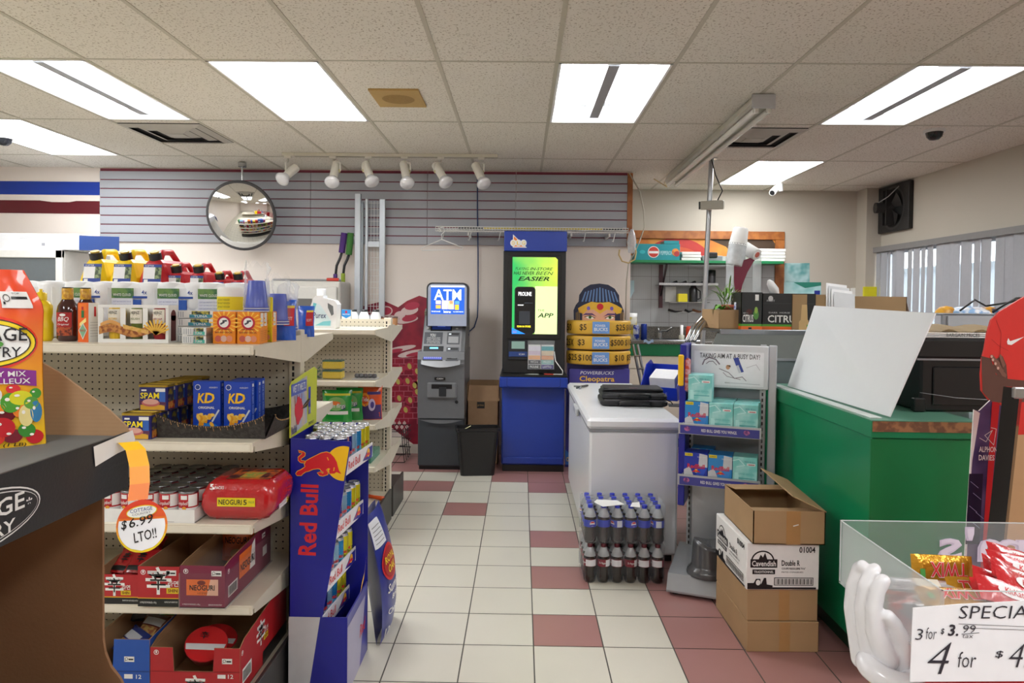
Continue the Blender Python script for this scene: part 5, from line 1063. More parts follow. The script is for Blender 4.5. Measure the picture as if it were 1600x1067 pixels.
def fd_neo(m, F, w, h):
    swirl(m, F, .02, h * .87); sticker(m, F, w - .045, h * .76); m.rect(F, .022, h * .3, w - .022, h * .68, G('#e8742a'), 1); m.pg(F, [(w * .6, h * .3), (w - .022, h * .3), (w - .022, h * .68), (w * .68, h * .68)], G('#e9b9a0'), 1.5); m.ell(F, w * .48, h * .6, .014, .008, G('#7a2a1a'), 2)
    m.tx(F, 'NEOGURI', w * .22, h * .42, w * .56, h * .13, BLACK, 3, .03); m.tx(F, '너구리', w * .4, h * .33, w * .2, h * .05, BLACK, 3); m.tx(F, '16 PAQS DE NOUILLES x 120 g', .008, h * .06, .06, .006, WHITE, 1); m.tx(F, 'SEAFOOD NOODLE SOUP', w - .055, h * .06, .045, .005, WHITE, 1)
def sd_neo(m, F, d, h):
    m.rect(F, d * .28, h * .35, d * .62, h * .95, G('#e8742a'), 1); m.pg(F, [(d * .5, h * .35), (d * .62, h * .35), (d * .62, h * 1.05), (d * .55, h * .95)], WHITE, 1.2); m.tx(F, 'NEOGURI', d * .3, h * .5, d * .3, h * .2, BLACK, 3, .03); swirl(m, F, .03, h * .8)
    for k in range(14): m.rect(F, .03 + k * .005, h * .2, .032 + k * .005 + (k % 3) * .0008, h * .42, BLACK, 2)
    m.rect(F, .026, h * .17, .104, h * .45, WHITE, 1); sticker(m, F, d * .78, h * .85); m.rect(F, d * .8, h * .35, d * .9, h * .6, WHITE, 1)
def d_neo(m, w, h, S): patch(m, S, .1, .15, .9, .75, G('#d8622a')); stx(m, S, 'NEOGURI', .12, .55, .75, .2, BLACK, 3, .03); epatch(m, S, .5, .25, .2, .15, G('#c9904a'), 2)
def d_shn(m, w, h, S): stx(m, S, '辛', .3, .35, .3, .45, BLACK, 2, .03); patch(m, S, .1, .08, .9, .25, BLACK, 1)
Y4 = 2.305
xa, xb, xc = px(215, Y4), px(281, Y4), px(353, Y4)
tray('noodle_tray', 'red spicy noodle shipping tray in the middle of the fourth shelf', xa, xb - .001, Y4, Y4 + .36, Z4 + .003, .135, .135, RD, fd_shin, None)
tray('noodle_tray', 'plum noodle shipping tray with orange panels at the right of the fourth shelf', xb + .003, xc, Y4 - .005, Y4 + .42, Z4 + .003, .142, .165, PM, fd_neo, sd_neo)
m = MB(); m.box(xb + .001, xc + .006, Y4 - .010, Y4 + .43, Z4 + .002, Z4 + .12, clear('#f2e8ee', .02, .1)); m.build('shrink_film', None, 'clear shrink film around the plum noodle tray', 'film')
tray('noodle_tray', 'short red spicy noodle tray at the left of the fourth shelf', xa - .16, xa - .003, Y4 + .02, Y4 + .36, Z4 + .001, .1, .13, RD, lambda m, F, w, h: (m.rect(F, 0, 0, w, h * .22, BLACK), m.rect(F, 0, h * .22, w, h * .25, G('#e8b020'), 1), shin(m, F, w * .3, h * .4, .8), m.tx(F, 'RAMYUN NOODLE SOUP', w - .06, h * .1, .055, .005, WHITE, 2)), None)
NP = G('#d8622a', .25, coat=.7, bump=.4, bscale=60); RP2 = G('#a81a20', .25, coat=.7, bump=.5, bscale=50)
pouch('noodle_packet', 'orange noodle packet standing at the back of the plum tray', 'noodle packet', xb + .075, Y4 + .30, Z4 + .05, .125, .125, .03, NP, d_neo)
for k, (dx, dy, dz, c_) in enumerate(((-.12, .1, .07, RP2), (-.055, .09, .075, RP2), (-.09, .2, .09, RP2), (-.12, .28, .12, G('#5a2a38', .25, coat=.6)))):
    t = pouch('noodle_packet', 'red noodle packet in the short left tray, ' + ('front left one', 'front right one', 'middle one', 'dark topmost one')[k], 'noodle packet', xa + dx, Y4 + dy, Z4 + dz, .1, .1, .03, c_, d_shn if k < 3 else None); t.rotation_euler = (-.9, .1 * k, .2 * k - .2)
# base deck trays
xd, xe_, xf = px(160, 2.3), px(236, 2.3), px(377, 2.3); YB = 2.295
tray('noodle_tray', 'blue noodle bowl tray on the bottom deck', xd - .03, xe_ - .003, YB, YB + .4, ZB + .002, .19, .2, BB, lambda m, F, w, h: (m.rect(F, w * .0, h * .42, w, h * .44, G('#12387c'), 1), sticker(m, F, w * .55, h * .6), m.tx(F, '12', w * .76, h * .3, .018, .014, WHITE, 1, .02), m.rect(F, w * .55, h * .3, w * .7, h * .38, WHITE, 1)), None, (.0, .07, .1))
tray('noodle_tray', 'wide red spicy noodle bowl tray with a cut-out front on the bottom deck', xe_, xf, YB, YB + .46, ZB + .002, .165, .22, RD, lambda m, F, w, h: (m.rect(F, 0, h * .50, w, h * .52, G('#8a1018'), 1), swirl(m, F, .02, h * .9), sticker(m, F, w - .06, h * .68), m.tx(F, '12', w - .04, h * .38, .018, .014, WHITE, 1, .02), m.rect(F, w - .075, h * .38, w - .048, h * .46, WHITE, 1), shin(m, F, w * .42, h * .02, .9)),
     lambda m, F, d, h: (swirl(m, F, .02, h * .85), shin(m, F, d * .35, h * .6, 1.), m.rect(F, .02, h * .2, .1, h * .5, WHITE, 1), [m.rect(F, .025 + k * .005, h * .24, .0272 + k * .005, h * .46, BLACK, 2) for k in range(14)], m.rect(F, d * .45, 0, d, h * .3, BLACK, 1)), (.075, .215, .085))
for k, (x_, y_, z_, c_, l_) in enumerate(((xe_ + .13, YB + .12, ZB + .08, '#a01a22', 'red and black noodle bowl lying in the cut-out of the wide red tray'), (xe_ + .12, YB + .22, ZB + .04, '#7a1a20', 'red noodle bowl behind the front one in the wide red tray'))):
    t = thing('noodle_bowl', l_, 'noodle bowl', (0, 0, 0)); m = MB(); m.lathe([(.04, 0), (.045, .004), (.068, .06), (.071, .064), (0, .066)], G(c_, .3), 24); m.build('bowl', t); m = MB(); F = top(0, 0, .066); m.ell(F, 0, 0, .069, .069, G('#c01e24', .25, coat=.5), 1); m.pg(F, [(-.06, -.03), (.06, -.02), (.064, .005), (-.066, -.008)], G('#cfcfd2', .3), 2); m.tx(F, '辛', -.03, .015, .03, .03, BLACK, 3, .02); m.build('lid', t); t.location = (x_, y_, z_); t.rotation_euler = (.5 - .2 * k, .2, .2)
for k, (dx, dy, dz, c_, l_) in enumerate(((-.155, .08, .1, '#22337c', 'dark blue noodle packet at the front of the blue tray'), (-.1, .14, .12, '#5a2a2a', 'brown noodle packet in the blue tray'), (-.05, .2, .13, '#4f8a34', 'green-edged noodle packet in the blue tray'), (-.14, .24, .15, '#3a3f48', 'grey noodle packet at the back of the blue tray'))):
    t = pouch('noodle_packet', l_, 'noodle packet', xe_ + dx, YB + dy, ZB + dz, .11, .1, .035, G(c_, .25, coat=.7, bump=.4, bscale=60), lambda m, w, h, S: (patch(m, S, .15, .5, .85, .8, G('#b8bcc4')), patch(m, S, .2, .15, .8, .45, G('#8a4a2a', .4, hex2='#b09050', scale=60), 2))); t.rotation_euler = (-1.0, .1, .4 * k - .6)

# ------------------------------------------------------------------ second gondola goods
GZ = (1.315, 1.0, .735, .475, .19)
t = thing('detergent_bottle', 'white liquid detergent jug on top of the second shelving unit', 'detergent', (0, 0, 0)); x = px(508, 4.33); M_ = Matrix.Translation((x, 4.33, GZ[0])); DW = G('#eef1f2', .25, name='white_hdpe')
m = MB(); m.prism(FR((x, 4.33 - .045, GZ[0]), (1, 0, 0), (0, 0, 1)), [(-.075, .006), (-.07, 0), (.075, 0), (.082, .008), (.088, .15), (.07, .175), (.0, .19), (.0, .205), (-.045, .205), (-.06, .19), (-.078, .14)], .09, DW)
m.build('jug', t); m = MB(); m.lathe([(.028, .2), (.028, .243), (.025, .247), (0, .247)], DW, 20, M_ @ Matrix.Translation((-.024, 0, 0))); m.build('cap', t)
m = MB(); F = front(x, 4.33 - .0455, GZ[0]); m.pg(F, [(.028, .16), (.062, .14), (.066, .09), (.052, .08), (.03, .13)], G('#6f7476', .5), 1); m.build('handle_gap', t)
m = MB(); m.pg(F, [(-.065, .015), (.05, .015), (.05, .05), (-.02, .15), (-.06, .16)], G('#d9eef2'), 1); m.pg(F, [(-.055, .105), (-.04, .155), (-.06, .16), (-.07, .11)], G('#6fc8d0'), 1.5); m.pg(F, [(-.05, .02), (.045, .02), (.048, .05), (.0, .045)], G('#7fcfd8'), 1.5); m.tx(F, 'Purex', -.062, .065, .082, .035, G('#1a2a6a'), 3, .01, .15); m.build('front_label', t)
m = MB(); 
fbox('small_carton', px(542, 4.88), 4.86, 1.345, .065, .03, .11, WHITE, lambda m, F, w, h: (m.rect(F, 0, h * .6, w, h, G('#1a86d0')), m.pg(F, [(0, h * .6), (w, h * .6), (w / 2, h * .45)], G('#1a86d0'), 1), m.ell(F, w / 2, h * .85, .008, .01, G('#b8204a'), 2), m.tx(F, 'PRESTONE', w * .12, h * .66, w * .76, h * .08, WHITE, 2, .02), m.ell(F, w / 2, h * .25, .008, .006, GREY, 1)), lab='small blue and white carton on top of the second unit', cat='carton').location.z = 1.316
for k, p_ in enumerate((552, 569, 587)):
    t = thing('white_bottle', 'white bottle with flat black cap on the rear top shelf, ' + place(k, 3), 'bottle', (0, 0, 0)); M_ = Matrix.Translation((px(p_, 4.95), 4.95, 1.316)); m = MB(); m.lathe([(.036, 0), (.038, .01), (.038, .06), (.024, .095)], DW, 18, M_); m.build('bottle', t); m = MB(); m.lathe([(.025, .095), (.025, .11), (0, .11)], BLACK, 16, M_); m.build('cap', t)
for k, p_ in enumerate((601, 615)):
    t = thing('brown_jar', 'small brown jar with dark lid at the end of the rear top shelf, ' + ('left', 'right')[k] + ' one', 'jar', (0, 0, 0)); M_ = Matrix.Translation((px(p_, 5.0), 5.0, 1.316)); m = MB(); m.lathe([(.028, 0), (.03, .005), (.03, .05)], G('#b0805a', .3), 16, M_); m.build('jar', t); m = MB(); m.lathe([(.031, .05), (.031, .063), (0, .063)], G('#4a3028', .4), 16, M_); m.build('lid', t)
# sponges, tray
YG = 4.3
for k in range(2):
    t = thing('sponge_pack', 'yellow sponge pack with green scourer, %s of the two' % ('lower', 'upper')[k], 'sponges', (0, 0, 0)); x = px(519, YG); z = GZ[1] + .001 + k * .062
    m = MB(); m.box(x - .06, x + .06, YG, YG + .08, z + .003, z + .048, G('#e8cc2a', .9, bump=.8, bscale=250), .006); m.build('sponge', t); m = MB(); m.box(x - .06, x + .06, YG, YG + .08, z + .048, z + .056, G('#2f6a55', .9), .002); m.build('scourer', t)
    m = MB(); m.box(x - .063, x + .063, YG - .003, YG + .083, z, z + .059, clear('#f0f0ea', .06, .1)); m.build('clear_wrap', t)
for k, (p_, c_, w2) in enumerate(((501, '#4a6a5a', .05), )): fbox('scourer_pack', px(p_, YG + .05), YG + .06, GZ[1], .05, .04, .08, G(c_, .6, hex2='#b0a890', scale=60), None, lab='small dark scourer pack left of the sponges', cat='scourers')
t = thing('steel_wool_tray', 'low clear tray of grey steel wool pads on the upper shelf', 'tray', (0, 0, 0)); m = MB(); x = px(570, YG); m.box(x - .08, x + .07, YG, YG + .1, GZ[1], GZ[1] + .008, G('#b8b8ba', .4), .002); m.build('tray_body', t)
for k in range(5): m = MB(); m.lathe([(0, 0), (.014, .004), (.017, .015), (.012, .026), (0, .028)], G('#77787c', .5, .5, bump=1., bscale=300), 12, Matrix.Translation((x - .055 + k * .027, YG + .04, GZ[1] + .008))); m.build('steel_wool_pad', t)
GN = G('#1f9a3a', .2, coat=.6, bump=.3, bscale=40)
def d_gain(m, w, h, S): patch(m, S, .08, .84, .95, .9, G('#d8d83a')); epatch(m, S, .5, .6, .32, .2, G('#7fb86a'), 1); epatch(m, S, .45, .62, .2, .06, G('#d8702a'), 2); patch(m, S, .2, .28, .9, .38, WHITE, 1); stx(m, S, 'gain flings', .22, .45, .6, .16, WHITE, 3, .02, .2); epatch(m, S, .75, .5, .08, .08, G('#1a4a5a'), 3)
def d_tide(m, w, h, S): patch(m, S, .02, .02, .98, .45, G('#3f2a6a')); epatch(m, S, .3, .6, .2, .2, G('#f09a2a'), 1); epatch(m, S, .3, .6, .13, .13, G('#d84a1a'), 2); patch(m, S, .4, .75, .95, .83, G('#3a2a7a'), 1); epatch(m, S, .6, .45, .15, .18, G('#c8b8d8'), 2); epatch(m, S, .62, .45, .08, .1, G('#4a3a8a'), 3); stx(m, S, 'Tide', .12, .55, .35, .12, WHITE, 4, .02)
pouch('detergent_pouch', 'front bright green detergent pouch on the middle shelf', 'pouch', px(527, 4.26), 4.27, GZ[2], .185, .205, .07, GN, d_gain, .05)
pouch('detergent_pouch', 'second green detergent pouch, behind the front one', 'pouch', px(546, 4.37), 4.39, GZ[2], .17, .205, .06, GN, d_gain, .05)
pouch('detergent_pouch', 'orange and purple detergent pouch on the middle shelf', 'pouch', px(578, 4.40), 4.42, GZ[2], .155, .215, .06, G('#d8501c', .2, coat=.6, bump=.3, bscale=40), d_tide, .1)
t = thing('scrub_brush', 'teal cleaning brush in clear pack on the lower shelf', 'brush', (0, 0, 0)); x = px(570, 4.35); m = MB(); m.box(x - .03, x + .02, 4.28, 4.32, GZ[3], GZ[3] + .05, G('#1a7a6a', .4), .005); m.build('handle', t); m = MB(); m.box(x - .03, x + .05, 4.32, 4.6, GZ[3], GZ[3] + .05, clear('#4fb09a', .4, .1)); m.build('clear_pack', t)
m = MB(); m.lathe([(.0, 0), (.045, .004), (.05, .02), (.03, .03), (0, .032)], G('#b0a070', .6, hex2='#8a4a3a', scale=80), 16, Matrix.Translation((x - .04, 4.45, GZ[3]))); m.build('scourer_ball', None, 'round mesh scourer beside the teal brush', 'scourer')
t = thing('scraper_tool', 'hand tool with orange handle lying on the bottom deck', 'hand tool', (0, 0, 0)); a = P(571, 774, Z=GZ[4] + .016); b = P(599, 779, Z=GZ[4] + .016); m = MB(); m.tube([a, a + (b - a) * .5, b], [.013, .011, .015], G('#e0581c', .4), 10); m.build('orange_handle', t); m = MB(); m.cyl(a, a + (a - b) * .4, .006, STEEL, 8); m.build('shaft', t)
m = MB(); c = P(563, 794, Z=GZ[4]); m.prism(FR((c.x, c.y, GZ[4] + .002), (1, 0, 0), (0, 1, 0)), [(-.03, 0), (.02, .0), (.0, .03)], .002, G('#5a2a22')); m.build('small_scrap', None, 'small dark scrap on the bottom deck', 'scrap')

# ------------------------------------------------------------------ glass-front cooler at the left
Yc = 6.0; xr_ = P(97, 420, Y=Yc).x
t = thing('glass_cooler', 'tall white-framed cooler with grey glass against the left back wall', 'cooler', (xr_ - .7, Yc + .3, 0)); zt = P(50, 390, Y=Yc).z
m = MB(); m.box(max(xr_ - 1.6, -5.57), xr_, Yc + .03, 6.72, 0, zt, G('#dcdcd8', .4), .01); m.build('cabinet', t)
for i in range(2):
    x1_ = xr_ - .0 - .78 * i; m = MB()
    for a in ((x1_ - .06, x1_, .1, zt), (x1_ - .78, x1_ - .72, .1, zt), (x1_ - .78, x1_, zt - .07, zt), (x1_ - .78, x1_, .1, .18)): m.box(a[0], a[1], Yc, Yc + .03, a[2], a[3], G('#e4e4e0', .35), .004)
    d_ = m.build('door', t); m = MB(); m.box(x1_ - .72, x1_ - .06, Yc + .012, Yc + .02, .18, zt - .07, G('#6f777b', .12, .2)); m.build('pane', d_); m = MB(); m.box(x1_ - .09, x1_ - .07, Yc - .02, Yc + .01, .9, 1.5, DARK, .004); m.build('handle', d_)
Yb = 5.85; a = P(104, 390, Y=Yb); t = thing('flat_carton', 'long flat white carton with blue end lying on the cooler', 'carton', (a.x, Yb, zt))
zb_, zt_ = zt + .001, P(50, 364, Y=Yb).z + .05
m = MB(); m.box(a.x - 1.1, a.x, 6.02, 6.5, zb_, zb_ + .14, G('#e3e5e8', .5), .003); F = front(a.x, 6.02, zb_); m.line(F, [(-.52, .11), (-.34, .11), (-.34, .095), (-.52, .095)], .003, G('#b0b2b8'), 1); m.rect(F, -.33, .035, -.30, .06, G('#9a9ca4'), 1); m.build('carton', t)
Fb = FR((a.x + .0, 6.02, zb_), (1, .35, 0), (0, 0, 1)); m = MB(); m.box(0, .32, -.004, 0, 0, .125, G('#2d4a8c', .45), 0, Matrix.Translation((a.x, 6.02, zb_)) @ Matrix.Rotation(.2, 4, 'Z')); m.build('blue_end_flap', t)
# ------------------------------------------------------------------ energy drink stand
RBB = G('#1a1f8f', .3, name='stand_blue'); RBY = G('#f5c21a', .35); RBR = G('#d3222e', .35); SIL = G('#c9ccd2', .25, .7); LBL = G('#8fb9dc', .3)
sx0, sx1, sy0, sy1 = -.868, -.645, 2.60, 2.95
t = thing('drink_stand', 'tall blue cardboard energy drink stand against the shelving end', 'display stand', ((sx0 + sx1) / 2, (sy0 + sy1) / 2, 0))
F = FR((0, sy0, 0), (1, 0, 0), (0, 0, 1)); zt = .975
def pz(x, y): q = P(x, y, Y=sy0); return (q.x, q.z)
panel = [(sx0, .0), (sx1, .0), (sx1, pz(548, 965)[1]), pz(503, 965), pz(519, 880), pz(548, 692), pz(547, 690), (sx0, zt)]
m = MB(); m.prism(F, panel, .006, RBB)
zl = pz(548, 965)[1]; m.pg(F, [(sx0, 0), (sx0 + .075, 0), (sx0 + .12, zl), (sx0, zl)], G('#c2c3c8', .35), 1)
sp_ = m.build('side_panel', t)
m = MB(); c = pz(540, 736); 
sun = [pz(x, y) for x, y in ((547, 694), (548, 697), (538, 752))]
cc = pz(537, 724); r = .066; pts = []
for k in range(40):
    a = 2 * PI * k / 40; x, z = cc[0] + r * math.cos(a), cc[1] + r * math.sin(a)
    xe_ = pz(548, 692)[0] + (pz(503, 965)[0] - pz(548, 692)[0]) * ((zt - z) / (zt - zl)) ; pts.append((min(x, xe_), z))
m.pg(F, pts, RBY, 2)
def R1(x, y): return pz(440 + x / 5.335, 660 + y / 5.335)
bull = [(120, 425), (135, 405), (160, 395), (185, 380), (200, 365), (192, 350), (205, 320), (240, 300), (290, 275), (330, 255), (375, 245), (410, 258), (440, 290), (462, 330), (470, 365), (480, 400), (500, 428), (478, 420), (460, 412), (440, 425), (400, 425), (398, 395), (408, 385), (390, 380), (372, 392), (388, 415), (385, 432), (345, 445), (318, 440), (300, 418), (325, 412), (345, 425), (352, 415), (330, 398), (322, 385), (300, 382), (262, 388), (230, 402), (200, 410), (178, 425), (165, 440), (130, 440)]
tail = [(192, 335), (160, 332), (142, 315), (140, 290), (155, 275), (172, 262), (172, 250), (150, 250), (142, 232), (165, 240), (185, 245), (198, 255), (195, 275), (175, 290), (160, 300), (165, 318), (195, 322)]
import math as _m
def grow(pts, k):
    n = len(pts); o = []
    ar = sum(pts[i][0] * pts[(i + 1) % n][1] - pts[(i + 1) % n][0] * pts[i][1] for i in range(n)); s = 1 if ar > 0 else -1
    for i in range(n):
        a, b = pts[i - 1], pts[(i + 1) % n]; dx, dy = b[0] - a[0], b[1] - a[1]; L = math.hypot(dx, dy) or 1; o.append((pts[i][0] + s * dy / L * k, pts[i][1] - s * dx / L * k))
    return o
for g, mt, l in ((5, RBY, 3), (0, RBR, 4)):
    for sh in (tail, bull): m.pg(F, [R1(*q) for q in grow(sh, g)], mt, l + (.3 if sh is bull else 0))
m.line(F, [R1(383, 290), R1(392, 312)], .003, RBY, 5); m.line(F, [R1(440, 375), R1(436, 400)], .003, RBY, 5)
o_ = m.build('bull_and_sun_print', t, label='red bull leaping before a yellow sun')
m = MB(); q0 = pz(494, 868); q1 = pz(466, 757)
Fv = FR((pz(494, 868)[0], sy0, pz(494, 868)[1]), (.035, 0, 1), (-1, 0, .035)); m.tx(Fv, 'Red Bull', 0, 0, q1[1] - q0[1], .068, RBR, 2, .045); m.build('wordmark', t, label='vertical red wording Red Bull')
m = MB(); m.box(sx0, sx1, sy1 - .006, sy1, 0, zt, RBB); m.box(sx0, sx0 + .005, sy0, sy1, 0, zt, RBB); m.build('far_panel', t)
m = MB(); zb = zl - .04
m.box(sx1 - .006, sx1, sy0 + .006, sy1, .0, zb + .04, G('#3d3f9a', .3, name='stand_front')); Fx = right(sx1, sy0, 0)
m.pg(Fx, [(.0, 0), (.2, 0), (.3, zb), (.0, zb)], G('#a9a6c4', .3), 1); m.tx(Fx, 'Red', .2, .12, .1, .05, RBR, 2, .03, .2); m.pg(Fx, [(.2, .3), (.27, .34), (.32, .42), (.28, .36), (.24, .34)], RBY, 2); m.build('front_panel', t)
# header card
m = MB(); hx = sx0 + .004; zh1 = 1.21; m.prism(FR((hx, sy0, 0), (0, 1, 0), (0, 0, 1)), [(0, zt - .03), (.33, zt - .03), (.34, 1.2), (.30, 1.215), (.02, 1.185), (0, 1.17)], .004, G('#c9d23a', .35, name='lime_card')); Fh = right(hx, sy0, 0)
m.pg(Fh, [(0.005, .98), (.2, 1.0), (.2, 1.19), (.02, 1.17), (.005, 1.165)], G('#8fa3cc', .35, hex2='#c9b9a6', scale=9), 1); m.rect(Fh, .005, 1.13, .19, 1.175, G('#4d5fb4', .4), 2)
m.tx(Fh, 'WET IT MELTS.', .02, 1.14, .16, .028, WHITE, 3, .02)
for k, (a, b) in enumerate(((.07, 1.07), (.09, 1.09), (.11, 1.08), (.1, 1.05), (.12, 1.06), (.085, 1.04))): m.ell(Fh, a, b, .026, .03, RBR, 3 + .1 * k, 14)
for k in range(4): m.line(Fh, [(.05 + k * .025, 1.09), (.045 + k * .028, 1.125)], .006, G('#a01c28'), 3)
m.rect(Fh, .215, 1.03, .245, 1.14, G('#2a3aa8'), 3); m.rect(Fh, .215, 1.03, .245, 1.06, SIL, 4); m.tx(Fh, 'Red Bull', .01, .985, .06, .03, G('#26306e'), 3, .03); m.tx(Fh, 'ENERGY', .22, .985, .07, .012, BLACK, 3, .02); m.build('header_card', t)
# shelves with lips
lev = [(.845, .075), (.60, .07), (.385, .07), (.215, .0)]
LW_ = G('#e6e4ea', .35)
for k, (z, dx) in enumerate(((.845, .0), (.60, .0), (.40, .0), (.235, .0))):
    xx = pz(548, 692)[0] + (pz(503, 965)[0] - pz(548, 692)[0]) * ((zt - z) / (zt - zl)); m = MB()
    m.box(sx0 + .006, xx, sy0 + .007, sy1 - .007, z - .006, z, LW_); a = Vector((xx, sy0 + .0065, z)); b = Vector((xx + .035, sy1 - .01, z))
    s_ = m.build('shelf', t); Fl = FR((xx - .0, sy0 + .007, z - .012), (.09, 1, 0), (0, 0, 1)); m = MB(); m.box(0, .335, 0, .06, -.004, 0, LW_, 0, Fl)
    m.tx(Fl, 'Red Bull', .03, .015, .14, .032, RBR, 1, .03); m.pg(Fl, [(.2, .01), (.24, .03), (.27, .05), (.33, .05), (.325, .0), (.28, .0)], RBB, 1); m.ell(Fl, .275, .03, .018, .018, RBY, 2); m.pg(Fl, [(.22, .015), (.25, .03), (.28, .032), (.30, .015), (.27, .02)], RBR, 3); m.build('shelf_lip', s_)
# cans
def rbcan(lab, c1='#1b2a8c', c2='#b9bec8'):
    t = thing('energy_drink_can', lab, 'drink can', (0, 0, 0)); m = MB(); A_, B_ = G(c1, .22, .6), G(c2, .22, .8); n = 16
    m.lathe([(.019, 0), (.0255, .007)], SIL, n); vs = []; zs = (.007, .066, .124)
    for z in zs:
        for i in range(n): a = 2 * PI * i / n; vs.append((.0265 * math.cos(a), .0265 * math.sin(a), z))
    for j in (0, 1):
        for q, mt in ((0, A_), (1, B_)): m.add(vs, [(j * n + i, j * n + (i + 1) % n, (j + 1) * n + (i + 1) % n, (j + 1) * n + i) for i in range(n) if ((i // 4) + j) % 2 == q], mt, True)
    m.lathe([(.0265, .124), (.0235, .131), (.0245, .134), (.0225, .134), (.0215, .130), (0, .130)], SIL, n); m.build('can', t)
    m = MB(); cyltx(m, None, .0266, 'Red Bull', FRONT, .012, .03, .07, RBR, .02, vert=False) if 0 else cyltx(m, None, .0266, 'RedBull', FRONT + .3, .034, .055, .012, RBR, .03); m.lathe([(.006, .1302), (.004, .133), (0, .133)], SIL, 8, Matrix.Translation((0, .006, 0))); m.build('print_and_tab', t); return t
base = rbcan('blue and silver energy drink can at the near left of the top shelf'); first = True
VAR = [base]
for c1, c2, nm in (('#7fb8e0', '#c8ccd4', 'pale blue'), ('#2f9ad8', '#c9ccd2', 'sky blue'), ('#d9d83a', '#c9ccd2', 'yellow')): pass
def rowcans(z, x_right, dz, name, ncol):
    global first
    specs = [('#1b2a8c', '#b9bec8', 'dark blue and silver'), ('#1b2a8c', '#b9bec8', 'dark blue and silver'), ('#8fc0e4', '#bcd8ec', 'pale blue'), ('#2f8fd0', '#60b8e0', 'sky blue'), ('#dcd62a', '#c8c63a', 'yellow'), ('#dcd62a', '#d8d43a', 'yellow')]
    for r in range(6):
        for c in range(ncol):
            x = x_right - .028 - .0545 * c + .005 * r; y = sy0 + .036 + .0545 * r
            if x < sx0 + .036: continue
            lab = "%s energy can on the stand's %s shelf, %s row, %s" % (specs[r][2], name, ORD[r], place(c, max(ncol, 2), 'right'))
            if specs[r][0] not in cache: cache[specs[r][0]] = base if r == 0 else rbcan('x', specs[r][0], specs[r][1]); cache[specs[r][0]]['label'] = lab; cache[specs[r][0]].location = (x, y, z + .001)
            else: dup(cache[specs[r][0]], (x, y, z + .001), rz=(r * 1.3 + c) % 1.5 - .5, label=lab)
cache = {}
for k, (z, nm) in enumerate(((.845, 'top'), (.60, 'second'), (.40, 'third'), (.235, 'bottom'))):
    xx = pz(548, 692)[0] + (pz(503, 965)[0] - pz(548, 692)[0]) * ((zt - z) / (zt - zl)); rowcans(z, xx, 0, nm, 4 if k == 0 else 2)
# charcoal bag
t = thing('charcoal_bag', 'dark blue paper charcoal bag with red oval badge standing beside the drink stand', 'charcoal bag', (-.6, 3.15, 0)); CBG = G('#1d2a86', .35, bump=.3, bscale=18, coat=.2)
by0, by1 = 2.98, 3.27
def bag(u, v, sgn):
    prof = math.sin(PI * (.015 + v * .97)) ** .4; z = .02 + .53 * v; xc = -.605 - .07 * v * v
    return (xc + sgn * .055 * prof * (math.sin(PI * min(.97, max(.03, u))) ** .35), by0 + (by1 - by0) * u, z + .004 * math.sin(u * 9 + v * 6) - .018 * (1 - v))
m = MB(); m.sheet(lambda u, v: bag(u, v, 1), 16, 14, CBG); m.sheet(lambda u, v: bag(u, v, -1), 16, 14, CBG); m.build('bag_body', t)
S = lambda a, b, l=1: Vector(bag(a, b, 1)) + Vector((.0012 * l + .002, 0, 0)); m = MB()
epatch(m, S, .4, .60, .32, .14, G('#c8202a'), 1, 24); epatch(m, S, .4, .60, .27, .115, G('#a81820'), 2, 24); stx(m, S, 'ROYAL', .18, .61, .44, .055, G('#f0d028'), 3, .03); stx(m, S, 'OAK', .24, .53, .3, .06, G('#f0d028'), 3, .03)
stx(m, S, 'Summer', .15, .38, .7, .07, WHITE, 2, .02, .3); stx(m, S, 'Briquets', .3, .30, .5, .05, WHITE, 2, .02, .2); stx(m, S, 'Charcoal', .15, .2, .7, .05, WHITE, 2, .01); stx(m, S, '12', .1, .03, .2, .07, WHITE, 2, .02)
patch(m, S, .02, .76, .4, .96, G('#dfe2e8')); [patch(m, S, .06, .79 + k * .03, .34, .797 + k * .03, GREY, 2, 3) for k in range(5)]; m.build('printed_front', t)

# ------------------------------------------------------------------ candy display at the near left
t = thing('candy_display', 'cardboard candy display stand with black printed lip at the near left', 'display stand', (-.9, 1.0, 0)); lx = -.692; LA, LB_, z0, z1 = .72, 1.218, 1.164, 1.261
CBK = G('#232427', .5, bump=.1, name='black_print'); Fl = right(lx, 0, 0)
m = MB(); m.box(lx - .005, lx, LA, LB_, z0, z1, CBK); m.build('front_lip', t)
m = MB()
S_ = lambda c_, r_, mt, l: m.ell(Fl, c_[0], c_[1], r_[0], r_[1], mt, l, 40)
c_ = (.856, 1.207); S_(c_, (.135, .040), WHITE, 1); S_(c_, (.132, .0375), CBK, 2); S_(c_, (.128, .0345), WHITE, 3); S_(c_, (.1265, .033), CBK, 4); m.tx(Fl, 'COTTAGE', .756, 1.205, .2, .024, WHITE, 5, .025); m.tx(Fl, 'COUNTRY', .773, 1.179, .165, .018, WHITE, 5, .02); m.tx(Fl, '*', .959, 1.205, .012, .012, WHITE, 5, .03)
m.build('lip_logo', t, label='white oval logo reading COTTAGE COUNTRY')
m = MB(); m.box(lx - .42, lx - .005, LA, LB_, 1.249, 1.254, G('#6b6d6c', .6)); m.build('tray_floor', t)
m = MB(); Fw = front(0, LB_, 0); m.prism(Fw, [(lx - .001, 1.25), (lx - .001, 1.263), (lx - .004, 1.268)] + [P(x, y, Y=LB_).xz[:] for x, y in ((198, 667), (169, 640), (131, 611), (94, 583), (66, 567), (40, 556))] + [(lx - .42, 1.40), (lx - .42, 1.25)], .005, KRAFT); m.build('side_wing', t)
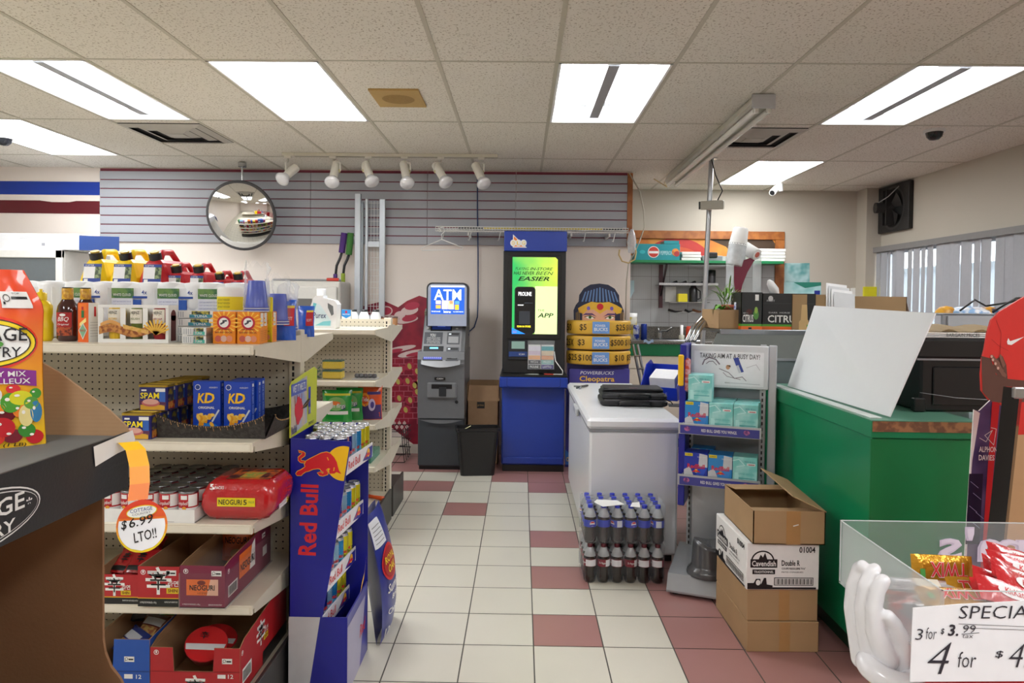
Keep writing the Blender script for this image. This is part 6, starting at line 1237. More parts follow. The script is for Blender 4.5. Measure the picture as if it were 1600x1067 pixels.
m = MB(); xs_ = P(160, 850, Y=LB_).x; m.prism(Fw, [(xs_, 1.157), (xs_, .89), (xs_ + .004, .865), (xs_ + .014, .84), (xs_ + .03, .82), (xs_ + .045, .79), (xs_ + .048, 0), (-1.12, 0), (-1.12, 1.157)], .006, G('#8a6444', .85, name='brown_corrugated', bump=.1)); m.box(-1.126, -1.12, .72, 1.224, 0, 1.4, KRAFT); m.build('far_side', t)
m = MB(); m.prism(front(0, .725, 0), [(xs_, 1.157), (xs_, .89), (xs_ + .048, .79), (xs_ + .048, 0), (-1.12, 0), (-1.12, 1.157)], .006, KRAFT); m.box(xs_ + .042, xs_ + .048, .725, 1.21, 0, .79, G('#7a1a1c', .5)); m.box(-1.12, lx - .06, .725, 1.21, 1.15, 1.156, KRAFT); m.build('near_side', t)
# price sticker and shelf talker
t = thing('price_talker', 'yellow-orange hanging price tag reading $6.99 LTO on the candy display', 'price tag', (lx, 1.18, 1.2))
m = MB(); q = [P(x, y, X=lx + .002) for x, y in ((146, 698), (207, 672), (211, 685), (209, 697), (184, 708), (149, 729))]; q = [(a.y, a.z) for a in q]; m.pg(right(lx + .0015, 0, 0), q, WHITE, 1); Fp = right(lx + .0015, 0, 0); m.tx(Fp, 'COTTAGE CANDY', q[0][0] + .04, 1.21, .06, .004, DARK, 2); m.build('white_card', t)
def wob(u, v):
    x0, y0 = 186, 694; path = [(189, 697), (203, 700), (214, 716), (222, 745), (225, 775), (225, 800)]; return None
pa = [Vector((lx + .002, 1.19, 1.248)), Vector((lx + .018, 1.185, 1.250)), Vector((lx + .034, 1.18, 1.238)), Vector((lx + .046, 1.17, 1.212)), Vector((lx + .052, 1.16, 1.185)), Vector((lx + .054, 1.15, 1.16))]
wd = Vector((.86, .5, 0)).normalized() * .0150
OY = [G(c, .35) for c in ('#f4c51c', '#f5c020', '#f3b024', '#ef9a28', '#ea7e2c', '#e5652a')]
m = MB()
for k in range(5): m.add([pa[k] - wd * (1 + .0 * k), pa[k] + wd, pa[k + 1] + wd, pa[k + 1] - wd], [(0, 1, 2, 3)], OY[k], True)
m.build('strip', t)
m = MB(); dc = P(222, 822, Y=1.15); Fd = FR(dc, (.93, .3, .0), (-.06, 0, 1)); N_ = 40; R_ = .0405; rx = .0355
for k in range(10):
    a0 = -PI / 2 + PI * k / 10; 
def band(c, z0_, z1_, rx_, rz_, mt, l):
    pts = []
    for k in range(13): z = z0_ + (z1_ - z0_) * k / 12; pts.append((rx_ * math.sqrt(max(0, 1 - (z / rz_) ** 2)), z))
    m.pg(Fd, pts + [(-a, b) for a, b in pts[::-1] if a > 1e-6], mt, l)
cols = ['#f0cf1c', '#eec020', '#ec9f28', '#e87a2a', '#e2582a', '#dc432a']
for k in range(6): band(None, -R_ * 1.09 + k * R_ * .36, -R_ * 1.09 + (k + 1) * R_ * .367, rx * 1.09, R_ * 1.09, G(cols[k], .35), 1)
band(None, -R_, R_ * .28, rx, R_, G('#eef0f2', .4), 3)
m.ell(Fd, .0, R_ * .62, rx * .66, R_ * .26, G('#e8c81c'), 4, 24, .12); m.ell(Fd, .0, R_ * .62, rx * .62, R_ * .225, G('#eef0ea'), 5, 24, .12); m.tx(Fd, 'COTTAGE', -rx * .48, R_ * .58, rx * .95, R_ * .15, G('#3a4a8a'), 6, .01, 0, .12); m.tx(Fd, 'COUNTRY', -rx * .4, R_ * .46, rx * .8, R_ * .09, G('#8a8a90'), 6, .01, 0, .12)
m.tx(Fd, '$', -rx * .85, -R_ * .12, rx * .26, R_ * .42, BLACK, 5, .02, .2, .1); m.tx(Fd, '6.99', -rx * .5, -R_ * .03, rx * 1.05, R_ * .38, BLACK, 5, .01, .2, .2); m.tx(Fd, 'LTO!!', -rx * .3, -R_ * .66, rx * 1.0, R_ * .42, BLACK, 5, .01, .15, .2); m.build('round_tag', t)
# candy bag
ba = Vector((-.790, 1.15, 0)); bb_ = Vector((-.962, 1.05, 0)); OR1 = '#f0541c'
t = thing('candy_bag', 'orange and yellow candy bag printed with mixed gummies, at the left edge', 'candy bag', ((ba + bb_) / 2 + Vector((0, 0, 1.242))))
ux = (ba - bb_).normalized(); W_ = (ba - bb_).length; nz_ = ux.cross(Vector((0, 0, 1))).normalized(); nz_ = nz_ if nz_.y < 0 else -nz_
def cb(a, b, s=1, o=0):
    w_ = 1 - .05 * math.sin(PI * b); tp_ = .985 if b < .8 else .985 - (b - .8) * 1.5; x = (a - .5) * W_ * w_ * (tp_ if a > .5 else 1) ; bul = .035 * (math.sin(PI * min(.99, max(.01, a))) ** .5) * (math.sin(PI * min(.97, .1 + b * .87)) ** .5)
    p = (ba + bb_) / 2 + ux * x + nz_ * (s * bul + .0015 * math.sin(a * 31 + b * 9) * (b > .6) + o); p.z = 1.2565 + .285 * b - .012 * a * (1 - b) + .0; return p
def _cbag(nt, b):
    tc, sx = coords(nt); f = mathn(nt, 'MULTIPLY', mathn(nt, 'SUBTRACT', sx.outputs[2], .06), 5.5, True); nt.links.new(mixc(nt, f, '#f3c21a', '#e9481a'), b.inputs['Base Color']); b.inputs['Coat Weight'].default_value = .6
    n = N(nt, 'TexNoise'); n.inputs['Scale'].default_value = 22; nt.links.new(tc.outputs['Object'], n.inputs[0]); bp = N(nt, 'Bump'); bp.inputs['Strength'].default_value = .25; bp.inputs['Distance'].default_value = .01; nt.links.new(n.outputs['Fac'], bp.inputs['Height']); nt.links.new(bp.outputs[0], b.inputs['Normal'])
CBM = nodemat('candy_film', _cbag, .3)
m = MB(); m.sheet(lambda u, v: cb(u, v, 1), 20, 22, CBM); m.sheet(lambda u, v: cb(u, v, -1), 20, 22, CBM); m.build('bag_film', t)
S = lambda a, b, l=1: cb(a, b, 1, .0008 * l + .0004)
m = MB(); ca = .60
epatch(m, S, ca, .60, .37, .15, G('#e8361c'), 1, 36); epatch(m, S, ca, .60, .36, .135, G('#3a2a20'), 2, 36); epatch(m, S, ca, .60, .352, .128, G('#f2d81c'), 3, 36); epatch(m, S, ca, .60, .325, .108, G('#3a3020'), 4, 36); epatch(m, S, ca, .60, .315, .103, G('#eef0ec'), 5, 36)
epatch(m, S, ca + .02, .595, .12, .025, G('#4f9a3a'), 6, 16); epatch(m, S, ca, .60, .06, .018, G('#d84a2a'), 7, 12)
stx(m, S, 'COTTAGE', ca - .34, .612, .64, .072, G('#1a1a20'), 7, .012); stx(m, S, 'COUNTRY', ca - .27, .525, .53, .055, G('#1a1a20'), 7, .008)
m.build('oval_logo', t); m = MB()
m.sheet(lambda u, v: S(.12 + .84 * u, .36 + .085 * v + .03 * math.sin(PI * u) , 2), 16, 4, G('#8a2f8f')); stx(m, S, 'SWEET & CHEWY MIX', .17, .418, .72, .03, WHITE, 4, .015); stx(m, S, 'DOUX ET MOELLEUX', .17, .378, .75, .03, WHITE, 4, .015); m.build('purple_banner', t)
m = MB(); patch(m, S, .72, .79, .93, .88, WHITE, 3); m.add([S(.765 + .026 * math.cos(2 * PI * k / 20) * r, .845 + .02 * math.sin(2 * PI * k / 20) * r, 5) for k in range(20) for r in (.8, 1)], [(2 * k, 2 * k + 1, (2 * k + 3) % 40, (2 * k + 2) % 40) for k in range(20)], BLACK); patch(m, S, .80, .838, .915, .853, BLACK, 4); patch(m, S, .735, .81, .75, .825, BLACK, 5); stx(m, S, 'TOP', .81, .866, .06, .008, DARK, 5); m.build('search_sticker', t)
m = MB()
for a, b, ra, rb, c_ in ((.78, .07, .07, .04, '#7a1a2a'), (.66, .06, .07, .04, '#d83a2a'), (.93, .06, .06, .04, '#c8202a'), (.74, .19, .07, .04, '#6a1420'), (.84, .21, .05, .04, '#f0862a'), (.6, .16, .06, .04, '#2f7fb0'), (.8, .33, .05, .025, '#d8333a'), (.95, .3, .04, .03, '#3f9a34'), (.50, .10, .10, .06, '#3f9a34'), (.33, .2, .12, .08, '#e0c82a'), (.55, .2, .1, .06, '#7a1a2a'), (.44, .3, .1, .05, '#d83a20'), (.72, .12, .085, .055, '#c8202a'), (.88, .1, .06, .04, '#3a8a2e'), (.58, .235, .17, .05, '#f2efe4'), (.66, .225, .08, .03, '#f0862a'), (.78, .255, .07, .055, '#4f9f36'), (.66, .30, .065, .045, '#e8e4e0'), (.66, .30, .05, .042, '#d8333a'), (.57, .33, .06, .03, '#c82a30'), (.88, .18, .05, .06, '#e8d890'), (.95, .2, .04, .06, '#2f7fb0'), (.85, .28, .08, .04, '#d8d82a'), (.92, .25, .05, .035, '#5aa03a'), (.4, .12, .08, .05, '#d84a2a'), (.25, .1, .1, .06, '#3f9a34'), (.15, .2, .1, .06, '#d8333a')):
    epatch(m, S, a, b + .02, ra, rb, G(c_, .25, coat=.5), 3 + len(m.v) * .002, 18); epatch(m, S, a - ra * .3, b + .02 + rb * .35, ra * .25, rb * .18, G('#f4f0e6', .3), 4 + len(m.v) * .002, 10)
m.build('printed_gummies', t); m = MB(); stx(m, S, '454 g (1 LB)', .55, .025, .32, .025, BLACK, 3, .02, .2); m.build('weight_text', t)
# ------------------------------------------------------------------ chest freezer and what lies on it
FZ = G('#dfe1e3', .3, var=.02, scale=4, name='freezer_white')
fx0, fx1, fy0, fy1, fz = .385, .925, 3.99, 5.75, .832
t = thing('chest_freezer', 'white chest freezer seen from its end in the middle of the shop', 'freezer', ((fx0 + fx1) / 2, (fy0 + fy1) / 2, 0))
m = MB(); m.box(fx0 + .015, fx1 - .015, fy0 + .015, fy1 - .015, .04, fz - .075, FZ, .012); m.box(fx0 + .04, fx1 - .04, fy0 + .04, fy1 - .04, 0, .04, BLACK); m.build('cabinet', t)
m = MB(); m.box(fx0, fx1, fy0, fy1, fz - .065, fz, FZ, .018); m.build('lid', t)
m = MB(); m.box(fx0 + .01, fx1 - .01, fy0 + .01, fy1 - .01, fz - .078, fz - .064, G('#8d9093', .6)); m.build('lid_gasket', t)
m = MB(); m.box(fx0 - .02, fx0 + .002, 4.6, 4.85, fz - .09, fz - .04, G('#b8bbbe', .3), .006); m.build('handle', t)
BKF = G('#1c1d20', .55, bump=.5, bscale=250, name='black_nylon')
t = thing('laptop_bag', 'black nylon briefcase lying flat on the white freezer', 'briefcase', (0, 0, 0))
def slab(m, w_, d_, h_, r, mt, z0=0, x0=0, y0=0, sag=.0):
    secs = []
    for hx, z in ((.94, 0), (1, .25), (1, .7), (.94, 1)): secs.append((w_ / 2 * hx, d_ / 2 * hx, z0 + h_ * z, r))
    rect_loft(m, secs, mt, Matrix.Translation((x0, y0, 0))); hx, hy, z, rr_ = secs[-1]; n = len(m.v)
    m.add([(x0 + sx * hx * .995 - math.copysign(0, sx), y0 + sy * hy * .98, z) for sx, sy in ((-1, -.9), (-.95, -1), (.95, -1), (1, -.9), (1, .9), (.95, 1), (-.95, 1), (-1, .9))], [tuple(range(8))], mt, False)
m = MB(); slab(m, .43, .36, .03, .04, BKF); slab(m, .42, .35, .028, .04, BKF, .03); m.build('bag_body', t)
m = MB(); slab(m, .40, .24, .018, .05, G('#26272b', .5, bump=.5, bscale=250), .056, 0, .03); m.tube([(-.19, -.09, .066), (-.1, -.105, .07), (0, -.09, .07), (.1, -.1, .07), (.19, -.09, .066)], .004, BLACK, 6); m.build('flap', t)
for s_, z in ((1, .055), (-1, .02)):
    m = MB(); m.tube([(-.1, -.17, z - .01), (-.09, -.2, z), (-.05, -.225 - .01 * s_, z + .004), (.05, -.225 - .01 * s_, z + .004), (.09, -.2, z), (.1, -.17, z - .01)], .008, BLACK, 8); m.build('handle', t)
m = MB(); m.line(FR((0, -.181, .03), (1, 0, 0), (0, 0, 1)), [(-.19, 0), (.19, 0)], .004, G('#77787a', .3, .8), 1); m.box(-.03, .03, -.11, -.105, .078, .082, STEEL); m.build('zip', t)
m = MB(); m.prism(FR((.22, -.15, .004), (1, .1, 0), (0, 1, .1)), [(0, 0), (.1, -.01), (.11, .055), (.01, .06)], .003, BLACK); m.tube([(.2, -.1, .03), (.24, -.11, .02), (.25, -.12, .01)], .003, BLACK, 5); m.build('luggage_tag', t)
t.location = (.735, 4.62, fz + .001); t.rotation_euler = (0, 0, -.05); t.scale = (1, 1, 1.4)
m = MB(); c = P(908, 606, Z=fz); m.tube([(c.x - .04, c.y - .06, fz + .006), (c.x, c.y, fz + .012), (c.x + .06, c.y + .1, fz + .008)], .007, G('#55585a', .4, .6), 6); m.tube([(c.x - .02, c.y - .1, fz + .006), (c.x, c.y, fz + .012), (c.x - .05, c.y + .05, fz + .006)], .006, G('#8a8d90', .4, .6), 6); m.build('metal_tool', None, 'small grey metal tool on the far left corner of the freezer lid', 'tool')
t = thing('blue_bin', 'blue plastic scoop bin with papers on the far right of the freezer', 'plastic bin', (0, 0, 0)); BB_ = G('#1b37b8', .3)
m = MB(); M_ = Matrix.Translation((1.02, 4.95, .84)) @ Matrix.Rotation(-.5, 4, 'Z') @ Matrix.Rotation(.12, 4, 'X')
for sx_ in (-.13, .125): m.prism(M_ @ FR((sx_ + .005, 0, 0), (0, 1, 0), (0, 0, 1)), [(-.12, 0), (.13, 0), (.15, .2), (.1, .235), (.0, .22), (-.1, .12), (-.14, .09)], .005, BB_)
m.box(-.13, .13, -.13, -.125, 0, .09, BB_, 0, M_); m.box(-.13, .13, .13, .135, 0, .2, BB_, 0, M_); m.box(-.13, .13, -.13, .13, 0, .005, BB_, 0, M_); m.build('bin_shell', t)
m = MB(); m.box(-.08, .1, -.06, .1, .02, .16, G('#e8e8ea', .6), 0, M_ @ Matrix.Rotation(.2, 4, 'X')); m.build('papers', t); m = MB(); m.tx(M_ @ FR((0, -.131, .0), (1, 0, 0), (0, 0, 1)), 'RECYCLE', -.06, .03, .12, .025, G('#b0b8e8'), 1); m.build('front_text', t)
# ------------------------------------------------------------------ bottle cases
PB = G('#1f2fb8', .3); COLA = G('#1a0f0c', .08, name='dark_cola', coat=.6)
def bottle(lab, capc, labc, wrap):
    t = thing('soda_bottle', lab, 'soda bottle', (0, 0, 0)); m = MB(); r = .0345
    m.lathe([(.018, .0), (.028, .0), (.033, .012), (r, .03), (.0325, .05), (.033, .075), (r, .085), (r, .125), (.032, .14), (.026, .158), (.016, .178), (.0125, .186)], COLA, 16, None, True, [COLA] * 8 + [clear('#cfd4d6', .45, .05)] * 3); m.build('bottle', t)
    m = MB(); m.lathe([(.0125, .184), (.0145, .186), (.0145, .202), (.0125, .204), (0, .204)], G(capc, .35), 14); m.build('cap', t)
    m = MB(); m.lathe([(r + .0006, .088), (r + .0006, .126)], G(labc, .3), 18); wrap(m, r + .001); m.build('label_wrap', t); return t
def w_pep(m, r):
    cylrect(m, None, r, FRONT + 1.5, .03, .09, .034, G('#c8ccd8')); n = 16
    for rr_, c_, k in ((.014, '#e8e8ee', 0), (.0125, '#c8202c', .0003)): m.add([((r + .0012 + k) * math.cos(FRONT + .25 + rr_ * math.cos(2 * PI * i / n) / r), (r + .0012 + k) * math.sin(FRONT + .25 + rr_ * math.cos(2 * PI * i / n) / r), .107 + rr_ * math.sin(2 * PI * i / n)) for i in range(n)], [tuple(range(n))], G(c_, .3))
    cylrect(m, None, r, FRONT + .25, .026, .104, .006, WHITE, .0018); cylrect(m, None, r, FRONT + .25, .022, .096, .008, PB, .0018)
def w_dr(m, r): cylrect(m, None, r, FRONT + 1.3, .06, .09, .034, G('#d8d8dc')); cyltx(m, None, r + .0005, 'Dr Pepper', FRONT, .04, .1, .014, WHITE, .02, .2)
rots_t = [0, 1.9, -1.2, .1, 1.6, -1.5]; rots_b = [-1.2, -.2, -1.5, 0, -1.5, -1.6]
cxs = [.345 + .0365 + .0725 * k for k in range(6)]
for lvl, (mk, rots, zz, nm) in enumerate(((bottle('x', '#5a1420', '#7a1a2c', w_dr), rots_b, .0, 'lower'), (bottle('x', '#2436c0', '#2038b4', w_pep), rots_t, .208, 'upper'))):
    f_ = True
    for r in range(4):
        for c in range(6):
            lab = '%s bottle in the %s wrapped case, %s row, %s' % (('red-labelled cola', 'blue-capped cola')[lvl], nm, place(r, 4, 'front'), place(c, 6)); loc = (cxs[c], 3.735 + .0725 * r - (.0 if lvl else .01), zz + .001)
            rz = rots[c] if r == 0 else (c * 1.7 + r) % 3 - 1.5
            if f_: mk.location = loc; mk.rotation_euler = (0, 0, rz); mk['label'] = lab; f_ = False
            else: dup(mk, loc, rz, lab)
for zz, nm, dz in ((.0, 'lower', .19), (.208, 'upper', .2)):
    t = thing('case_film', 'clear shrink film around the %s case of bottles' % nm, 'shrink film', (.56, 3.84, zz)); m = MB(); x0, x1, y0, y1 = cxs[0] - .038, cxs[5] + .038, 3.69, 3.99
    def seg(m, pts, z0_, z1_):
        n = len(pts); vs = []
        for p in pts: vs += [(p[0], p[1], z0_), (p[0], p[1], (z0_ + z1_) / 2), (p[0], p[1], z1_)]
        m.add(vs, [(3 * i + j, 3 * ((i + 1) % n) + j, 3 * ((i + 1) % n) + j + 1, 3 * i + j + 1) for i in range(n) for j in (0, 1)], FILM, True)
    pts = []
    for c in cxs: pts += [(c - .03, y0 + .012), (c, y0 + .004), (c + .03, y0 + .012)]
    pts += [(x1, y0 + .03), (x1 + .006, (y0 + y1) / 2), (x1, y1 - .02), (x0, y1 - .02), (x0 - .006, (y0 + y1) / 2), (x0, y0 + .03)]
    seg(m, pts, zz + .004, zz + dz); 
    if nm == 'upper': m.sheet(lambda u, v: (x0 + .02 + (x1 - x0 - .04) * u, y0 + .02 + (y1 - y0 - .04) * v, zz + .207 - .015 * abs(math.sin(u * 6 * PI)) * abs(math.sin(v * 4 * PI))), 36, 16, FILM)
    m.build('film', t)
m = MB(); m.prism(FR(P(928, 784, Z=.42), (1, 0, 0), (0, 1, .05)), [(0, 0), (.04, -.07), (.16, -.03), (.13, .03), (.02, .04)], .002, WHITE); m.build('white_sheet', None, 'white paper sheet lying on top of the bottle cases', 'paper')
m = MB(); m.prism(FR(P(983, 787, Z=.42), (1, 0, 0), (0, 1, .05)), [(0, -.04), (.05, -.05), (.06, .03), (.02, .02)], .002, WHITE); m.build('barcode_tag', None, 'small white tag on top of the bottle cases, right of the paper sheet', 'paper')
# ------------------------------------------------------------------ silver drink rack
ang = -.36; ro = Vector((.92, 3.93, 0)); RM = Matrix.Translation(ro) @ Matrix.Rotation(ang, 4, 'Z'); RW_ = .455
t = thing('drink_rack', 'silver metal energy drink rack with white header sign', 'display rack', ro, ang); RG = G('#b4b7bc', .35, .5, name='rack_silver'); RGD = G('#6d7074', .4, .3)
def rb(m, x0, x1, y0, y1, z0, z1, mt, b=0.): m.box(x0, x1, y0, y1, z0, z1, mt, b, RM)
def rf(x, y, z): return RM @ FR((x, y, z), (1, 0, 0), (0, 0, 1))
zt = 1.275
m = MB(); rb(m, .03, RW_ - .03, .05, .062, .22, zt - .02, G('#85888d', .4, .2)); rb(m, .03, RW_ - .03, .045, .05, .56, .585, RG); m.build('back_panel', t)
for x0, x1, s_ in ((.02, .05, 0), (RW_ - .055, RW_ - .025, 1)):
    m = MB(); rb(m, x0, x1, .03, .06, .05, zt, RG); F = rf(x0, .03, 0); z = .1
    while z < 1.05: m.rect(F, .010, z, .018, z + .018, BLACK, 1); z += .032
    m.build('upright', t)
m = MB(); rb(m, RW_ - .012, RW_ + .03, -.0, .06, .5, zt - .002, G('#c3c6cc', .35, .3), .004); rb(m, RW_ - .01, RW_ + .03, -.0, .06, .43, .5, G('#26336e', .4), .004); m.build('right_fascia', t)
m = MB(); rb(m, -.005, .03, -.16, .06, .4, zt, RBB, .003); F = rf(-.005, -.161, 0)
m.build('left_fascia', t, label='dark blue left side fascia'); m = MB(); rb(m, -.012, .018, -.176, -.162, 1.05, 1.22, RBY, .006); rb(m, .0, .03, -.166, -.161, 1.22, 1.272, RBB); rb(m, .018, .05, -.165, -.12, 1.02, 1.2, G('#c8442a', .35, hex2='#d8a8b0', scale=30), .01); m.build('bull_cutout', t, label='yellow and red shaped side print')
m = MB(); rb(m, .035, RW_ - .012, -.02, .04, 1.035, zt - .006, G('#d3d6da', .35, .2), .004); F = rf(0, -.02, 0); m.rect(F, .055, 1.05, RW_ - .035, zt - .04, G('#eceef2', .25), 1)
DK = G('#3a3c44', .4); m.tx(F, 'TAKING AIM AT A BUSY DAY?', .085, zt - .078, .315, .027, DK, 3, .012)
for pts, w_ in (([(.1, 1.16), (.11, 1.185), (.135, 1.2), (.17, 1.19), (.19, 1.165)], .007), ([(.12, 1.165), (.135, 1.178), (.155, 1.18), (.175, 1.16)], .004), ([(.19, 1.14), (.24, 1.12), (.27, 1.09), (.31, 1.1), (.33, 1.08)], .004), ([(.33, 1.15), (.38, 1.17), (.40, 1.14)], .0015), ([(.21, 1.12), (.23, 1.10), (.3, 1.085)], .003)): m.line(F, pts, w_, G('#8a7f8a', .4), 2)
m.ell(F, .235, 1.15, .011, .013, G('#c99a7a'), 4, 12); m.pg(F, [(.225, 1.158), (.247, 1.162), (.25, 1.15), (.24, 1.155)], G('#5a4a2a'), 5); m.pg(F, [(.262, 1.2), (.288, 1.206), (.318, 1.128), (.292, 1.12)], G('#c8ccd4'), 3); m.pg(F, [(.262, 1.2), (.288, 1.206), (.302, 1.167), (.277, 1.16)], G('#3a4a9a'), 4); m.pg(F, [(.302, 1.167), (.318, 1.128), (.305, 1.124), (.29, 1.163)], G('#3a4a9a'), 4)
m.line(F, [(.25, 1.065), (.4, 1.062)], .003, G('#b8bcc4'), 2); m.tx(F, 'RED BULL', .22, 1.062, .028, .006, DK, 2); m.build('header_sign', t, label='white header sign asking TAKING AIM AT A BUSY DAY?')
SH = [(.83, 'upper'), (.555, 'lower')]
for z, nm in SH:
    m = MB(); rb(m, .02, RW_ - .04, -.20, .045, z - .005, z, RG); rb(m, .0, RW_ - .035, -.212, -.2, z - .03, z + .028, RG, .002); F = rf(0, -.2125, z)
    m.rect(F, .01, -.026, RW_ - .045, .018, G('#3c3f92', .3), 1); m.tx(F, 'RED BULL GIVES YOU WINGS.', .12, -.012, .18, .016, WHITE, 2, .02)
    for xx in (.035, .335): m.ell(F, xx + .012, .0, .016, .013, G('#6a3a7a', .3, hex2='#c06a9a', scale=60), 2, 12)
    for xx in (.02, RW_ - .045): m.prism(RM @ FR((xx + .004, 0, z), (0, 1, 0), (0, 0, 1)), [(-.2, -.02), (-.2, .03), (.045, .0), (.045, -.09)], .004, RG)
    m.build('shelf', t)
m = MB(); m.prism(RM @ FR((RW_ + .01, 0, 0), (0, 1, 0), (0, 0, 1)), [(-.41, .03), (-.36, .10), (.06, .13), (.08, .02), (-.41, .02)], RW_ + .03, G('#9a9da0', .35, .3)); m.build('sloped_base', t)
for xx, yy in ((.02, -.36), (RW_ - .04, -.36), (.02, .04), (RW_ - .04, .04)): m = MB(); m.cyl(RM @ Vector((xx, yy, 0)), RM @ Vector((xx, yy, .025)), .018, BLACK, 10); m.build('foot', t)
m = MB(); rb(m, .03, RW_ - .03, .03, .05, .14, .56, RG); m.build('lower_panel', t)
TQ = '#7fd0cc'
def four(lab, x, y, z, kind):
    t = thing('drink_carton', lab, 'drink four-pack', (0, 0, 0)); W, D, H_ = .122, .12, .142; m = MB()
    c0 = {'t': G(TQ, .35, hex2='#a8e0dc', scale=14), 'b': G('#1f36a8', .3), 's': G('#2a8ad0', .3)}[kind]; m.box(0, W, 0, D, 0, H_, c0, .002); m.build('carton', t); m = MB(); F = FR((0, 0, 0), (1, 0, 0), (0, 0, 1))
    if kind == 't': m.rect(F, .01, .01, .03, .06, G('#b8ece8'), 1); m.rect(F, .03, .03, .11, .034, G('#4aa8a8'), 1); m.tx(F, 'RED BULL', .06, .115, .05, .008, G('#4a7a8a'), 1); m.rect(F, .07, .1, .112, .112, G('#e8f0ee'), 1); m.rect(F, .078, .103, .108, .107, G('#c04a5a'), 2); m.line(F, [(.0, .12), (.03, .13), (.06, .1), (.02, .09)], .004, G('#c8f0ee'), 1); m.tx(F, 'SUMMER EDITION', .025, .05, .08, .008, G('#5ab8b4'), 1)
    else:
        m.pg(F, [(0, .02), (.03, 0), (.06, 0), (.03, .07), (0, .05)], G('#c9ccd2'), 1); m.pg(F, [(.075, .07), (.122, .07), (.122, .135), (.08, .142)], G('#c9ccd2'), 1); m.pg(F, [(.06, 0), (.09, 0), (.122, .07), (.07, .07)], G('#3a8ad8' if kind == 's' else '#2a52c8'), 1)
        m.tx(F, 'RedBull', .018, .06, .09, .024, RBR, 3, .035); m.ell(F, .064, .048, .009, .009, RBY, 3); m.pg(F, [(.04, .04), (.055, .052), (.064, .05), (.073, .052), (.088, .04), (.07, .043), (.058, .043)], RBR, 4); m.rect(F, .004, .125, .045, .141, G('#e0cc2a'), 4); m.tx(F, '4 PACK', .01, .129, .03, .008, BLACK, 5); m.tx(F, 'ENERGY DRINK', .07, .12, .045, .006, WHITE, 3)
    m.build('printed_front', t); q = RM @ Vector((x, y, 0)); t.location = (q.x, q.y, z); t.rotation_euler = (0, 0, ang); return t
pr = {}
for x, y, z, k, lab in ((.03, -.19, .831, 's', 'sky blue and silver four-pack on the upper rack shelf'), (.155, -.19, .831, 't', 'turquoise four-pack in the middle of the upper rack shelf'), (.28, -.19, .831, 't', 'turquoise four-pack at the right of the upper rack shelf'), (.045, -.185, .975, 't', 'turquoise four-pack stacked highest, in front of the header sign'), (.16, -.06, .831, 't', 'turquoise four-pack at the back centre of the upper rack shelf'), (.285, -.06, .831, 't', 'turquoise four-pack at the back right of the upper rack shelf'),
        (.03, -.19, .556, 'b', 'dark blue and silver four-pack on the lower rack shelf'), (.155, -.19, .556, 's', 'sky blue and silver four-pack in the middle of the lower rack shelf'), (.28, -.19, .556, 't', 'turquoise four-pack at the right of the lower rack shelf'), (.05, -.06, .556, 's', 'blue four-pack at the back of the lower rack shelf')):
    if k not in pr: pr[k] = four(lab, x, y, z, k)
    else: q = RM @ Vector((x, y, 0)); dup(pr[k], (q.x, q.y, z), label=lab)
# grey hat-like sleeve on the base
hc = P(1105, 893, Z=.12); t = thing('grey_cover', 'glossy dark grey hat-shaped plastic cover standing on the rack base', 'cover', (hc.x, hc.y, .11)); HG = G('#4c4d4f', .22, .1, bump=.4, bscale=25, coat=.4)
hc = Vector((1.0, 3.60, .098)); n = 28
m = MB(); vs = []; secs = [(.128, 0), (.13, .012), (.122, .03), (.108, .042), (.103, .055), (.098, .13), (.092, .155)]
for j, (r, z) in enumerate(secs):
    for i in range(n):
        a = 2 * PI * i / n; zz = z + (.03 * (abs(math.cos(a)) ** 1.5) if j >= 5 else 0); rr_ = r * (1 + .02 * math.sin(5 * a) * (j > 1)); vs.append(hc + Vector((rr_ * math.cos(a), rr_ * .8 * math.sin(a), zz)))
k0 = len(vs); vs.append(hc + Vector((0, -.02, .13)))
m.add(vs, [(j * n + i, j * n + (i + 1) % n, (j + 1) * n + (i + 1) % n, (j + 1) * n + i) for j in range(len(secs) - 1) for i in range(n)] + [((len(secs) - 1) * n + i, (len(secs) - 1) * n + (i + 1) % n, k0) for i in range(n)], HG, True); m.build('cover_shell', t)
# ------------------------------------------------------------------ stack of cartons
def closedbox(name, lab, x0, x1, y0, y1, z0, z1, rz, mt, deco=None, flap=True):
    t = thing(name, lab, 'cardboard box', (x0, y0, z0), rz); M_ = Matrix.Translation((x0, y0, z0)) @ Matrix.Rotation(rz, 4, 'Z'); w_, d_, h_ = x1 - x0, y1 - y0, z1 - z0; m = MB(); m.box(0, w_, 0, d_, 0, h_, mt, .003, M_); m.build('carton', t)
    F = M_ @ FR((0, 0, 0), (1, 0, 0), (0, 0, 1)); Fl = M_ @ FR((0, d_, 0), (0, -1, 0), (0, 0, 1))
    m = MB(); (deco or (lambda m, F, Fl, w, d, h: m.rect(F, w * .45, h * .6 if 0 else 0.002, w * .6, h - .002, G('#a87f4e', .35), 1)))(m, F, Fl, w_, d_, h_); m.build('printed_sides' if deco else 'packing_tape', t); return t, M_
KR = G('#a58660', .75, var=.08, scale=9, name='tan_cardboard')
closedbox('cardboard_box', 'bottom tan carton of the four-box stack on the floor', .985, 1.295, 2.985, 3.43, .0, .132, .02, KR)
closedbox('cardboard_box', 'second tan carton from the floor, under the white printed box', .985, 1.29, 2.99, 3.43, .134, .272, .02, KR)
WB = G('#e6e5e2', .6)
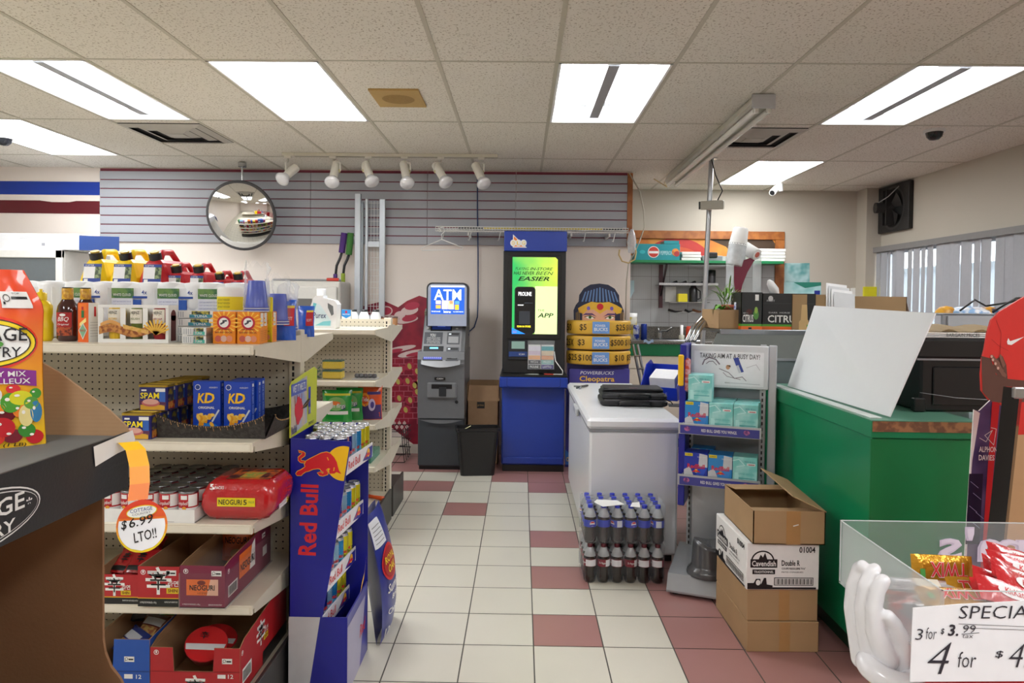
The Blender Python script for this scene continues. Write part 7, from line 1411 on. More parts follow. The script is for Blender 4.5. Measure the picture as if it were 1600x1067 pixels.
def d_cav(m, F, Fl, w, d, h):
    for (G_, W) in ((F, w), (Fl, d)):
        s = 1 if W == w else .9; 
        m.ell(G_, W * .22, h * .62, .05, .045, BLACK, 1, 24, 0, 0, PI); m.ell(G_, W * .22, h * .62, .044, .039, WB, 2, 24, 0, 0, PI); m.pg(G_, [(W * .16, h * .65), (W * .19, h * .76), (W * .22, h * .7), (W * .25, h * .8), (W * .28, h * .66)], BLACK, 3)
        m.rect(G_, W * .05, h * .48, W * .42, h * .66, BLACK, 3); m.tx(G_, 'Cavendish', W * .07, h * .51, W * .33, h * .12, WB, 4, .03); m.rect(G_, W * .08, h * .34, W * .39, h * .44, BLACK, 3); m.tx(G_, 'TRADITIONNEL', W * .1, h * .365, W * .27, h * .05, WB, 4, .02)
        m.tx(G_, 'Double R', W * .48, h * .52, W * .25, h * .12, BLACK, 3, .03); m.tx(G_, 'COUPE REGULIERE 7/16"', W * .48, h * .44, W * .33, h * .045, BLACK, 3, .02); m.tx(G_, 'FRITES CONGELEES', W * .48, h * .37, W * .3, h * .03, BLACK, 3); m.tx(G_, '01004', W * .72, h * .8, W * .22, h * .13, BLACK, 3, .03)
        m.rect(G_, W * .38, h * .1, W * .92, h * .27, BLACK, 3); m.rect(G_, W * .39, h * .115, W * .91, h * .255, WB, 4)
        for k in range(30): m.rect(G_, W * (.4 + .0168 * k), h * .125, W * (.4 + .0168 * k + .005 + .004 * ((k * 7) % 3)), h * .245, BLACK, 5)
        m.rect(G_, .004, h * .02, W * .96, h * .06, BLACK, 3); m.pg(G_, [(.004, h * .06), (.004, h * .15), (W * .1, h * .15), (W * .13, h * .24), (W * .19, h * .24), (W * .2, h * .12), (W * .24, h * .26), (W * .27, h * .26), (W * .28, h * .12), (W * .36, h * .1), (W * .36, h * .06)], BLACK, 3); m.ell(G_, W * .16, h * .16, .010, .012, WB, 4, 14)
closedbox('cardboard_box', 'white printed frozen potato carton in the middle of the stack', .975, 1.288, 2.975, 3.40, .274, .475, .03, WB, d_cav)
t = thing('cardboard_box', 'open tan carton on top of the stack with its flaps up', 'cardboard box', (.995, 2.96, .477), -.0); x0, x1, y0, y1, z0, z1 = .995, 1.30, 2.96, 3.38, .477, .62
m = MB()
for a in ((x0, x1, y0, y0 + .004), (x0, x1, y1 - .004, y1), (x0, x0 + .004, y0, y1), (x1 - .004, x1, y0, y1)): m.box(*a, z0, z1, KR)
m.box(x0, x1, y0, y1, z0, z0 + .004, KR); m.build('carton', t)
m = MB(); m.prism(FR((x1, y0 - .01, z1 + .002), (0, 1, .06), (-.95, 0, .42)), [(0, 0), (.44, 0), (.42, .15), (.02, .15)], .004, KR); m.build('flap', t)
m = MB(); m.prism(FR((x0, y0 + .004, z1 - .004), (1, 0, 0), (0, .9, -.15)), [(.0, 0), (.3, 0), (.29, .14), (.01, .14)], .004, KR); m.build('flap', t)
m = MB(); m.prism(FR((x0, y1 - .004, z1), (1, 0, 0), (0, -.9, .1)), [(.0, 0), (.3, 0), (.29, .14), (.01, .14)], .004, KR); m.build('flap', t)
m = MB(); m.box(x0 + .14, x0 + .2, y0 - .0008, y0, z0, z1, G('#a87f4e', .35)); m.line(front(x0, y0, z0), [(.17, .08), (.19, .086)], .004, WHITE, 3); m.build('packing_tape', t)

# ------------------------------------------------------------------ green counter
GC = G('#0b7c4e', .35, var=.05, scale=1.5, name='green_laminate', coat=.2); GT = G('#5b8f78', .4, var=.06, scale=4)
cx0, cx1, cy0, cy1, cz = 1.385, 1.79, 2.76, 3.98, 1.045
t = thing('green_counter', 'green laminate counter with worn wooden edge', 'counter', ((cx0 + cx1) / 2, (cy0 + cy1) / 2, 0))
m = MB(); m.box(cx0 + .012, cx1, cy0 + .012, cy1, .10, cz - .07, GC, .002); m.build('cabinet', t)
m = MB(); m.box(cx0 + .06, cx1, cy0 + .05, cy1, 0, .10, G('#0b3a22', .5)); m.build('toe_kick', t)
m = MB(); m.box(cx0, cx1 + .02, cy0, cy1 + .02, cz - .07, cz - .003, GC, .002); m.box(cx0, cx1 + .02, cy0, cy1 + .02, cz - .003, cz, GT, 0); m.build('counter_top', t)
m = MB(); m.box(cx0 + .003, cx1 + .02, cy0 - .003, cy0, cz - .045, cz - .004, G('#9a6a44', .6, hex2='#6f4a32', scale=30)); m.build('worn_edge', t, label='bare chipped wooden edge strip')
m = MB(); m.box(cx0 + .002, cx1, cy0 + .006, cy0 + .012, .1, cz - .075, G('#0c6f3b', .4)); m.build('front_panel', t)
GC2 = GC
t = thing('green_counter_wing', 'green counter section continuing right behind the footballer cutout', 'counter', (2.6, 3.4, 0)); m = MB(); m.box(1.86, 3.0, 3.1, 3.9, 0, .98, GC); m.build('cabinet', t)
# white board
t = thing('white_board', 'large white foam board leaning on the green counter', 'board', (1.5, 3.3, cz)); q = [P(1240, 603, X=1.47), P(1408, 650, X=1.47)]
a = Vector((1.465, 3.83, cz + .004)); b = Vector((1.49, 2.82, cz + .004)); c = P(1463, 490, X=1.655); d = P(1274, 478, X=1.60); no = (b - a).cross(d - a).normalized() * .006
m = MB(); m.add([a, b, c, d, a + no, b + no, c + no, d + no], [(0, 1, 2, 3), (7, 6, 5, 4), (0, 4, 5, 1), (1, 5, 6, 2), (2, 6, 7, 3), (3, 7, 4, 0)], G('#e4e8ea', .3, var=.01)); m.build('board_panel', t)
m = MB(); m.box(1.40, 1.445, 2.80, 3.9, cz + .001, cz + .005, G('#d3dcd8', .3)); m.build('board_strip', None, 'narrow white strip lying along the counter edge before the white board', 'board strip')
# black equipment cabinet with papers
t = thing('black_cabinet', 'large black plastic storage box on the counter behind the white board', 'storage box', (0, 0, 0)); BP = G('#0d0d10', .3, bump=.05); bx0, bx1, by0, by1 = P(1437, 600, Y=2.98).x, 2.22, 2.98, 3.5
m = MB(); m.box(bx0 + .01, bx1 - .01, by0 + .012, by1, cz + .001, 1.30, BP, .01); m.box(bx0 + .06, bx1 - .1, by0 + .004, by0 + .012, cz + .03, 1.24, G('#111114', .25), .006); m.build('box_body', t)
m = MB(); m.box(bx0 - .02, bx1 + .01, by0 - .01, by1 + .01, 1.275, 1.36, BP, .01); m.box(bx0 - .02, bx1, by0 - .013, by0 - .010, 1.268, 1.276, G('#8a8b90', .3, .5)); m.build('lid', t)
m = MB(); m.box(bx0 - .02, bx0 + .03, by0 + .0, by0 + .03, cz + .002, cz + .06, BP, .004); m.tube([(bx0, by0 - .004, 1.13), (bx0 + .15, by0 - .006, 1.11), (bx0 + .35, by0 - .004, 1.10)], .0015, G('#a8a8ac'), 4); m.build('latch', t)
zt = 1.362; 
t = thing('newspaper_stack', 'stack of newspapers lying on the black storage box', 'newspapers', (0, 0, 0)); m = MB()
for k in range(3): m.box(bx0 + .0 + .01 * k, bx0 + .42 - .02 * k, by0 + .02, by0 + .36, zt + .008 * k, zt + .008 * k + .007, G(('#d8d8d4', '#c9cac8', '#e0dfd9')[k], .7), .002, )
m.tx(front(bx0 + .12, by0 + .02, zt), 'BARGAIN PRICES', 0, .006, .14, .014, DARK, 1); m.build('papers', t)
m = MB(); m.sheet(lambda u, v: (bx0 - .03 + .5 * u, by0 + .04 + .3 * v, zt + .027 + .022 * math.sin(PI * v) * (1 + .3 * math.sin(u * 19))), 24, 8, G('#8f7a56', .7, bump=.6, bscale=40)); m.sheet(lambda u, v: (bx0 - .03 + .5 * u, by0 + .04 - .005 * v, zt + .026 + .012 * v * math.sin(u * 23)), 24, 2, G('#8f7a56', .7)); m.build('brown_paper_bag', None, 'crumpled brown paper bag lying on the newspapers', 'paper bag')
t = thing('desk_tray', 'grey letter tray with pads above the black storage box', 'letter tray', (0, 0, 0)); a_ = P(1480, 515, Y=3.45); m = MB(); x0_, x1_ = P(1473, 500, Y=3.42).x, P(1570, 500, Y=3.42).x; z0_ = zt + .0015
m.box(x0_, x1_, 3.42, 3.44, z0_, 1.462, G('#8e9196', .4), .004); m.box(x0_ + .02, x1_ - .02, 3.41, 3.42, z0_ + .02, 1.45, G('#a8abb0', .4)); m.box(x0_, x1_, 3.42, 3.75, 1.452, 1.462, G('#8e9196', .4), .003); m.box(x0_, x1_, 3.42, 3.75, 1.362, 1.372, G('#8e9196', .4), .003); m.build('tray_shell', t)
for k, (xx, c_, w2, l_) in enumerate(((1477, '#d8a02a', .1, 'yellow folded pad on the grey letter tray, left'), (1500, '#8ab0d8', .2, 'blue and white packet on the grey letter tray'), (1545, '#d89a2a', .1, 'yellow folded pad on the grey letter tray, right'))):
    x_ = P(xx, 480, Y=3.5).x; m = MB(); m.lathe([(w2 * .55, 0), (w2 * .5, .012), (w2 * .3, .03), (0, .036)], G(c_, .4, hex2=('#b8802a', '#e8eaee', '#2a5a8a')[k], scale=30), 14, Matrix.Translation((x_ + w2 * .4, 3.56, 1.463)), True, ky=.6); m.build('folded_pad', None, l_, 'pad')
m = MB(); x_ = P(1515, 470, Y=3.5).x; m.tube([(x_ - .06, 3.48, 1.475), (x_, 3.46, 1.53), (x_ + .08, 3.5, 1.50), (x_ + .2, 3.5, 1.52), (x_ + .3, 3.45, 1.56)], .005, BLACK, 6); m.tube([(x_ + .1, 3.48, 1.47), (x_ + .2, 3.46, 1.54), (x_ + .35, 3.5, 1.55)], .005, BLACK, 6); m.build('black_cables', None, 'tangled black cables above the grey letter tray', 'cables')
# ------------------------------------------------------------------ deli hood and the things on it
HZ = 1.345; hx0, hx1, hy0, hy1 = 1.17, 2.6, 4.12, 4.75
ST = G('#8f9498', .3, .6, name='dull_steel'); 
t = thing('deli_case', 'stainless deli case with sloping glass front behind the drink rack', 'deli case', ((hx0 + hx1) / 2, 4.4, 0))
m = MB(); m.box(hx0, hx1, hy0, hy1, HZ - .02, HZ, G('#5d5f60', .35, .5), .004); m.box(hx0, hx1, hy0 - .004, hy0 + .02, HZ - .03, HZ + .002, ST, .004); m.build('top_deck', t)
m = MB(); m.add([(hx0 - .02, hy0, HZ - .022), (hx1, hy0, HZ - .022), (hx1, hy0 - .07, HZ - .16), (hx0 - .09, hy0 - .07, HZ - .16)], [(0, 1, 2, 3)], G('#7d8482', .12, .3)); m.add([(hx0 - .09, hy0 - .07, HZ - .16), (hx1, hy0 - .07, HZ - .16), (hx1, hy0 - .072, HZ - .175), (hx0 - .09, hy0 - .072, HZ - .175)], [(0, 1, 2, 3)], ST); m.build('sloping_glass', t)
m = MB(); m.box(hx0, hx1, hy0 - .06, hy1, .1, HZ - .17, G('#8a9296', .35, .2), .004); m.box(hx0 + .03, hx1, hy0, hy1, 0, .1, BLACK); m.build('case_body', t)
m = MB(); m.tube([(hx0 - .09, hy0 - .05, HZ - .17), (hx0 - .06, hy0 - .02, HZ - .12), (hx0, hy0 + .05, HZ - .02)], .008, STEEL, 8); m.build('side_rail', t)
m = MB()
for k in range(3): m.tube([P(1073 + 6 * k, 533, Y=4.2), P(1082 + 7 * k, 512, Y=4.3), P(1096 + 6 * k, 497, Y=4.45), Vector((1.2 + .03 * k, 4.6, 1.33))], .012, STEEL, 8)
m.build('bent_steel_rails', None, 'bent shiny steel rails at the left end of the deli case', 'rails')
# cartons on the deck
def openbox(name, lab, F0, w_, d_, h_, mt, deco=None, inner=None, front_h=None, cat='cardboard box'):
    t = thing(name, lab, cat, F0.translation); th = .004; inner = inner or KR
    m = MB(); m.box(0, w_, 0, th, 0, front_h or h_, mt, 0, F0); m.box(0, w_, d_ - th, d_, 0, h_, inner, 0, F0); m.box(0, th, 0, d_, 0, h_, mt, 0, F0); m.box(w_ - th, w_, 0, d_, 0, h_, mt, 0, F0); m.box(0, w_, 0, d_, 0, th, inner, 0, F0); m.build('carton', t)
    if deco: m = MB(); deco(m, F0 @ FR((0, 0, 0), (1, 0, 0), (0, 0, 1)), F0 @ FR((0, d_, 0), (0, -1, 0), (0, 0, 1)), w_, d_, h_); m.build('printed_sides', t)
    return t
BKC = G('#1c1f20', .45); OR2 = G('#e86a1e', .4); GN2 = G('#4f9a2a', .4)
def d_cit(m, F, Fl, w, d, h):
    for G_, W, s_ in ((F, w, 'CITRUS'), (Fl, d, 'CITRUS')):
        m.rect(G_, 0, 0, W, h * .09, OR2, 1); m.rect(G_, 0, h * .09, W, h * .15, GN2, 1)
    m.tx(F, 'CITRUS', w * .1, h * .2, w * .62, h * .2, WHITE, 2, .03); m.tx(F, 'DARK  HORSE', w * .12, h * .45, w * .4, h * .04, G('#c8c8c8'), 2); m.rect(F, 0, h * .72, w, h * .725, G('#4a4d4e'), 1); m.ell(F, w * .15, h * .86, .014, .016, G('#c8c8c8'), 2, 12); m.tx(F, 'FRUIT', w * .08, h * .77, w * .15, h * .05, G('#c8c8c8'), 2)
    m.tx(Fl, 'CITRUS', d * .08, h * .2, d * .5, h * .2, WHITE, 2, .03); m.tx(Fl, 'NECTAR', d * .1, h * .42, d * .25, h * .04, G('#c8c8c8'), 2); m.rect(Fl, d * .65, h * .78, d * .82, h * .94, WHITE, 2); m.ell(Fl, d * .7, h * .4, .016, .03, G('#4f8a3a'), 2, 14); m.ell(Fl, d * .7, h * .52, .01, .02, G('#8fb04a'), 3, 12); m.ell(Fl, d * .38, h * .48, .018, .016, G('#4a1a14'), 2, 12); m.rect(Fl, d * .35, .002, d * .5, h * .06, BLACK, 2)
HD = HZ + .001
openbox('cardboard_box', 'black fruit carton with large white CITRUS lettering on the deli case', Matrix.Translation((P(1191, 510, Y=4.16).x, 4.16, HD)) @ Matrix.Rotation(-.12, 4, 'Z'), .30, .20, .215, BKC, d_cit, G('#2a2a2a', .7))
openbox('cardboard_box', 'smaller black fruit carton beside the large one, facing the plants', Matrix.Translation((P(1158, 508, Y=4.13).x, 4.135, HD)) @ Matrix.Rotation(.0, 4, 'Z'), .125, .2, .22, BKC, lambda m, F, Fl, w, d, h: d_cit(m, Fl, F, d, w, h), G('#2a2a2a', .7))
openbox('cardboard_box', 'small plain brown carton holding a flower pot on the deli case', Matrix.Translation((1.175, 4.17, HD)) @ Matrix.Rotation(.1, 4, 'Z'), .13, .28, .115, KR, lambda m, F, Fl, w, d, h: m.rect(Fl, .05, .02, .2, .022, G('#8a6a40'), 1))
openbox('cardboard_box', 'brown taped carton right of the black fruit cartons', Matrix.Translation((P(1235, 512, Y=4.13).x + .01, 4.135, HD)) @ Matrix.Rotation(-.06, 4, 'Z'), .19, .3, .21, KR, lambda m, F, Fl, w, d, h: (m.pg(F, [(.04, .0), (.13, .0), (.13, .05), (.09, .06), (.085, .15), (.055, .15), (.05, .06), (.04, .05)], G('#d3b07a', .4), 1)))
xl_, xr_ = P(1293, 480, Y=4.45).x, P(1410, 480, Y=4.45).x
openbox('cardboard_box', 'long low brown carton behind the white board', Matrix.Translation((xl_ + .02, 4.4, HD)), xr_ - xl_ - .02, .34, P(1350, 463, Y=4.4).z - HD, KR)
m = MB(); F = FR((P(1410, 480, Y=4.4).x, 4.4, P(1410, 463, Y=4.4).z), (.5, .9, -.0), (0, 0, 1)); m.prism(FR((xr_ + .003, 4.41, HD), (.55, .8, 0), (0, 0, 1)), [(0, 0), (.30, 0), (.30, .04), (0, .185)], .004, G('#6a4a34', .8)); m.build('dark_flap', None, 'dark brown drooping cardboard flap at the end of the long carton', 'cardboard')
m = MB()
for k in range(4): m.box(0, .13, 0, .002, 0, .2 - .02 * k, G(('#e8e9ea', '#cfd2d4')[k % 2], .6), 0, Matrix.Translation((P(1292, 480, Y=4.36).x + .012 * k, 4.37 - .01 * k, HD + .10)) @ Matrix.Rotation(.12, 4, 'Y') @ Matrix.Rotation(-.3, 4, 'X'))
m.build('paper_pads', None, 'white paper pads leaning on the long brown carton', 'papers')
# pots, plants
t = thing('potted_plant', 'spindly green houseplant in a terracotta pot on the deli case', 'plant', (1.30, 4.35, HD)); m = MB(); M_ = Matrix.Translation((1.285, 4.31, HD + .02)); m.lathe([(.035, 0), (.05, .10), (.056, .10), (.056, .125), (.048, .125), (.046, .11), (0, .11)], G('#b8614a', .7), 18, M_); m.build('pot', t)
LG = G('#6f9a3a', .5, hex2='#4f7a2c', scale=20); rn = random.Random(11)
def blade(m, p, d, L, w_, mt, droop=.5):
    d = Vector(d).normalized(); s = d.cross(Vector((0, 0, 1))); s = (s if s.length > .1 else Vector((1, 0, 0))).normalized(); pts = []
    for k in range(6): u = k / 5; q = Vector(p) + d * L * u + Vector((0, 0, -droop * L * u * u)); ww = w_ * (math.sin(PI * (.1 + .85 * u))); pts += [q - s * ww, q + s * ww]
    m.add(pts, [(2 * k, 2 * k + 1, 2 * k + 3, 2 * k + 2) for k in range(5)], mt, True)
m = MB()
for k in range(26): a = rn.uniform(0, 2 * PI); blade(m, (1.25 + rn.uniform(-.03, .02), 4.3 + rn.uniform(-.02, .02), HD + .13 + rn.uniform(0, .07)), (math.cos(a) * .7, math.sin(a) * .4, rn.uniform(.4, 1.6)), rn.uniform(.12, .27), rn.uniform(.003, .008), LG, rn.uniform(.3, .9))
m.build('leaves', t)
t = thing('small_plant', 'broad-leaved small plant at the left end of the deli case', 'plant', (1.2, 4.25, HD)); m = MB()
for k in range(12): a = rn.uniform(0, 2 * PI); blade(m, (1.215, 4.25, HD + .11), (math.cos(a), math.sin(a) * .6, rn.uniform(.5, 1.8)), rn.uniform(.07, .14), .016, G('#5f9a34', .5), .8)
m.build('leaves', t); m = MB(); m.lathe([(.025, 0), (.03, .1), (0, .1)], clear('#cfd8d8', .4, .1), 12, Matrix.Translation((1.215, 4.25, HD + .006))); m.build('glass_pot', t)
t = thing('hidden_plant', 'green grassy plant seen through the acrylic case above the black carton', 'plant', (1.5, 4.5, HD)); m = MB()
for k in range(26): a = rn.uniform(0, 2 * PI); blade(m, (1.55 + rn.uniform(-.1, .15), 4.5, HD + .12), (math.cos(a), math.sin(a) * .5, rn.uniform(.5, 1.2)), rn.uniform(.1, .2), .007, G('#8aa04a', .5), .9)
m.build('leaves', t); m = MB(); m.lathe([(.05, 0), (.06, .12), (0, .12)], G('#8a5a48', .7), 14, Matrix.Translation((1.55, 4.5, HD))); m.build('pot', t)
# acrylic case with maroon wave, foam cups
t = thing('acrylic_case', 'clear acrylic case with a maroon curved side panel on the deli case', 'acrylic case', (1.4, 4.4, HD)); a = P(1146, 398, Y=4.36); b = P(1190, 398, Y=4.36); zt = P(1170, 398, Y=4.36).z
m = MB(); x0_, x1_ = a.x, b.x; m.box(x0_, x0_ + .004, 4.36, 4.52, HD, zt, ACRYL); m.box(x1_ - .004, x1_, 4.36, 4.52, HD, zt, ACRYL); m.box(x0_, x1_, 4.516, 4.52, HD, zt, ACRYL); m.box(x0_, x1_, 4.36, 4.364, HD, zt, ACRYL); m.build('case_walls', t)
m = MB(); MA = G('#7a1438', .3); m.prism(front(0, 4.355, 0), [P(x, y, Y=4.355).xz[:] for x, y in ((1147, 405), (1158, 408), (1180, 400), (1188, 397), (1178, 408), (1168, 425), (1160, 445), (1156, 463), (1150, 463), (1147, 440))], .004, MA); m.build('maroon_panel', t)
t = thing('foam_cup_stack', 'stack of white foam cups in a clear sleeve leaning above the deli case', 'foam cups', (1.37, 4.3, zt)); p0 = P(1147, 412, Y=4.3); p1 = P(1158, 356, Y=4.3); d = p1 - p0; FO = G('#eef0ef', .6)
m = MB(); M_ = Matrix.Translation(p0) @ d.to_track_quat('Z', 'Y').to_matrix().to_4x4(); L = d.length
m.lathe([(.052, L * .5), (.054, L * .5 + .006), (.045, L * .97), (.040, L), (0, L)], FO, 24, M_); m.build('top_cups', t)
m = MB(); m.lathe([(.044, 0), (.05, L * .2), (.051, L * .52)], G('#d5dadd', .3), 24, M_); m.build('sleeved_cups', t); m = MB(); m.lathe([(.048, -.01), (.053, L * .2), (.054, L * .56)], clear('#eef2f4', .25, .1), 20, M_); m.build('clear_sleeve', t)
t = thing('foam_cup_stack', 'short horizontal stack of white foam cups right of the leaning one', 'foam cups', (1.45, 4.35, zt)); p0 = P(1163, 388, Y=4.42); p1 = P(1183, 398, Y=4.34); m = MB(); m.cyl(p0, p1, .045, FO, 20, .036); m.cyl(p1, p1 + (p1 - p0) * .03, .018, G('#c86a5a'), 12); m.build('cups', t)
m = MB(); m.lathe([(.02, 0), (.03, .03), (.022, .08), (.008, .1)], G('#e4e6e6', .4), 12, Matrix.Translation((P(1213, 455, Y=4.3).x - .0, 4.3, P(1213, 460, Y=4.3).z)) @ Matrix.Rotation(-.5, 4, 'Y')); m.build('white_cloth', None, 'white crumpled tissue sticking up from the black fruit carton', 'tissue')
m = MB(); m.lathe([(.02, 0), (.032, .01), (.03, .06), (0, .065)], G('#d8dce4', .3, hex2='#2a5ab8', scale=40), 14, Matrix.Translation((P(1150, 480, Y=4.28).x + .01, 4.25, HD + .1))); m.build('blue_white_packet', None, 'blue and white packet beside the terracotta pot', 'packet')
# ------------------------------------------------------------------ kitchen nook at the back right
t = thing('wooden_frame', 'orange-brown wooden frame around a mural on the kitchen wall', 'picture frame', (2, KY - .03, 1.9)); WD = G('#a8672f', .45, hex2='#8f5224', scale=9)
yk = KY - .03
def kx(x, y, Y=yk): return P(x, y, Y=Y)
a = kx(985, 360); b = kx(1226, 362); zt = 2.27; x1 = kx(1226, 400).x
zt = kx(1226, 362).z; zb = kx(1215, 460).z
m = MB(); m.box(KX + .0, x1, yk, KY - .002, zt - .09, zt, WD, .004); m.build('top_rail', t)
m = MB(); m.box(x1 - .1, x1, yk, KY - .002, zb, zt - .09, WD, .004); m.build('right_post', t)
m = MB(); zs = kx(1100, 408, 7.5).z; ym = KY - .006; F = front(0, ym, 0); MU = G('#d89038', .5, hex2='#c8742a', scale=4)
m.box(KX, x1 - .1, ym, KY - .001, zs, zt - .09, MU); c = kx(1058, 415); m.ell(F, c.x, c.z - .05, .42, .36, G('#b8342c'), 1, 40, 0, 0, PI); m.ell(F, c.x, c.z - .05, .33, .26, G('#c8542e'), 2, 40, 0, 0, PI)
m.pg(F, [kx(x, y).xz[:] for x, y in ((1105, 372), (1206, 372), (1212, 380), (1212, 400), (1150, 400), (1135, 385))], G('#43301f', .6), 1.2); m.build('mural', t, label='orange mural with red semicircle and dark right end')
SG = G('#1c7a4a', .4)
ys0, ys1 = 7.42, KY - .035; zs = P(1100, 407, Y=ys0).z
t = thing('green_shelf', 'long green-edged shelf across the kitchen wall', 'shelf', (2, 7.6, zs)); m = MB(); m.box(KX + .005, P(1225, 407, Y=ys0).x, ys0, ys1, zs - .028, zs, SG, .003); m.build('board', t)
for p_ in (1040, 1049): 
    pass
def sbr(px0, z_top, L, depth, y):
    x = P(px0, 440, Y=y).x; m = MB(); m.box(x - .02, x + .02, KY - .045, KY - .013, z_top - L, z_top, G('#4a2028', .4)); m.tube([(x, y + .02, z_top - .01), (x, KY - .03, z_top - depth)], .012, G('#2c1a1c', .4), 6); return m
sbr(1042, zs - .03, P(1042, 410, Y=7.7).z - P(1042, 478, Y=7.7).z, .35, 7.45).build('shelf_bracket', t)
# pepperoni carton etc.
x0, x1_ = P(993, 400, Y=7.44).x, P(1063, 400, Y=7.44).x; zc = P(1030, 381, Y=7.44).z
def d_pep(m, F, w, h):
    m.ell(F, w * .41, h * .5, .062, .062, WHITE, 1, 24); m.ell(F, w * .41, h * .5, .055, .055, G('#c03a2a'), 2, 24); m.rect(F, w * .41 - .05, h * .5 - .015, w * .41 + .05, h * .5 + .01, WHITE, 3); m.tx(F, 'PEPPERONI', w * .56, h * .33, w * .3, h * .24, G('#bfe8ec'), 2); m.ell(F, w * .9, h * .5, .04, .04, G('#e08a3a'), 2, 14); m.ell(F, w * .93, h * .4, .03, .03, G('#a83a3a'), 3, 12); m.ell(F, w * .16, h * .5, .03, .02, G('#3ab0b8'), 2)
pe = fbox('pepperoni_carton', (x0 + x1_) / 2, 7.46, zs + .001, x1_ - x0, .22, zc - zs, G('#178a94', .4), d_pep, lab='teal pepperoni carton on the green shelf', cat='carton')
m = MB(); m.box(x1_ - .17, x1_ - .01, 7.46, 7.68, zc + .002, P(1050, 376, Y=7.46).z, G('#178a94', .4), .002); m.build('teal_flap_box', None, 'small teal carton top raised on the pepperoni carton', 'carton')
def wboxes(pa, pb, ytop, n, lab0):
    xa, xb = P(pa, 400, Y=7.46).x, P(pb, 400, Y=7.46).x; H_ = P(pa, ytop, Y=7.46).z - zs
    for k in range(n): m = MB(); m.box(xa + .008 * (k % 2), xb - .006 * ((k + 1) % 2), 7.46, 7.72, zs + .001 + H_ / n * k, zs + H_ / n * (k + 1) - .002, G('#dddbd5', .6), .004); m.build('flat_box', None, lab0 % place(k, n, 'bottom'), 'flat box')
wboxes(1065, 1096, 393, 3, 'flat white box beside the pepperoni carton, %s of the pile')
wboxes(1176, 1228, 388, 4, 'white pizza box at the right end of the green shelf, %s')
t = thing('grey_tray', 'grey metal tray with a black tin on the green shelf', 'tray', (0, 0, 0)); xa, xb = P(1098, 400, Y=7.45).x, P(1130, 400, Y=7.45).x; m = MB(); m.box(xa, xb, 7.46, 7.7, zs + .001, zs + .055, ST, .006); m.build('tray_body', t)
m = MB(); m.box(xa + .06, xb - .06, 7.44, 7.46, zs + .03, zs + .09, BLACK, .01); m.build('black_clip', t)
# steel rack with utensils
yr = 7.55; za = P(1080, 445, Y=yr).z; zb_ = P(1080, 472, Y=yr).z; xa, xb = P(1030, 440, Y=yr).x, P(1122, 440, Y=yr).x
t = thing('steel_rack', 'small stainless wall rack under the green shelf', 'rack', (0, 0, 0)); m = MB(); m.box(xa, xb, yr, KY - .02, za - .006, za, STEEL); m.box(xa, xb, yr - .004, yr, za - .006, za + .02, STEEL); m.build('upper_shelf', t)
xc_, xd_ = P(1046, 440, Y=yr).x, P(1110, 440, Y=yr).x; m = MB(); m.box(xc_, xd_, yr, KY - .02, zb_ - .006, zb_, STEEL); m.build('lower_shelf', t)
m = MB(); m.box(xc_, xc_ + .12, KY - .04, KY - .035, zb_, zb_ + .17, WHITE); m.build('white_frame_back', t)
m = MB(); x = P(1058, 440, Y=yr).x
for k in range(5): x = xa + .05 + .1 * k; m.tube([(x, yr + .1, za + .012), (x + .11, yr + .08, za + .02), (x + .16, yr + .1, za + .03)], [.012, .01, .02], BLACK, 8)
m.build('kitchen_utensils', None, 'row of black kitchen utensils on the upper steel rack', 'utensils')
t = thing('metal_canister', 'dark metal canister at the right of the upper steel rack', 'canister', (0, 0, 0)); x = P(1112, 430, Y=yr + .06).x; m = MB(); m.lathe([(.04, 0), (.042, .15), (.03, .16)], G('#4a4a4c', .3, .6), 16, Matrix.Translation((x, yr + .06, za))); m.build('canister', t); m = MB(); m.lathe([(.043, .10), (.043, .16), (.03, .165), (0, .165)], BLACK, 16, Matrix.Translation((x, yr + .06, za))); m.build('lid', t)
t = thing('black_thermos', 'black insulated jug on the lower steel rack', 'jug', (0, 0, 0)); x = P(1084, 460, Y=yr + .06).x; M_ = Matrix.Translation((x, yr + .08, zb_)); m = MB(); m.lathe([(.045, 0), (.045, .15), (.03, .165), (.035, .19), (0, .19)], BLACK, 16, M_); m.build('jug', t); m = MB(); m.tube([(x + .04, yr + .08, zb_ + .14), (x + .075, yr + .08, zb_ + .12), (x + .075, yr + .08, zb_ + .04), (x + .04, yr + .08, zb_ + .03)], .008, BLACK, 6); m.build('handle', t)
m = MB(); x = P(1068, 470, Y=yr).x; m.box(x - .05, x + .05, yr + .03, yr + .12, zb_ + .001, zb_ + .09, G('#d8c81c', .5), .004); m.build('yellow_box', None, 'yellow box on the lower steel rack', 'box')
t = thing('knife_bar', 'row of knives on a magnetic bar under the steel rack', 'knives', (0, 0, 0)); zk = P(1080, 486, Y=KY - .03).z; m = MB(); m.box(P(1044, 486, Y=KY).x, P(1108, 486, Y=KY).x, KY - .03, KY - .012, zk - .02, zk, STEEL); m.build('bar', t)
for k, (a_, b_, c_) in enumerate(((1044, 1066, BLACK), (1070, 1082, BLACK), (1082, 1102, G('#8a5a3a')))): m = MB(); m.tube([P(a_, 484, Y=KY - .04), P((a_ + b_) / 2, 487, Y=KY - .04), P(b_, 486, Y=KY - .04)], [.014, .012, .004], c_, 6); m.build('knife', t)
# second bracket, paper on tile
m = MB(); a_ = P(990, 440, Y=KY - .02); m.prism(front(0, KY - .014, 0), [P(x, y, Y=KY - .014).xz[:] for x, y in ((978, 438), (991, 438), (991, 455), (985, 466), (978, 466))], .006, G('#b8d4dc', .4)); m.build('pale_blue_dispenser', None, 'pale blue plastic piece on the tiles at the partition edge', 'dispenser')
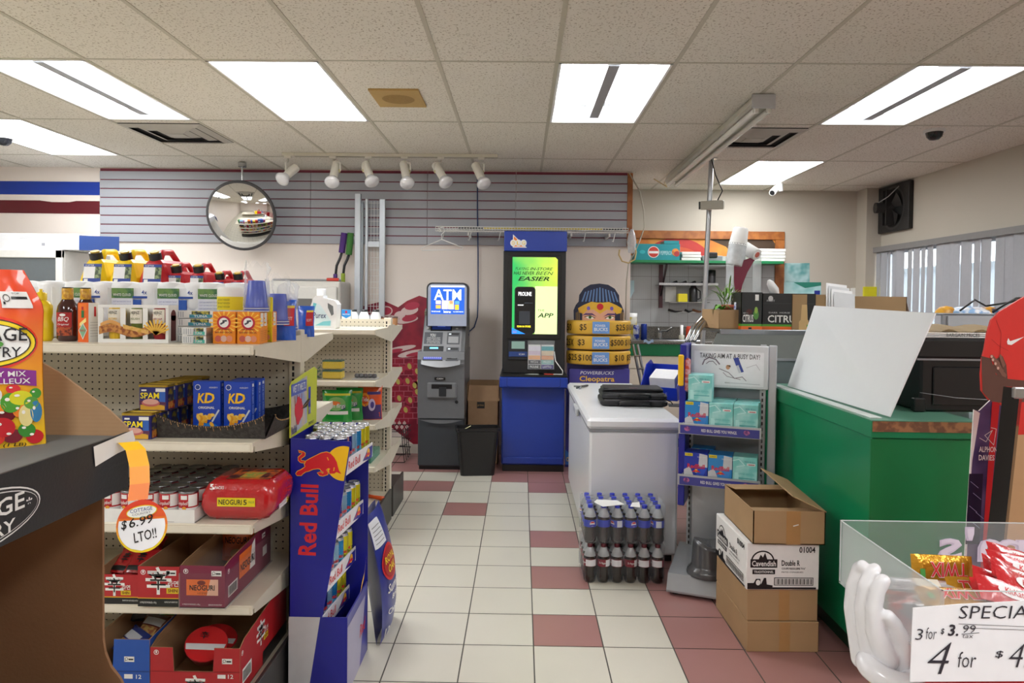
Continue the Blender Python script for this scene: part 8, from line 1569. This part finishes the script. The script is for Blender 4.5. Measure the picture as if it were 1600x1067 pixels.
# counter with sink
yc = 7.15; zc = P(1020, 533, Y=yc).z; x0 = KX + .01; x1 = 2.35
t = thing('kitchen_counter', 'kitchen counter with green edge and beige cupboards below', 'counter', (1.7, 7.45, 0)); CT = G('#6f6a62', .35, hex2='#4a463f', scale=120)
m = MB(); m.box(x0, x1, yc, KY - .014, zc - .03, zc, CT, .004); m.box(x0, x1, KY - .035, KY - .014, zc, zc + .13, CT); m.build('worktop', t)
zg = P(1020, 543, Y=yc).z; zg2 = P(1020, 556, Y=yc).z
m = MB(); m.box(x0, x1, yc + .01, yc + .03, zg2, zc - .03, G('#0c6a3e', .4)); m.build('green_fascia', t)
m = MB(); m.box(x0, x1, yc + .04, KY - .02, .1, zg2, G('#cfc9b8', .5)); m.box(x0 + .02, x1, yc + .1, KY - .02, 0, .1, BLACK); m.build('carcass', t)
zd = P(1020, 577, Y=yc).z
for k in range(2):
    xx = x0 + .02 + .65 * k; m = MB(); m.box(xx, xx + .62, yc + .02, yc + .04, zd + .005, zg2 - .005, G('#d6d0bf', .45), .003); m.build('drawer', t); m = MB(); m.box(xx, xx + .62, yc + .02, yc + .04, .12, zd - .005, G('#d6d0bf', .45), .003); m.build('door', t)
m = MB(); xs_ = P(1050, 527, Y=7.45).x; m.box(xs_ - .28, xs_ + .3, 7.25, 7.68, zc, zc + .008, STEEL, .004); m.box(xs_ - .22, xs_ + .24, 7.3, 7.6, zc + .0085, zc + .009, G('#3c3e40', .3, .8)); m.build('sink', t)
m = MB(); b_ = Vector((P(1031, 525, Y=7.65).x, 7.65, zc)); m.cyl(b_, b_ + Vector((0, 0, .07)), .025, STEEL, 12); m.tube([b_ + Vector((0, 0, .06)), b_ + Vector((.02, -.01, .09)), P(1042, 517, Y=7.55), P(1050, 511, Y=7.5)], .012, STEEL, 8); m.tube([b_ + Vector((0, 0, .06)), b_ + Vector((-.02, 0, .12))], .008, STEEL, 6); m.build('tap', t)
m = MB(); m.sheet(lambda u, v: (P(1004, 536, Y=7.2).x + .1 * u, 7.14 - .01 * v, zc - .02 + .03 * v + .01 * math.sin(9 * u)), 8, 3, G('#a8c8e8', .7)); m.build('blue_cloth', None, 'pale blue cloth over the edge of the kitchen counter', 'cloth')
def kb(name, lab, cat, px_, Y, prof, mats, caph=None):
    t = thing(name, lab, cat, (0, 0, 0)); M_ = Matrix.Translation((P(px_, 520, Y=Y).x, Y, zc + .0)); m = MB(); k = len(prof) - 1; m.lathe(prof, mats[0], 16, M_); m.build('body', t); 
    if len(mats) > 1: m = MB(); m.lathe([(prof[-1][0] + .002, prof[-1][1] - .01), (prof[-1][0] + .002, prof[-1][1] + caph), (0, prof[-1][1] + caph)], mats[1], 14, M_); m.build('cap', t)
    return t
kb('drink_can_tall', 'taller blue can on the counter, left of the other', 'can', 994, 7.3, [(.028, 0), (.033, .01), (.033, .15), (.028, .16), (0, .16)], [G('#1b2f8c', .3, .5, hex2='#b0b4bc', scale=20)])
kb('drink_can_tall', 'blue can standing nearer the tap', 'can', 1006, 7.35, [(.028, 0), (.033, .01), (.033, .16), (.028, .17), (0, .17)], [G('#16307c', .3, .5)])
kb('white_tub', 'white tub with yellow label behind the gold-ringed display', 'tub', 984, 7.45, [(.07, 0), (.075, .01), (.075, .25)], [G('#d8d6c8', .5, hex2='#c8b02a', scale=9), WHITE], .03)
kb('soap_bottle', 'clear bottle of red liquid on the kitchen counter', 'bottle', 1077, 7.4, [(.035, 0), (.037, .01), (.036, .12), (.026, .15)], [G('#c03a1c', .15)], .05)
kb('spray_bottle', 'pale thin bottle left of the red liquid bottle', 'bottle', 1065, 7.4, [(.03, 0), (.03, .05), (.014, .06)], [G('#b8b8a8', .4), WHITE], .10)
m = MB()
for k, (a_, b_) in enumerate((((989, 538), (1006, 602)), ((996, 538), (1014, 602)))): m.cyl(P(a_[0], a_[1], Y=6.5), P(b_[0] + 22, 728, Z=.003), .014, G('#9a9da0', .3, .8), 8)
for k in range(3): m.cyl(P(992 + 5 * k, 556 + 20 * k, Y=6.46), P(1001 + 5 * k, 556 + 20 * k, Y=6.44), .01, G('#9a9da0', .3, .8), 6)
m.build('folded_ladder', None, 'narrow folded aluminium ladder leaning behind the freezer', 'ladder')
# posters and notices on kitchen wall right part
m = MB(); F = front(0, KY - .002, 0)
def quadp(m, pts, d=.002, mt=None): m.prism(F, [P(x, y, Y=KY - .002).xz[:] for x, y in pts], d, mt)
quadp(m, [(1226, 411), (1265, 411), (1265, 441), (1226, 441)], .002, G('#a8c8c8', .5, hex2='#5f9a98', scale=6)); m.build('wall_poster', None, 'upper teal and white poster on the kitchen wall', 'poster')
m = MB(); quadp(m, [(1224, 441), (1283, 441), (1283, 470), (1224, 470)], .002, G('#b8dcdc', .5, hex2='#8ac0c0', scale=5)); m.pg(front(0, KY - .004, 0), [P(x, y, Y=KY - .004).xz[:] for x, y in ((1240, 441), (1283, 441), (1283, 446), (1258, 450))], G('#1f7a66'), 1); m.rect(front(0, KY - .004, 0), P(1272, 460, Y=KY).x, P(1272, 460, Y=KY).z, P(1281, 454, Y=KY).x, P(1281, 454, Y=KY).z, G('#1a2a8a'), 1); m.build('wall_poster', None, 'lower wide pale teal poster on the kitchen wall', 'poster')
m = MB(); quadp(m, [(1329, 450), (1346, 449), (1346, 463), (1329, 463)], .002, WHITE); m.build('wall_notice', None, 'small white notice on the kitchen wall near the corner', 'notice')
m = MB(); m.box(P(1349, 455, Y=7.56).x, P(1374, 455, Y=7.56).x, 7.545, 7.575, P(1360, 463, Y=7.55).z, P(1360, 448, Y=7.55).z, G('#d8d01c', .5), .002); m.build('yellow_sign', None, 'yellow sign on the corner pillar beside the window', 'sign')

# ------------------------------------------------------------------ footballer cut-out, poster, post
yS = 2.30; F = front(0, yS, 0)
def sp(pts, Y=yS): return [P(x, y, Y=Y).xz[:] for x, y in pts]
t = thing('person_cutout', 'life-size printed cutout of a person in red shirt with folded arms', 'cardboard cutout', (1.75, yS, 0)); RS = G('#cf2a22', .45); SKN = G('#5a3a30', .4); SKL = G('#7a5244', .4)
hl = ([(1640, 350), (1622, 356), (1613, 375), (1613, 400), (1620, 425), (1624, 445), (1610, 458), (1590, 470), (1562, 487), (1549, 500), (1543, 520), (1539, 545), (1535, 560), (1533, 585), (1534, 610), (1545, 625), (1560, 628), (1572, 640), (1575, 680), (1566, 700), (1562, 760), (1560, 860), (1558, 1000)]); m = MB(); m.prism(F, sp(hl + [(3280 - x, y) for x, y in hl[:0:-1]]), .008, RS, RS); m.build('cutout_board', t)
m = MB(); m.pg(F, sp([(1624, 446), (1620, 425), (1613, 400), (1613, 375), (1622, 356), (1640, 350), (1658, 356), (1667, 375), (1667, 400), (1660, 425), (1656, 446), (1640, 456)]), SKN, 1); m.pg(F, sp([(1613, 378), (1622, 356), (1640, 350), (1658, 356), (1667, 378), (1640, 366)]), BLACK, 2); m.build('printed_head', t)
m = MB(); m.pg(F, sp([(1533, 556), (1548, 560), (1556, 585), (1575, 592), (1640, 598), (1735, 590), (1735, 622), (1640, 630), (1600, 628), (1570, 630), (1548, 627), (1535, 612)]), SKN, 1)
m.pg(F, sp([(1549, 575), (1557, 560), (1566, 556), (1572, 570), (1574, 592), (1560, 588)]), SKN, 2); m.build('folded_arms', t, label='dark brown folded forearms')
m = MB()
for k, (x, y) in enumerate(((1551, 566), (1555, 572), (1559, 579), (1549, 561))): m.pg(F, sp([(x - 3, y - 6), (x + 1, y - 7), (x + 13, y + 6), (x + 12, y + 11), (x + 6, y + 8)]), SKL, 3 + k * .3); m.ell(F, *sp([(x - .5, y - 4)])[0], .004, .005, G('#c9a090'), 5, 8)
m.pg(F, sp([(1560, 556), (1563, 553), (1570, 570), (1566, 575)]), SKL, 5); m.build('printed_fingers', t)
m = MB(); m.pg(F, sp([(1575, 528), (1578, 533), (1600, 526), (1580, 539), (1574, 538), (1573, 534)]), WHITE, 2); m.line(F, sp([(1556, 500), (1564, 520), (1562, 560)]), .0012, G('#8f1a16'), 2); m.line(F, sp([(1549, 530), (1560, 540), (1575, 548)]), .001, G('#8f1a16'), 2); m.build('swoosh_print', t, label='white tick-shaped chest logo')
m = MB(); m.pg(F, sp([(1580, 680), (1640, 676), (1700, 680), (1712, 720), (1720, 860), (1722, 1000), (1558, 1000), (1560, 860), (1568, 720)]), G('#b8946a', .6), 2); m.build('tan_lower_part', t)
t = thing('black_post', 'glossy black square post in front of the footballer cutout', 'post', (1.5, 2.1, 0)); a_, b_ = P(1558, 606, Y=2.05), P(1592, 606, Y=2.05); m = MB(); zt_ = a_.z
m.add([(P(1572, 610, Y=2.05).x, 2.05, zt_), (P(1596, 610, Y=2.05).x, 2.05, zt_), (P(1596, 610, Y=2.05).x, 2.09, zt_), (P(1572, 610, Y=2.05).x, 2.09, zt_)] + [(P(x, 830, Y=2.05).x, y, 0.0) for x, y in ((1515, 2.05), (1538, 2.05), (1538, 2.09), (1515, 2.09))], [(0, 1, 2, 3), (0, 4, 5, 1), (1, 5, 6, 2), (3, 7, 4, 0), (2, 6, 7, 3)], G('#0e0e10', .15)) if 0 else m.cyl((P(1583, 610, Y=2.07).x, 2.07, zt_), (P(1560, 830, Y=2.07).x - .07, 2.07, 0), .029, G('#0e0e10', .15), 4, .03, True, False); m.build('shaft', t); m = MB(); m.box(P(1586, 606, Y=2.05).x - .012, P(1586, 606, Y=2.05).x + .02, 2.035, 2.05, zt_ - .03, zt_ + .004, STEEL, .004); m.build('clip', t)
yp = 2.5; F = front(0, yp, 0); t = thing('player_poster', 'purple and red poster lettered ALPHONSO DAVIES beside the green counter', 'poster', (1.62, yp, 0)); 
m = MB(); m.prism(F, sp([(1530, 642), (1548, 625), (1600, 625), (1600, 1000), (1500, 1000), (1512, 800), (1522, 640)], yp), .006, G('#6a5f8c', .35, hex2='#3a3560', scale=5), WHITE); m.build('poster_board', t)
m = MB(); m.pg(F, sp([(1522, 640), (1531, 645), (1519, 720), (1513, 800), (1506, 1000), (1500, 1000), (1512, 800)], yp), WHITE, 1); m.pg(F, sp([(1550, 626), (1562, 626), (1542, 850), (1528, 1000), (1520, 1000), (1535, 850)], yp), G('#cf2a30'), 2); m.pg(F, sp([(1514, 740), (1536, 740), (1530, 850), (1508, 850)], yp), G('#1a1f3c', .4), 1.5); m.build('colour_bands', t)
m = MB(); q = sp([(1529, 706), (1529, 719)], yp)
m.tx(F, 'ALPHONSO', q[0][0], q[0][1] - .0, .085, .020, WHITE, 4, .03); m.tx(F, 'DAVIES', q[1][0] - .001, q[1][1], .055, .020, WHITE, 4, .03)
m.line(F, sp([(1530, 684), (1540, 690), (1550, 672), (1538, 680), (1552, 695), (1556, 670), (1548, 668)], yp), .002, WHITE, 4)
for x, y in ((1516, 752), (1520, 770), (1514, 790), (1524, 800), (1518, 815)): m.line(F, sp([(x, y), (x + 12, y + 10)], yp), .0015, G('#a8b0d8'), 4)
m.build('poster_print', t)

# ------------------------------------------------------------------ near right: acrylic tray, hand, bars
tx0, tx1, ty0, ty1, tz0, tz1 = .598, 1.25, .985, 1.30, .985, 1.097
t = thing('candy_tray', 'clear acrylic candy tray on a floor display at the near right', 'candy tray', ((tx0 + tx1) / 2, 1.15, 0))
AC = clear('#e6ecec', .07, .04); m = MB(); e = .004
m.box(tx0, tx0 + e, ty0, ty1, tz0, tz1, AC); m.box(tx0, tx1, ty1 - e, ty1, tz0, tz1, AC); m.box(tx0, tx1, ty0, ty0 + e, tz0, tz1, AC); m.box(tx1 - e, tx1, ty0, ty1, tz0, tz1, AC); m.box(tx0, tx1, ty0, ty1, tz0 - e, tz0, AC); m.build('acrylic_box', t)
m = MB(); ED = G('#eef2f2', .1, emit=0)
for a_, b_ in (((tx0, ty0), (tx0, ty1)), ((tx0, ty1), (tx1, ty1)), ((tx0, ty0), (tx1, ty0))): m.box(min(a_[0], b_[0]) , max(a_[0], b_[0]) + .002, min(a_[1], b_[1]), max(a_[1], b_[1]) + .002, tz1, tz1 + .0012, G('#c9d0d0', .1))
m.box(tx0, tx0 + .002, ty1 - .002, ty1, tz0, tz1, G('#c9d0d0', .1)); m.build('polished_edges', t)
m = MB(); q = P(1465, 868, Y=ty1 - .006); Fb = front(q.x, ty1 - .006, q.z); LT = G('#cfc4d6', .4)
Fb = front(P(1466, 868, Y=ty1).x, ty1 - .0055, P(1466, 868, Y=ty1).z)
for sc, mt, l in ((.045, LT, 1), (.012, G('#ddd4e2', .4), 3)): m.tx(Fb, "m&m's", 0 - sc * .1, -sc * .2, .33, .052 + sc * .3, mt, l, sc, 0, 0, True)
m.build('backwards_lettering', t, label='white sweet-brand letters seen backwards on the rear panel')
m = MB(); m.box(tx0 + .09, tx1, ty0 + .02, ty1, 0, tz0 - .006, G('#b8202a', .4), .004); m.build('red_base', t)
# white gloved hand
GH = G('#dcdbde', .25, var=.01, coat=.4, name='glossy_white_glove')
vs_pts = []
def chain(pts, rs): return list(zip([Vector(p) for p in pts], rs))
Yh = 1.10
def hp(x, y, dy=0): return P(x, y, Y=Yh + dy)
chains = [chain([hp(1344, 1030, .02), hp(1336, 985, .02), hp(1330, 950, .02), hp(1333, 915, .015), hp(1342, 888, .01), hp(1348, 884, .0)], [.014, .0125, .0115, .011, .0108, .0095]),
          chain([hp(1362, 1030, .0), hp(1352, 985, .0), hp(1347, 950, -.005), hp(1352, 915, -.01), hp(1363, 892, -.01), hp(1367, 889, -.01)], [.016, .0135, .012, .0112, .0108, .0095]),
          chain([hp(1385, 1030, -.02), hp(1368, 985, -.02), hp(1365, 950, -.025), hp(1371, 922, -.028), hp(1379, 908, -.03), hp(1381, 907, -.03)], [.018, .015, .0125, .0118, .0112, .01]),
          chain([hp(1405, 1035, -.01), hp(1408, 1000, -.02), hp(1398, 975, -.03), hp(1388, 962, -.035)], [.018, .015, .011, .0095]),
          chain([hp(1372, 1032, 0), hp(1378, 1010, -.0), hp(1395, 1030, 0)], [.032, .030, .026])]
bmv = MB()
for ch in chains:
    for (a_, ra), (b_, rb_) in zip(ch, ch[1:]):
        bmv.cyl(a_, b_, ra, GH, 14, rb_, True); 
    for a_, ra in ch: bmv.lathe([(ra * math.sin(PI * k / 8) if 0 < k < 8 else 0.0001, -ra * math.cos(PI * k / 8)) for k in range(9)], GH, 14, Matrix.Translation(a_))
h_ = bmv.build('gloved_hand', t, label='glossy white gloved hand holding the tray corner')
md = h_.modifiers.new('remesh', 'REMESH'); md.mode = 'VOXEL'; md.voxel_size = .0022; md.use_smooth_shade = True
md = h_.modifiers.new('smooth', 'SMOOTH'); md.iterations = 6; md.factor = .5
m = MB(); c = P(1390, 1050, Y=Yh - .02); M_ = Matrix.Translation(c) @ Matrix.Rotation(.25, 4, 'Y') @ Matrix.Rotation(.1, 4, 'X'); R0, r0 = .038, .0175; vs = []; n1, n2 = 32, 14
for i in range(n1):
    for j in range(n2): a, b = 2 * PI * i / n1, 2 * PI * j / n2; vs.append(((R0 * .75 + r0 * math.cos(b)) * math.cos(a) * 1.1, (R0 * .75 + r0 * math.cos(b)) * math.sin(a), r0 * math.sin(b)))
m.add(vs, [(i * n2 + j, ((i + 1) % n1) * n2 + j, ((i + 1) % n1) * n2 + (j + 1) % n2, i * n2 + (j + 1) % n2) for i in range(n1) for j in range(n2)], GH, True, M_); m.lathe([(0, .005), (.03, .005)], GH, 20, M_); m.build('glove_cuff', t)
m = MB(); m.tube([c + Vector((-.005, 0, -.01)), c + Vector((.0, .02, -.06)), Vector((tx0 + .06, 1.14, .86))], [.022, .024, .026], G('#d8a86a', .4), 14); m.build('arm', t)
# handwritten card
yq = .968; Fq = FR((0, yq, 0), (1, .0, 0), (0, 0, 1)); pc = sp([(1427, 950), (1500, 944), (1640, 937), (1640, 1064), (1422, 1065)], yq)
t = thing('price_card', 'white card handwritten SPECIAL 3 for $3.99 on the candy tray', 'sign', (pc[0][0] + .1, yq, pc[-1][1])); m = MB(); m.prism(Fq, pc, .0015, G('#e4e5e8', .5)); m.build('card', t); m = MB(); IK = G('#2c2c34', .5)
def hw(s, x, y, x2, y2, mt=IK, bold=-.012, it=.15, rot=.0): a_ = sp([(x, y2), (x2, y)], yq); m.tx(Fq, s, a_[0][0], a_[0][1], a_[1][0] - a_[0][0], a_[1][1] - a_[0][1], mt, 2, bold, it, rot)
hw('SPECIAL', 1497, 948, 1622, 966, rot=.02); m.line(Fq, sp([(1497, 974), (1640, 980)], yq), .0006, IK, 2); m.line(Fq, sp([(1505, 980), (1640, 985)], yq), .0006, IK, 2)
hw('3', 1429, 982, 1442, 999); hw('for', 1446, 980, 1463, 998); hw('$', 1469, 981, 1475, 991, IK, .03); hw('3.', 1480, 975, 1497, 993, IK, .04); hw('99', 1504, 976, 1524, 988); m.line(Fq, sp([(1502, 990), (1529, 988)], yq), .0008, IK, 2); hw('tax', 1503, 991, 1520, 996)
hw('4', 1448, 1003, 1486, 1052, IK, -.024, .3); hw('for', 1496, 1018, 1525, 1042); hw('$', 1554, 1016, 1567, 1028, IK, .01); hw('4.50', 1575, 1006, 1660, 1042, IK, -.022, .3); m.build('handwriting', t)
# chocolate bars
GF = G('#c8922a', .22, .6, bump=.5, bscale=90, name='gold_foil'); RFO = G('#b81a22', .25, bump=.5, bscale=90, coat=.6)
def bar(lab, Mx, L, W, T, mt, deco):
    t = thing('chocolate_bar', lab, 'chocolate bar', (0, 0, 0)); m = MB()
    def prof(u, v, s): e = min(1, min(u, 1 - u) * 9); return ((u - .5) * L, (v - .5) * W * (1 if 0 < u < 1 else 1), s * T / 2 * (math.sin(PI * min(.98, max(.02, v))) ** .4) * e)
    m.sheet(lambda u, v: prof(u, v, 1), 20, 6, mt); m.sheet(lambda u, v: prof(u, v, -1), 20, 6, mt); m.build('wrapper', t)
    m = MB(); deco(m, Matrix.Translation((0, 0, T / 2 + .0005)), L, W); m.build('printed_name', t); t.matrix_basis = Mx; return t
def d_twx(m, F, L, W): m.tx(F, 'TWIX', -L * .36, -W * .27, L * .6, W * .56, G('#f0ece6'), 1, .06, .1); m.tx(F, 'TWIX', -L * .355, -W * .25, L * .59, W * .52, G('#c8202a'), 2, .03, .1); m.rect(F, L * .32, W * .0, L * .4, W * .3, G('#3f8a3a'), 1)
def d_kk(m, F, L, W): m.ell(F, -L * .08, W * .05, L * .2, W * .26, G('#e4e0e0'), 1); m.tx(F, 'KitKat', -L * .2, -W * .08, L * .24, W * .26, G('#c8202a'), 2, .02, .2); m.tx(F, 'Have a Break', L * .1, -W * .45, L * .34, W * .16, WHITE, 2)
def MX(p, rx, ry, rz): return Matrix.Translation(p) @ Matrix.Rotation(rz, 4, 'Z') @ Matrix.Rotation(ry, 4, 'Y') @ Matrix.Rotation(rx, 4, 'X')
rnb = random.Random(5)
b1 = bar('gold twin-finger chocolate bar propped upside down at the back of the tray', MX(P(1472, 889, Y=1.2), .95, 0, PI + .03), .105, .046, .014, GF, d_twx)
b1.matrix_basis = Matrix.Translation(P(1472, 889, Y=1.2)) @ Matrix.Rotation(PI + .03, 4, 'Y') @ Matrix.Rotation(PI / 2 - .3, 4, 'X') if 0 else FR(P(1472, 889, Y=1.2), (-1, .0, .03), (0, -.25, -1)) 
b2 = bar('gold chocolate bar lying flat at the front of the tray', FR(P(1492, 930, Y=1.06) - Vector((0, 0, .004)), (-1, .1, 0), (0, -1, -.35)), .105, .04, .014, GF, d_twx)
k0 = bar('red wafer bar topmost at the right of the tray', FR(P(1606, 886, Y=1.16), (1, -.05, -.18), (.1, .8, .6)), .125, .04, .012, RFO, d_kk)
spots = [(1600, 878, 1.2, .9, -.3), (1612, 900, 1.13, 1, -.35), (1610, 915, 1.1, 1, -.5), (1615, 925, 1.07, 1, -.45), (1592, 908, 1.15, 1, -.5), (1585, 925, 1.1, 1, -.35), (1600, 895, 1.17, 1, -.2), (1535, 922, 1.14, 1, .0), (1590, 932, 1.06, 1, -.1), (1590, 934, 1.05, 1, -.3)]
for i, (x, y, Y_, a_, s_) in enumerate(spots):
    o_ = dup(k0 if i not in (7,) else b2, label='%s chocolate bar in the heap at the right of the tray, %s down' % (('red wafer' if i != 7 else 'gold'), ORD[min(i + 1, 8)]) if i < 8 else 'red wafer bar lying %s in the tray heap' % ('at the front left', 'lowest at the front')[i - 8]); o_.matrix_basis = FR(P(x, y, Y=Y_), (1, -.1 * (i % 3), s_), (.1, .7, .6 + .1 * (i % 2)))
for i, (x, y, Y_) in enumerate(((1425, 905, 1.22), (1408, 925, 1.16), (1430, 940, 1.1), (1400, 945, 1.12), (1440, 915, 1.18))):
    c_ = ('#c8542a', '#b8b4b8', '#8a8488', '#a8a0a4', '#c84a3a')[i]; bar('%s wrapped bar behind the left acrylic side of the tray' % ('orange and yellow', 'silver topmost', 'dark silver', 'grey lowest', 'red-orange')[i], FR((max(P(x, y, Y=Y_).x, tx0 + .075), Y_, tz0 + .012 + .012 * ((4 - i) % 4)), (1, .3 * (i - 2), .05), (-.2, 1, .1)), .12, .04, .012, G(c_, .25, .3, coat=.5, bump=.4, bscale=90), lambda m, F, L, W: m.rect(F, -L * .1, -W * .3, L * .2, W * .3, G('#e0d8c8', .4), 1))
# ------------------------------------------------------------------ goods on the rear shelves, which the round mirror shows
rn = random.Random(21); PAL = ['#d8b81c', '#2f5ab0', '#b82a2a', '#e4e4e0', '#3f8a4a', '#7a3a8a', '#e07a2a', '#2a2a30', '#8ab8d8']
for z in (1.316, 1.001, .736, .476):
    x = -3.2
    while x < -1.05:
        w_, h = rn.uniform(.07, .16), rn.uniform(.12, .22)
        if z > 1.3 and x > -1.75: break
        m = MB(); c_ = rn.choice(PAL); m.box(x, x + w_, 4.92, 5.08, z, z + h, G(c_, .4), .003); m.rect(FR((x + w_, 5.08, z), (-1, 0, 0), (0, 0, 1)), w_ * .15, h * .3, w_ * .85, h * .7, G(rn.choice(PAL), .4), 1)
        m.build('grocery_box', None, 'coloured carton on the far side of the second shelving unit', 'box', 'cartons seen only in the round mirror'); x += w_ + rn.uniform(.005, .03)
GRP = {'soup_can': 'soup cans in the white tray', 'meat_tin': 'blue meat tins on the second shelf', 'macaroni_box': 'macaroni boxes in the basket', 'toilet_paper_pack': 'toilet paper packs on the top shelf', 'fuel_can': 'fuel cans in a row', 'baking_soda_box': 'orange baking soda boxes',
       'cup_sleeve': 'sleeves of blue cups', 'tuna_tin_pack': 'stacked fish tin packs', 'energy_drink_can': 'cans in the blue drink stand', 'soda_bottle': 'bottles in the two wrapped cases', 'drink_carton': 'four-packs on the silver rack', 'spot_head': 'spotlights on the ceiling track', 'noodle_packet': 'loose noodle packets',
       'noodle_tray': 'noodle shipping trays', 'chocolate_bar': 'chocolate bars in the acrylic tray', 'detergent_pouch': 'detergent pouches', 'white_bottle': 'white bottles on the rear shelf', 'sponge_pack': 'sponge packs', 'flat_box': 'flat white boxes on the green shelf', 'ceiling_vent': 'ceiling vents', 'dome_camera': 'dome cameras',
       'snow_brush': 'snow brushes', 'sauce_bottle': 'barbecue sauce bottles', 'noodle_bowl': 'noodle bowls', 'soup_pouch': 'soup pouches', 'brown_jar': 'brown jars', 'case_film': 'shrink films', 'foam_cup_stack': 'foam cup stacks', 'gondola_shelving': 'shelving units', 'ceiling_light': 'ceiling lights'}
for o in COL.objects:
    b = o.name.split('.')[0]
    if o.parent is None and b in GRP and not o.get('group'): o['group'] = GRP[b]
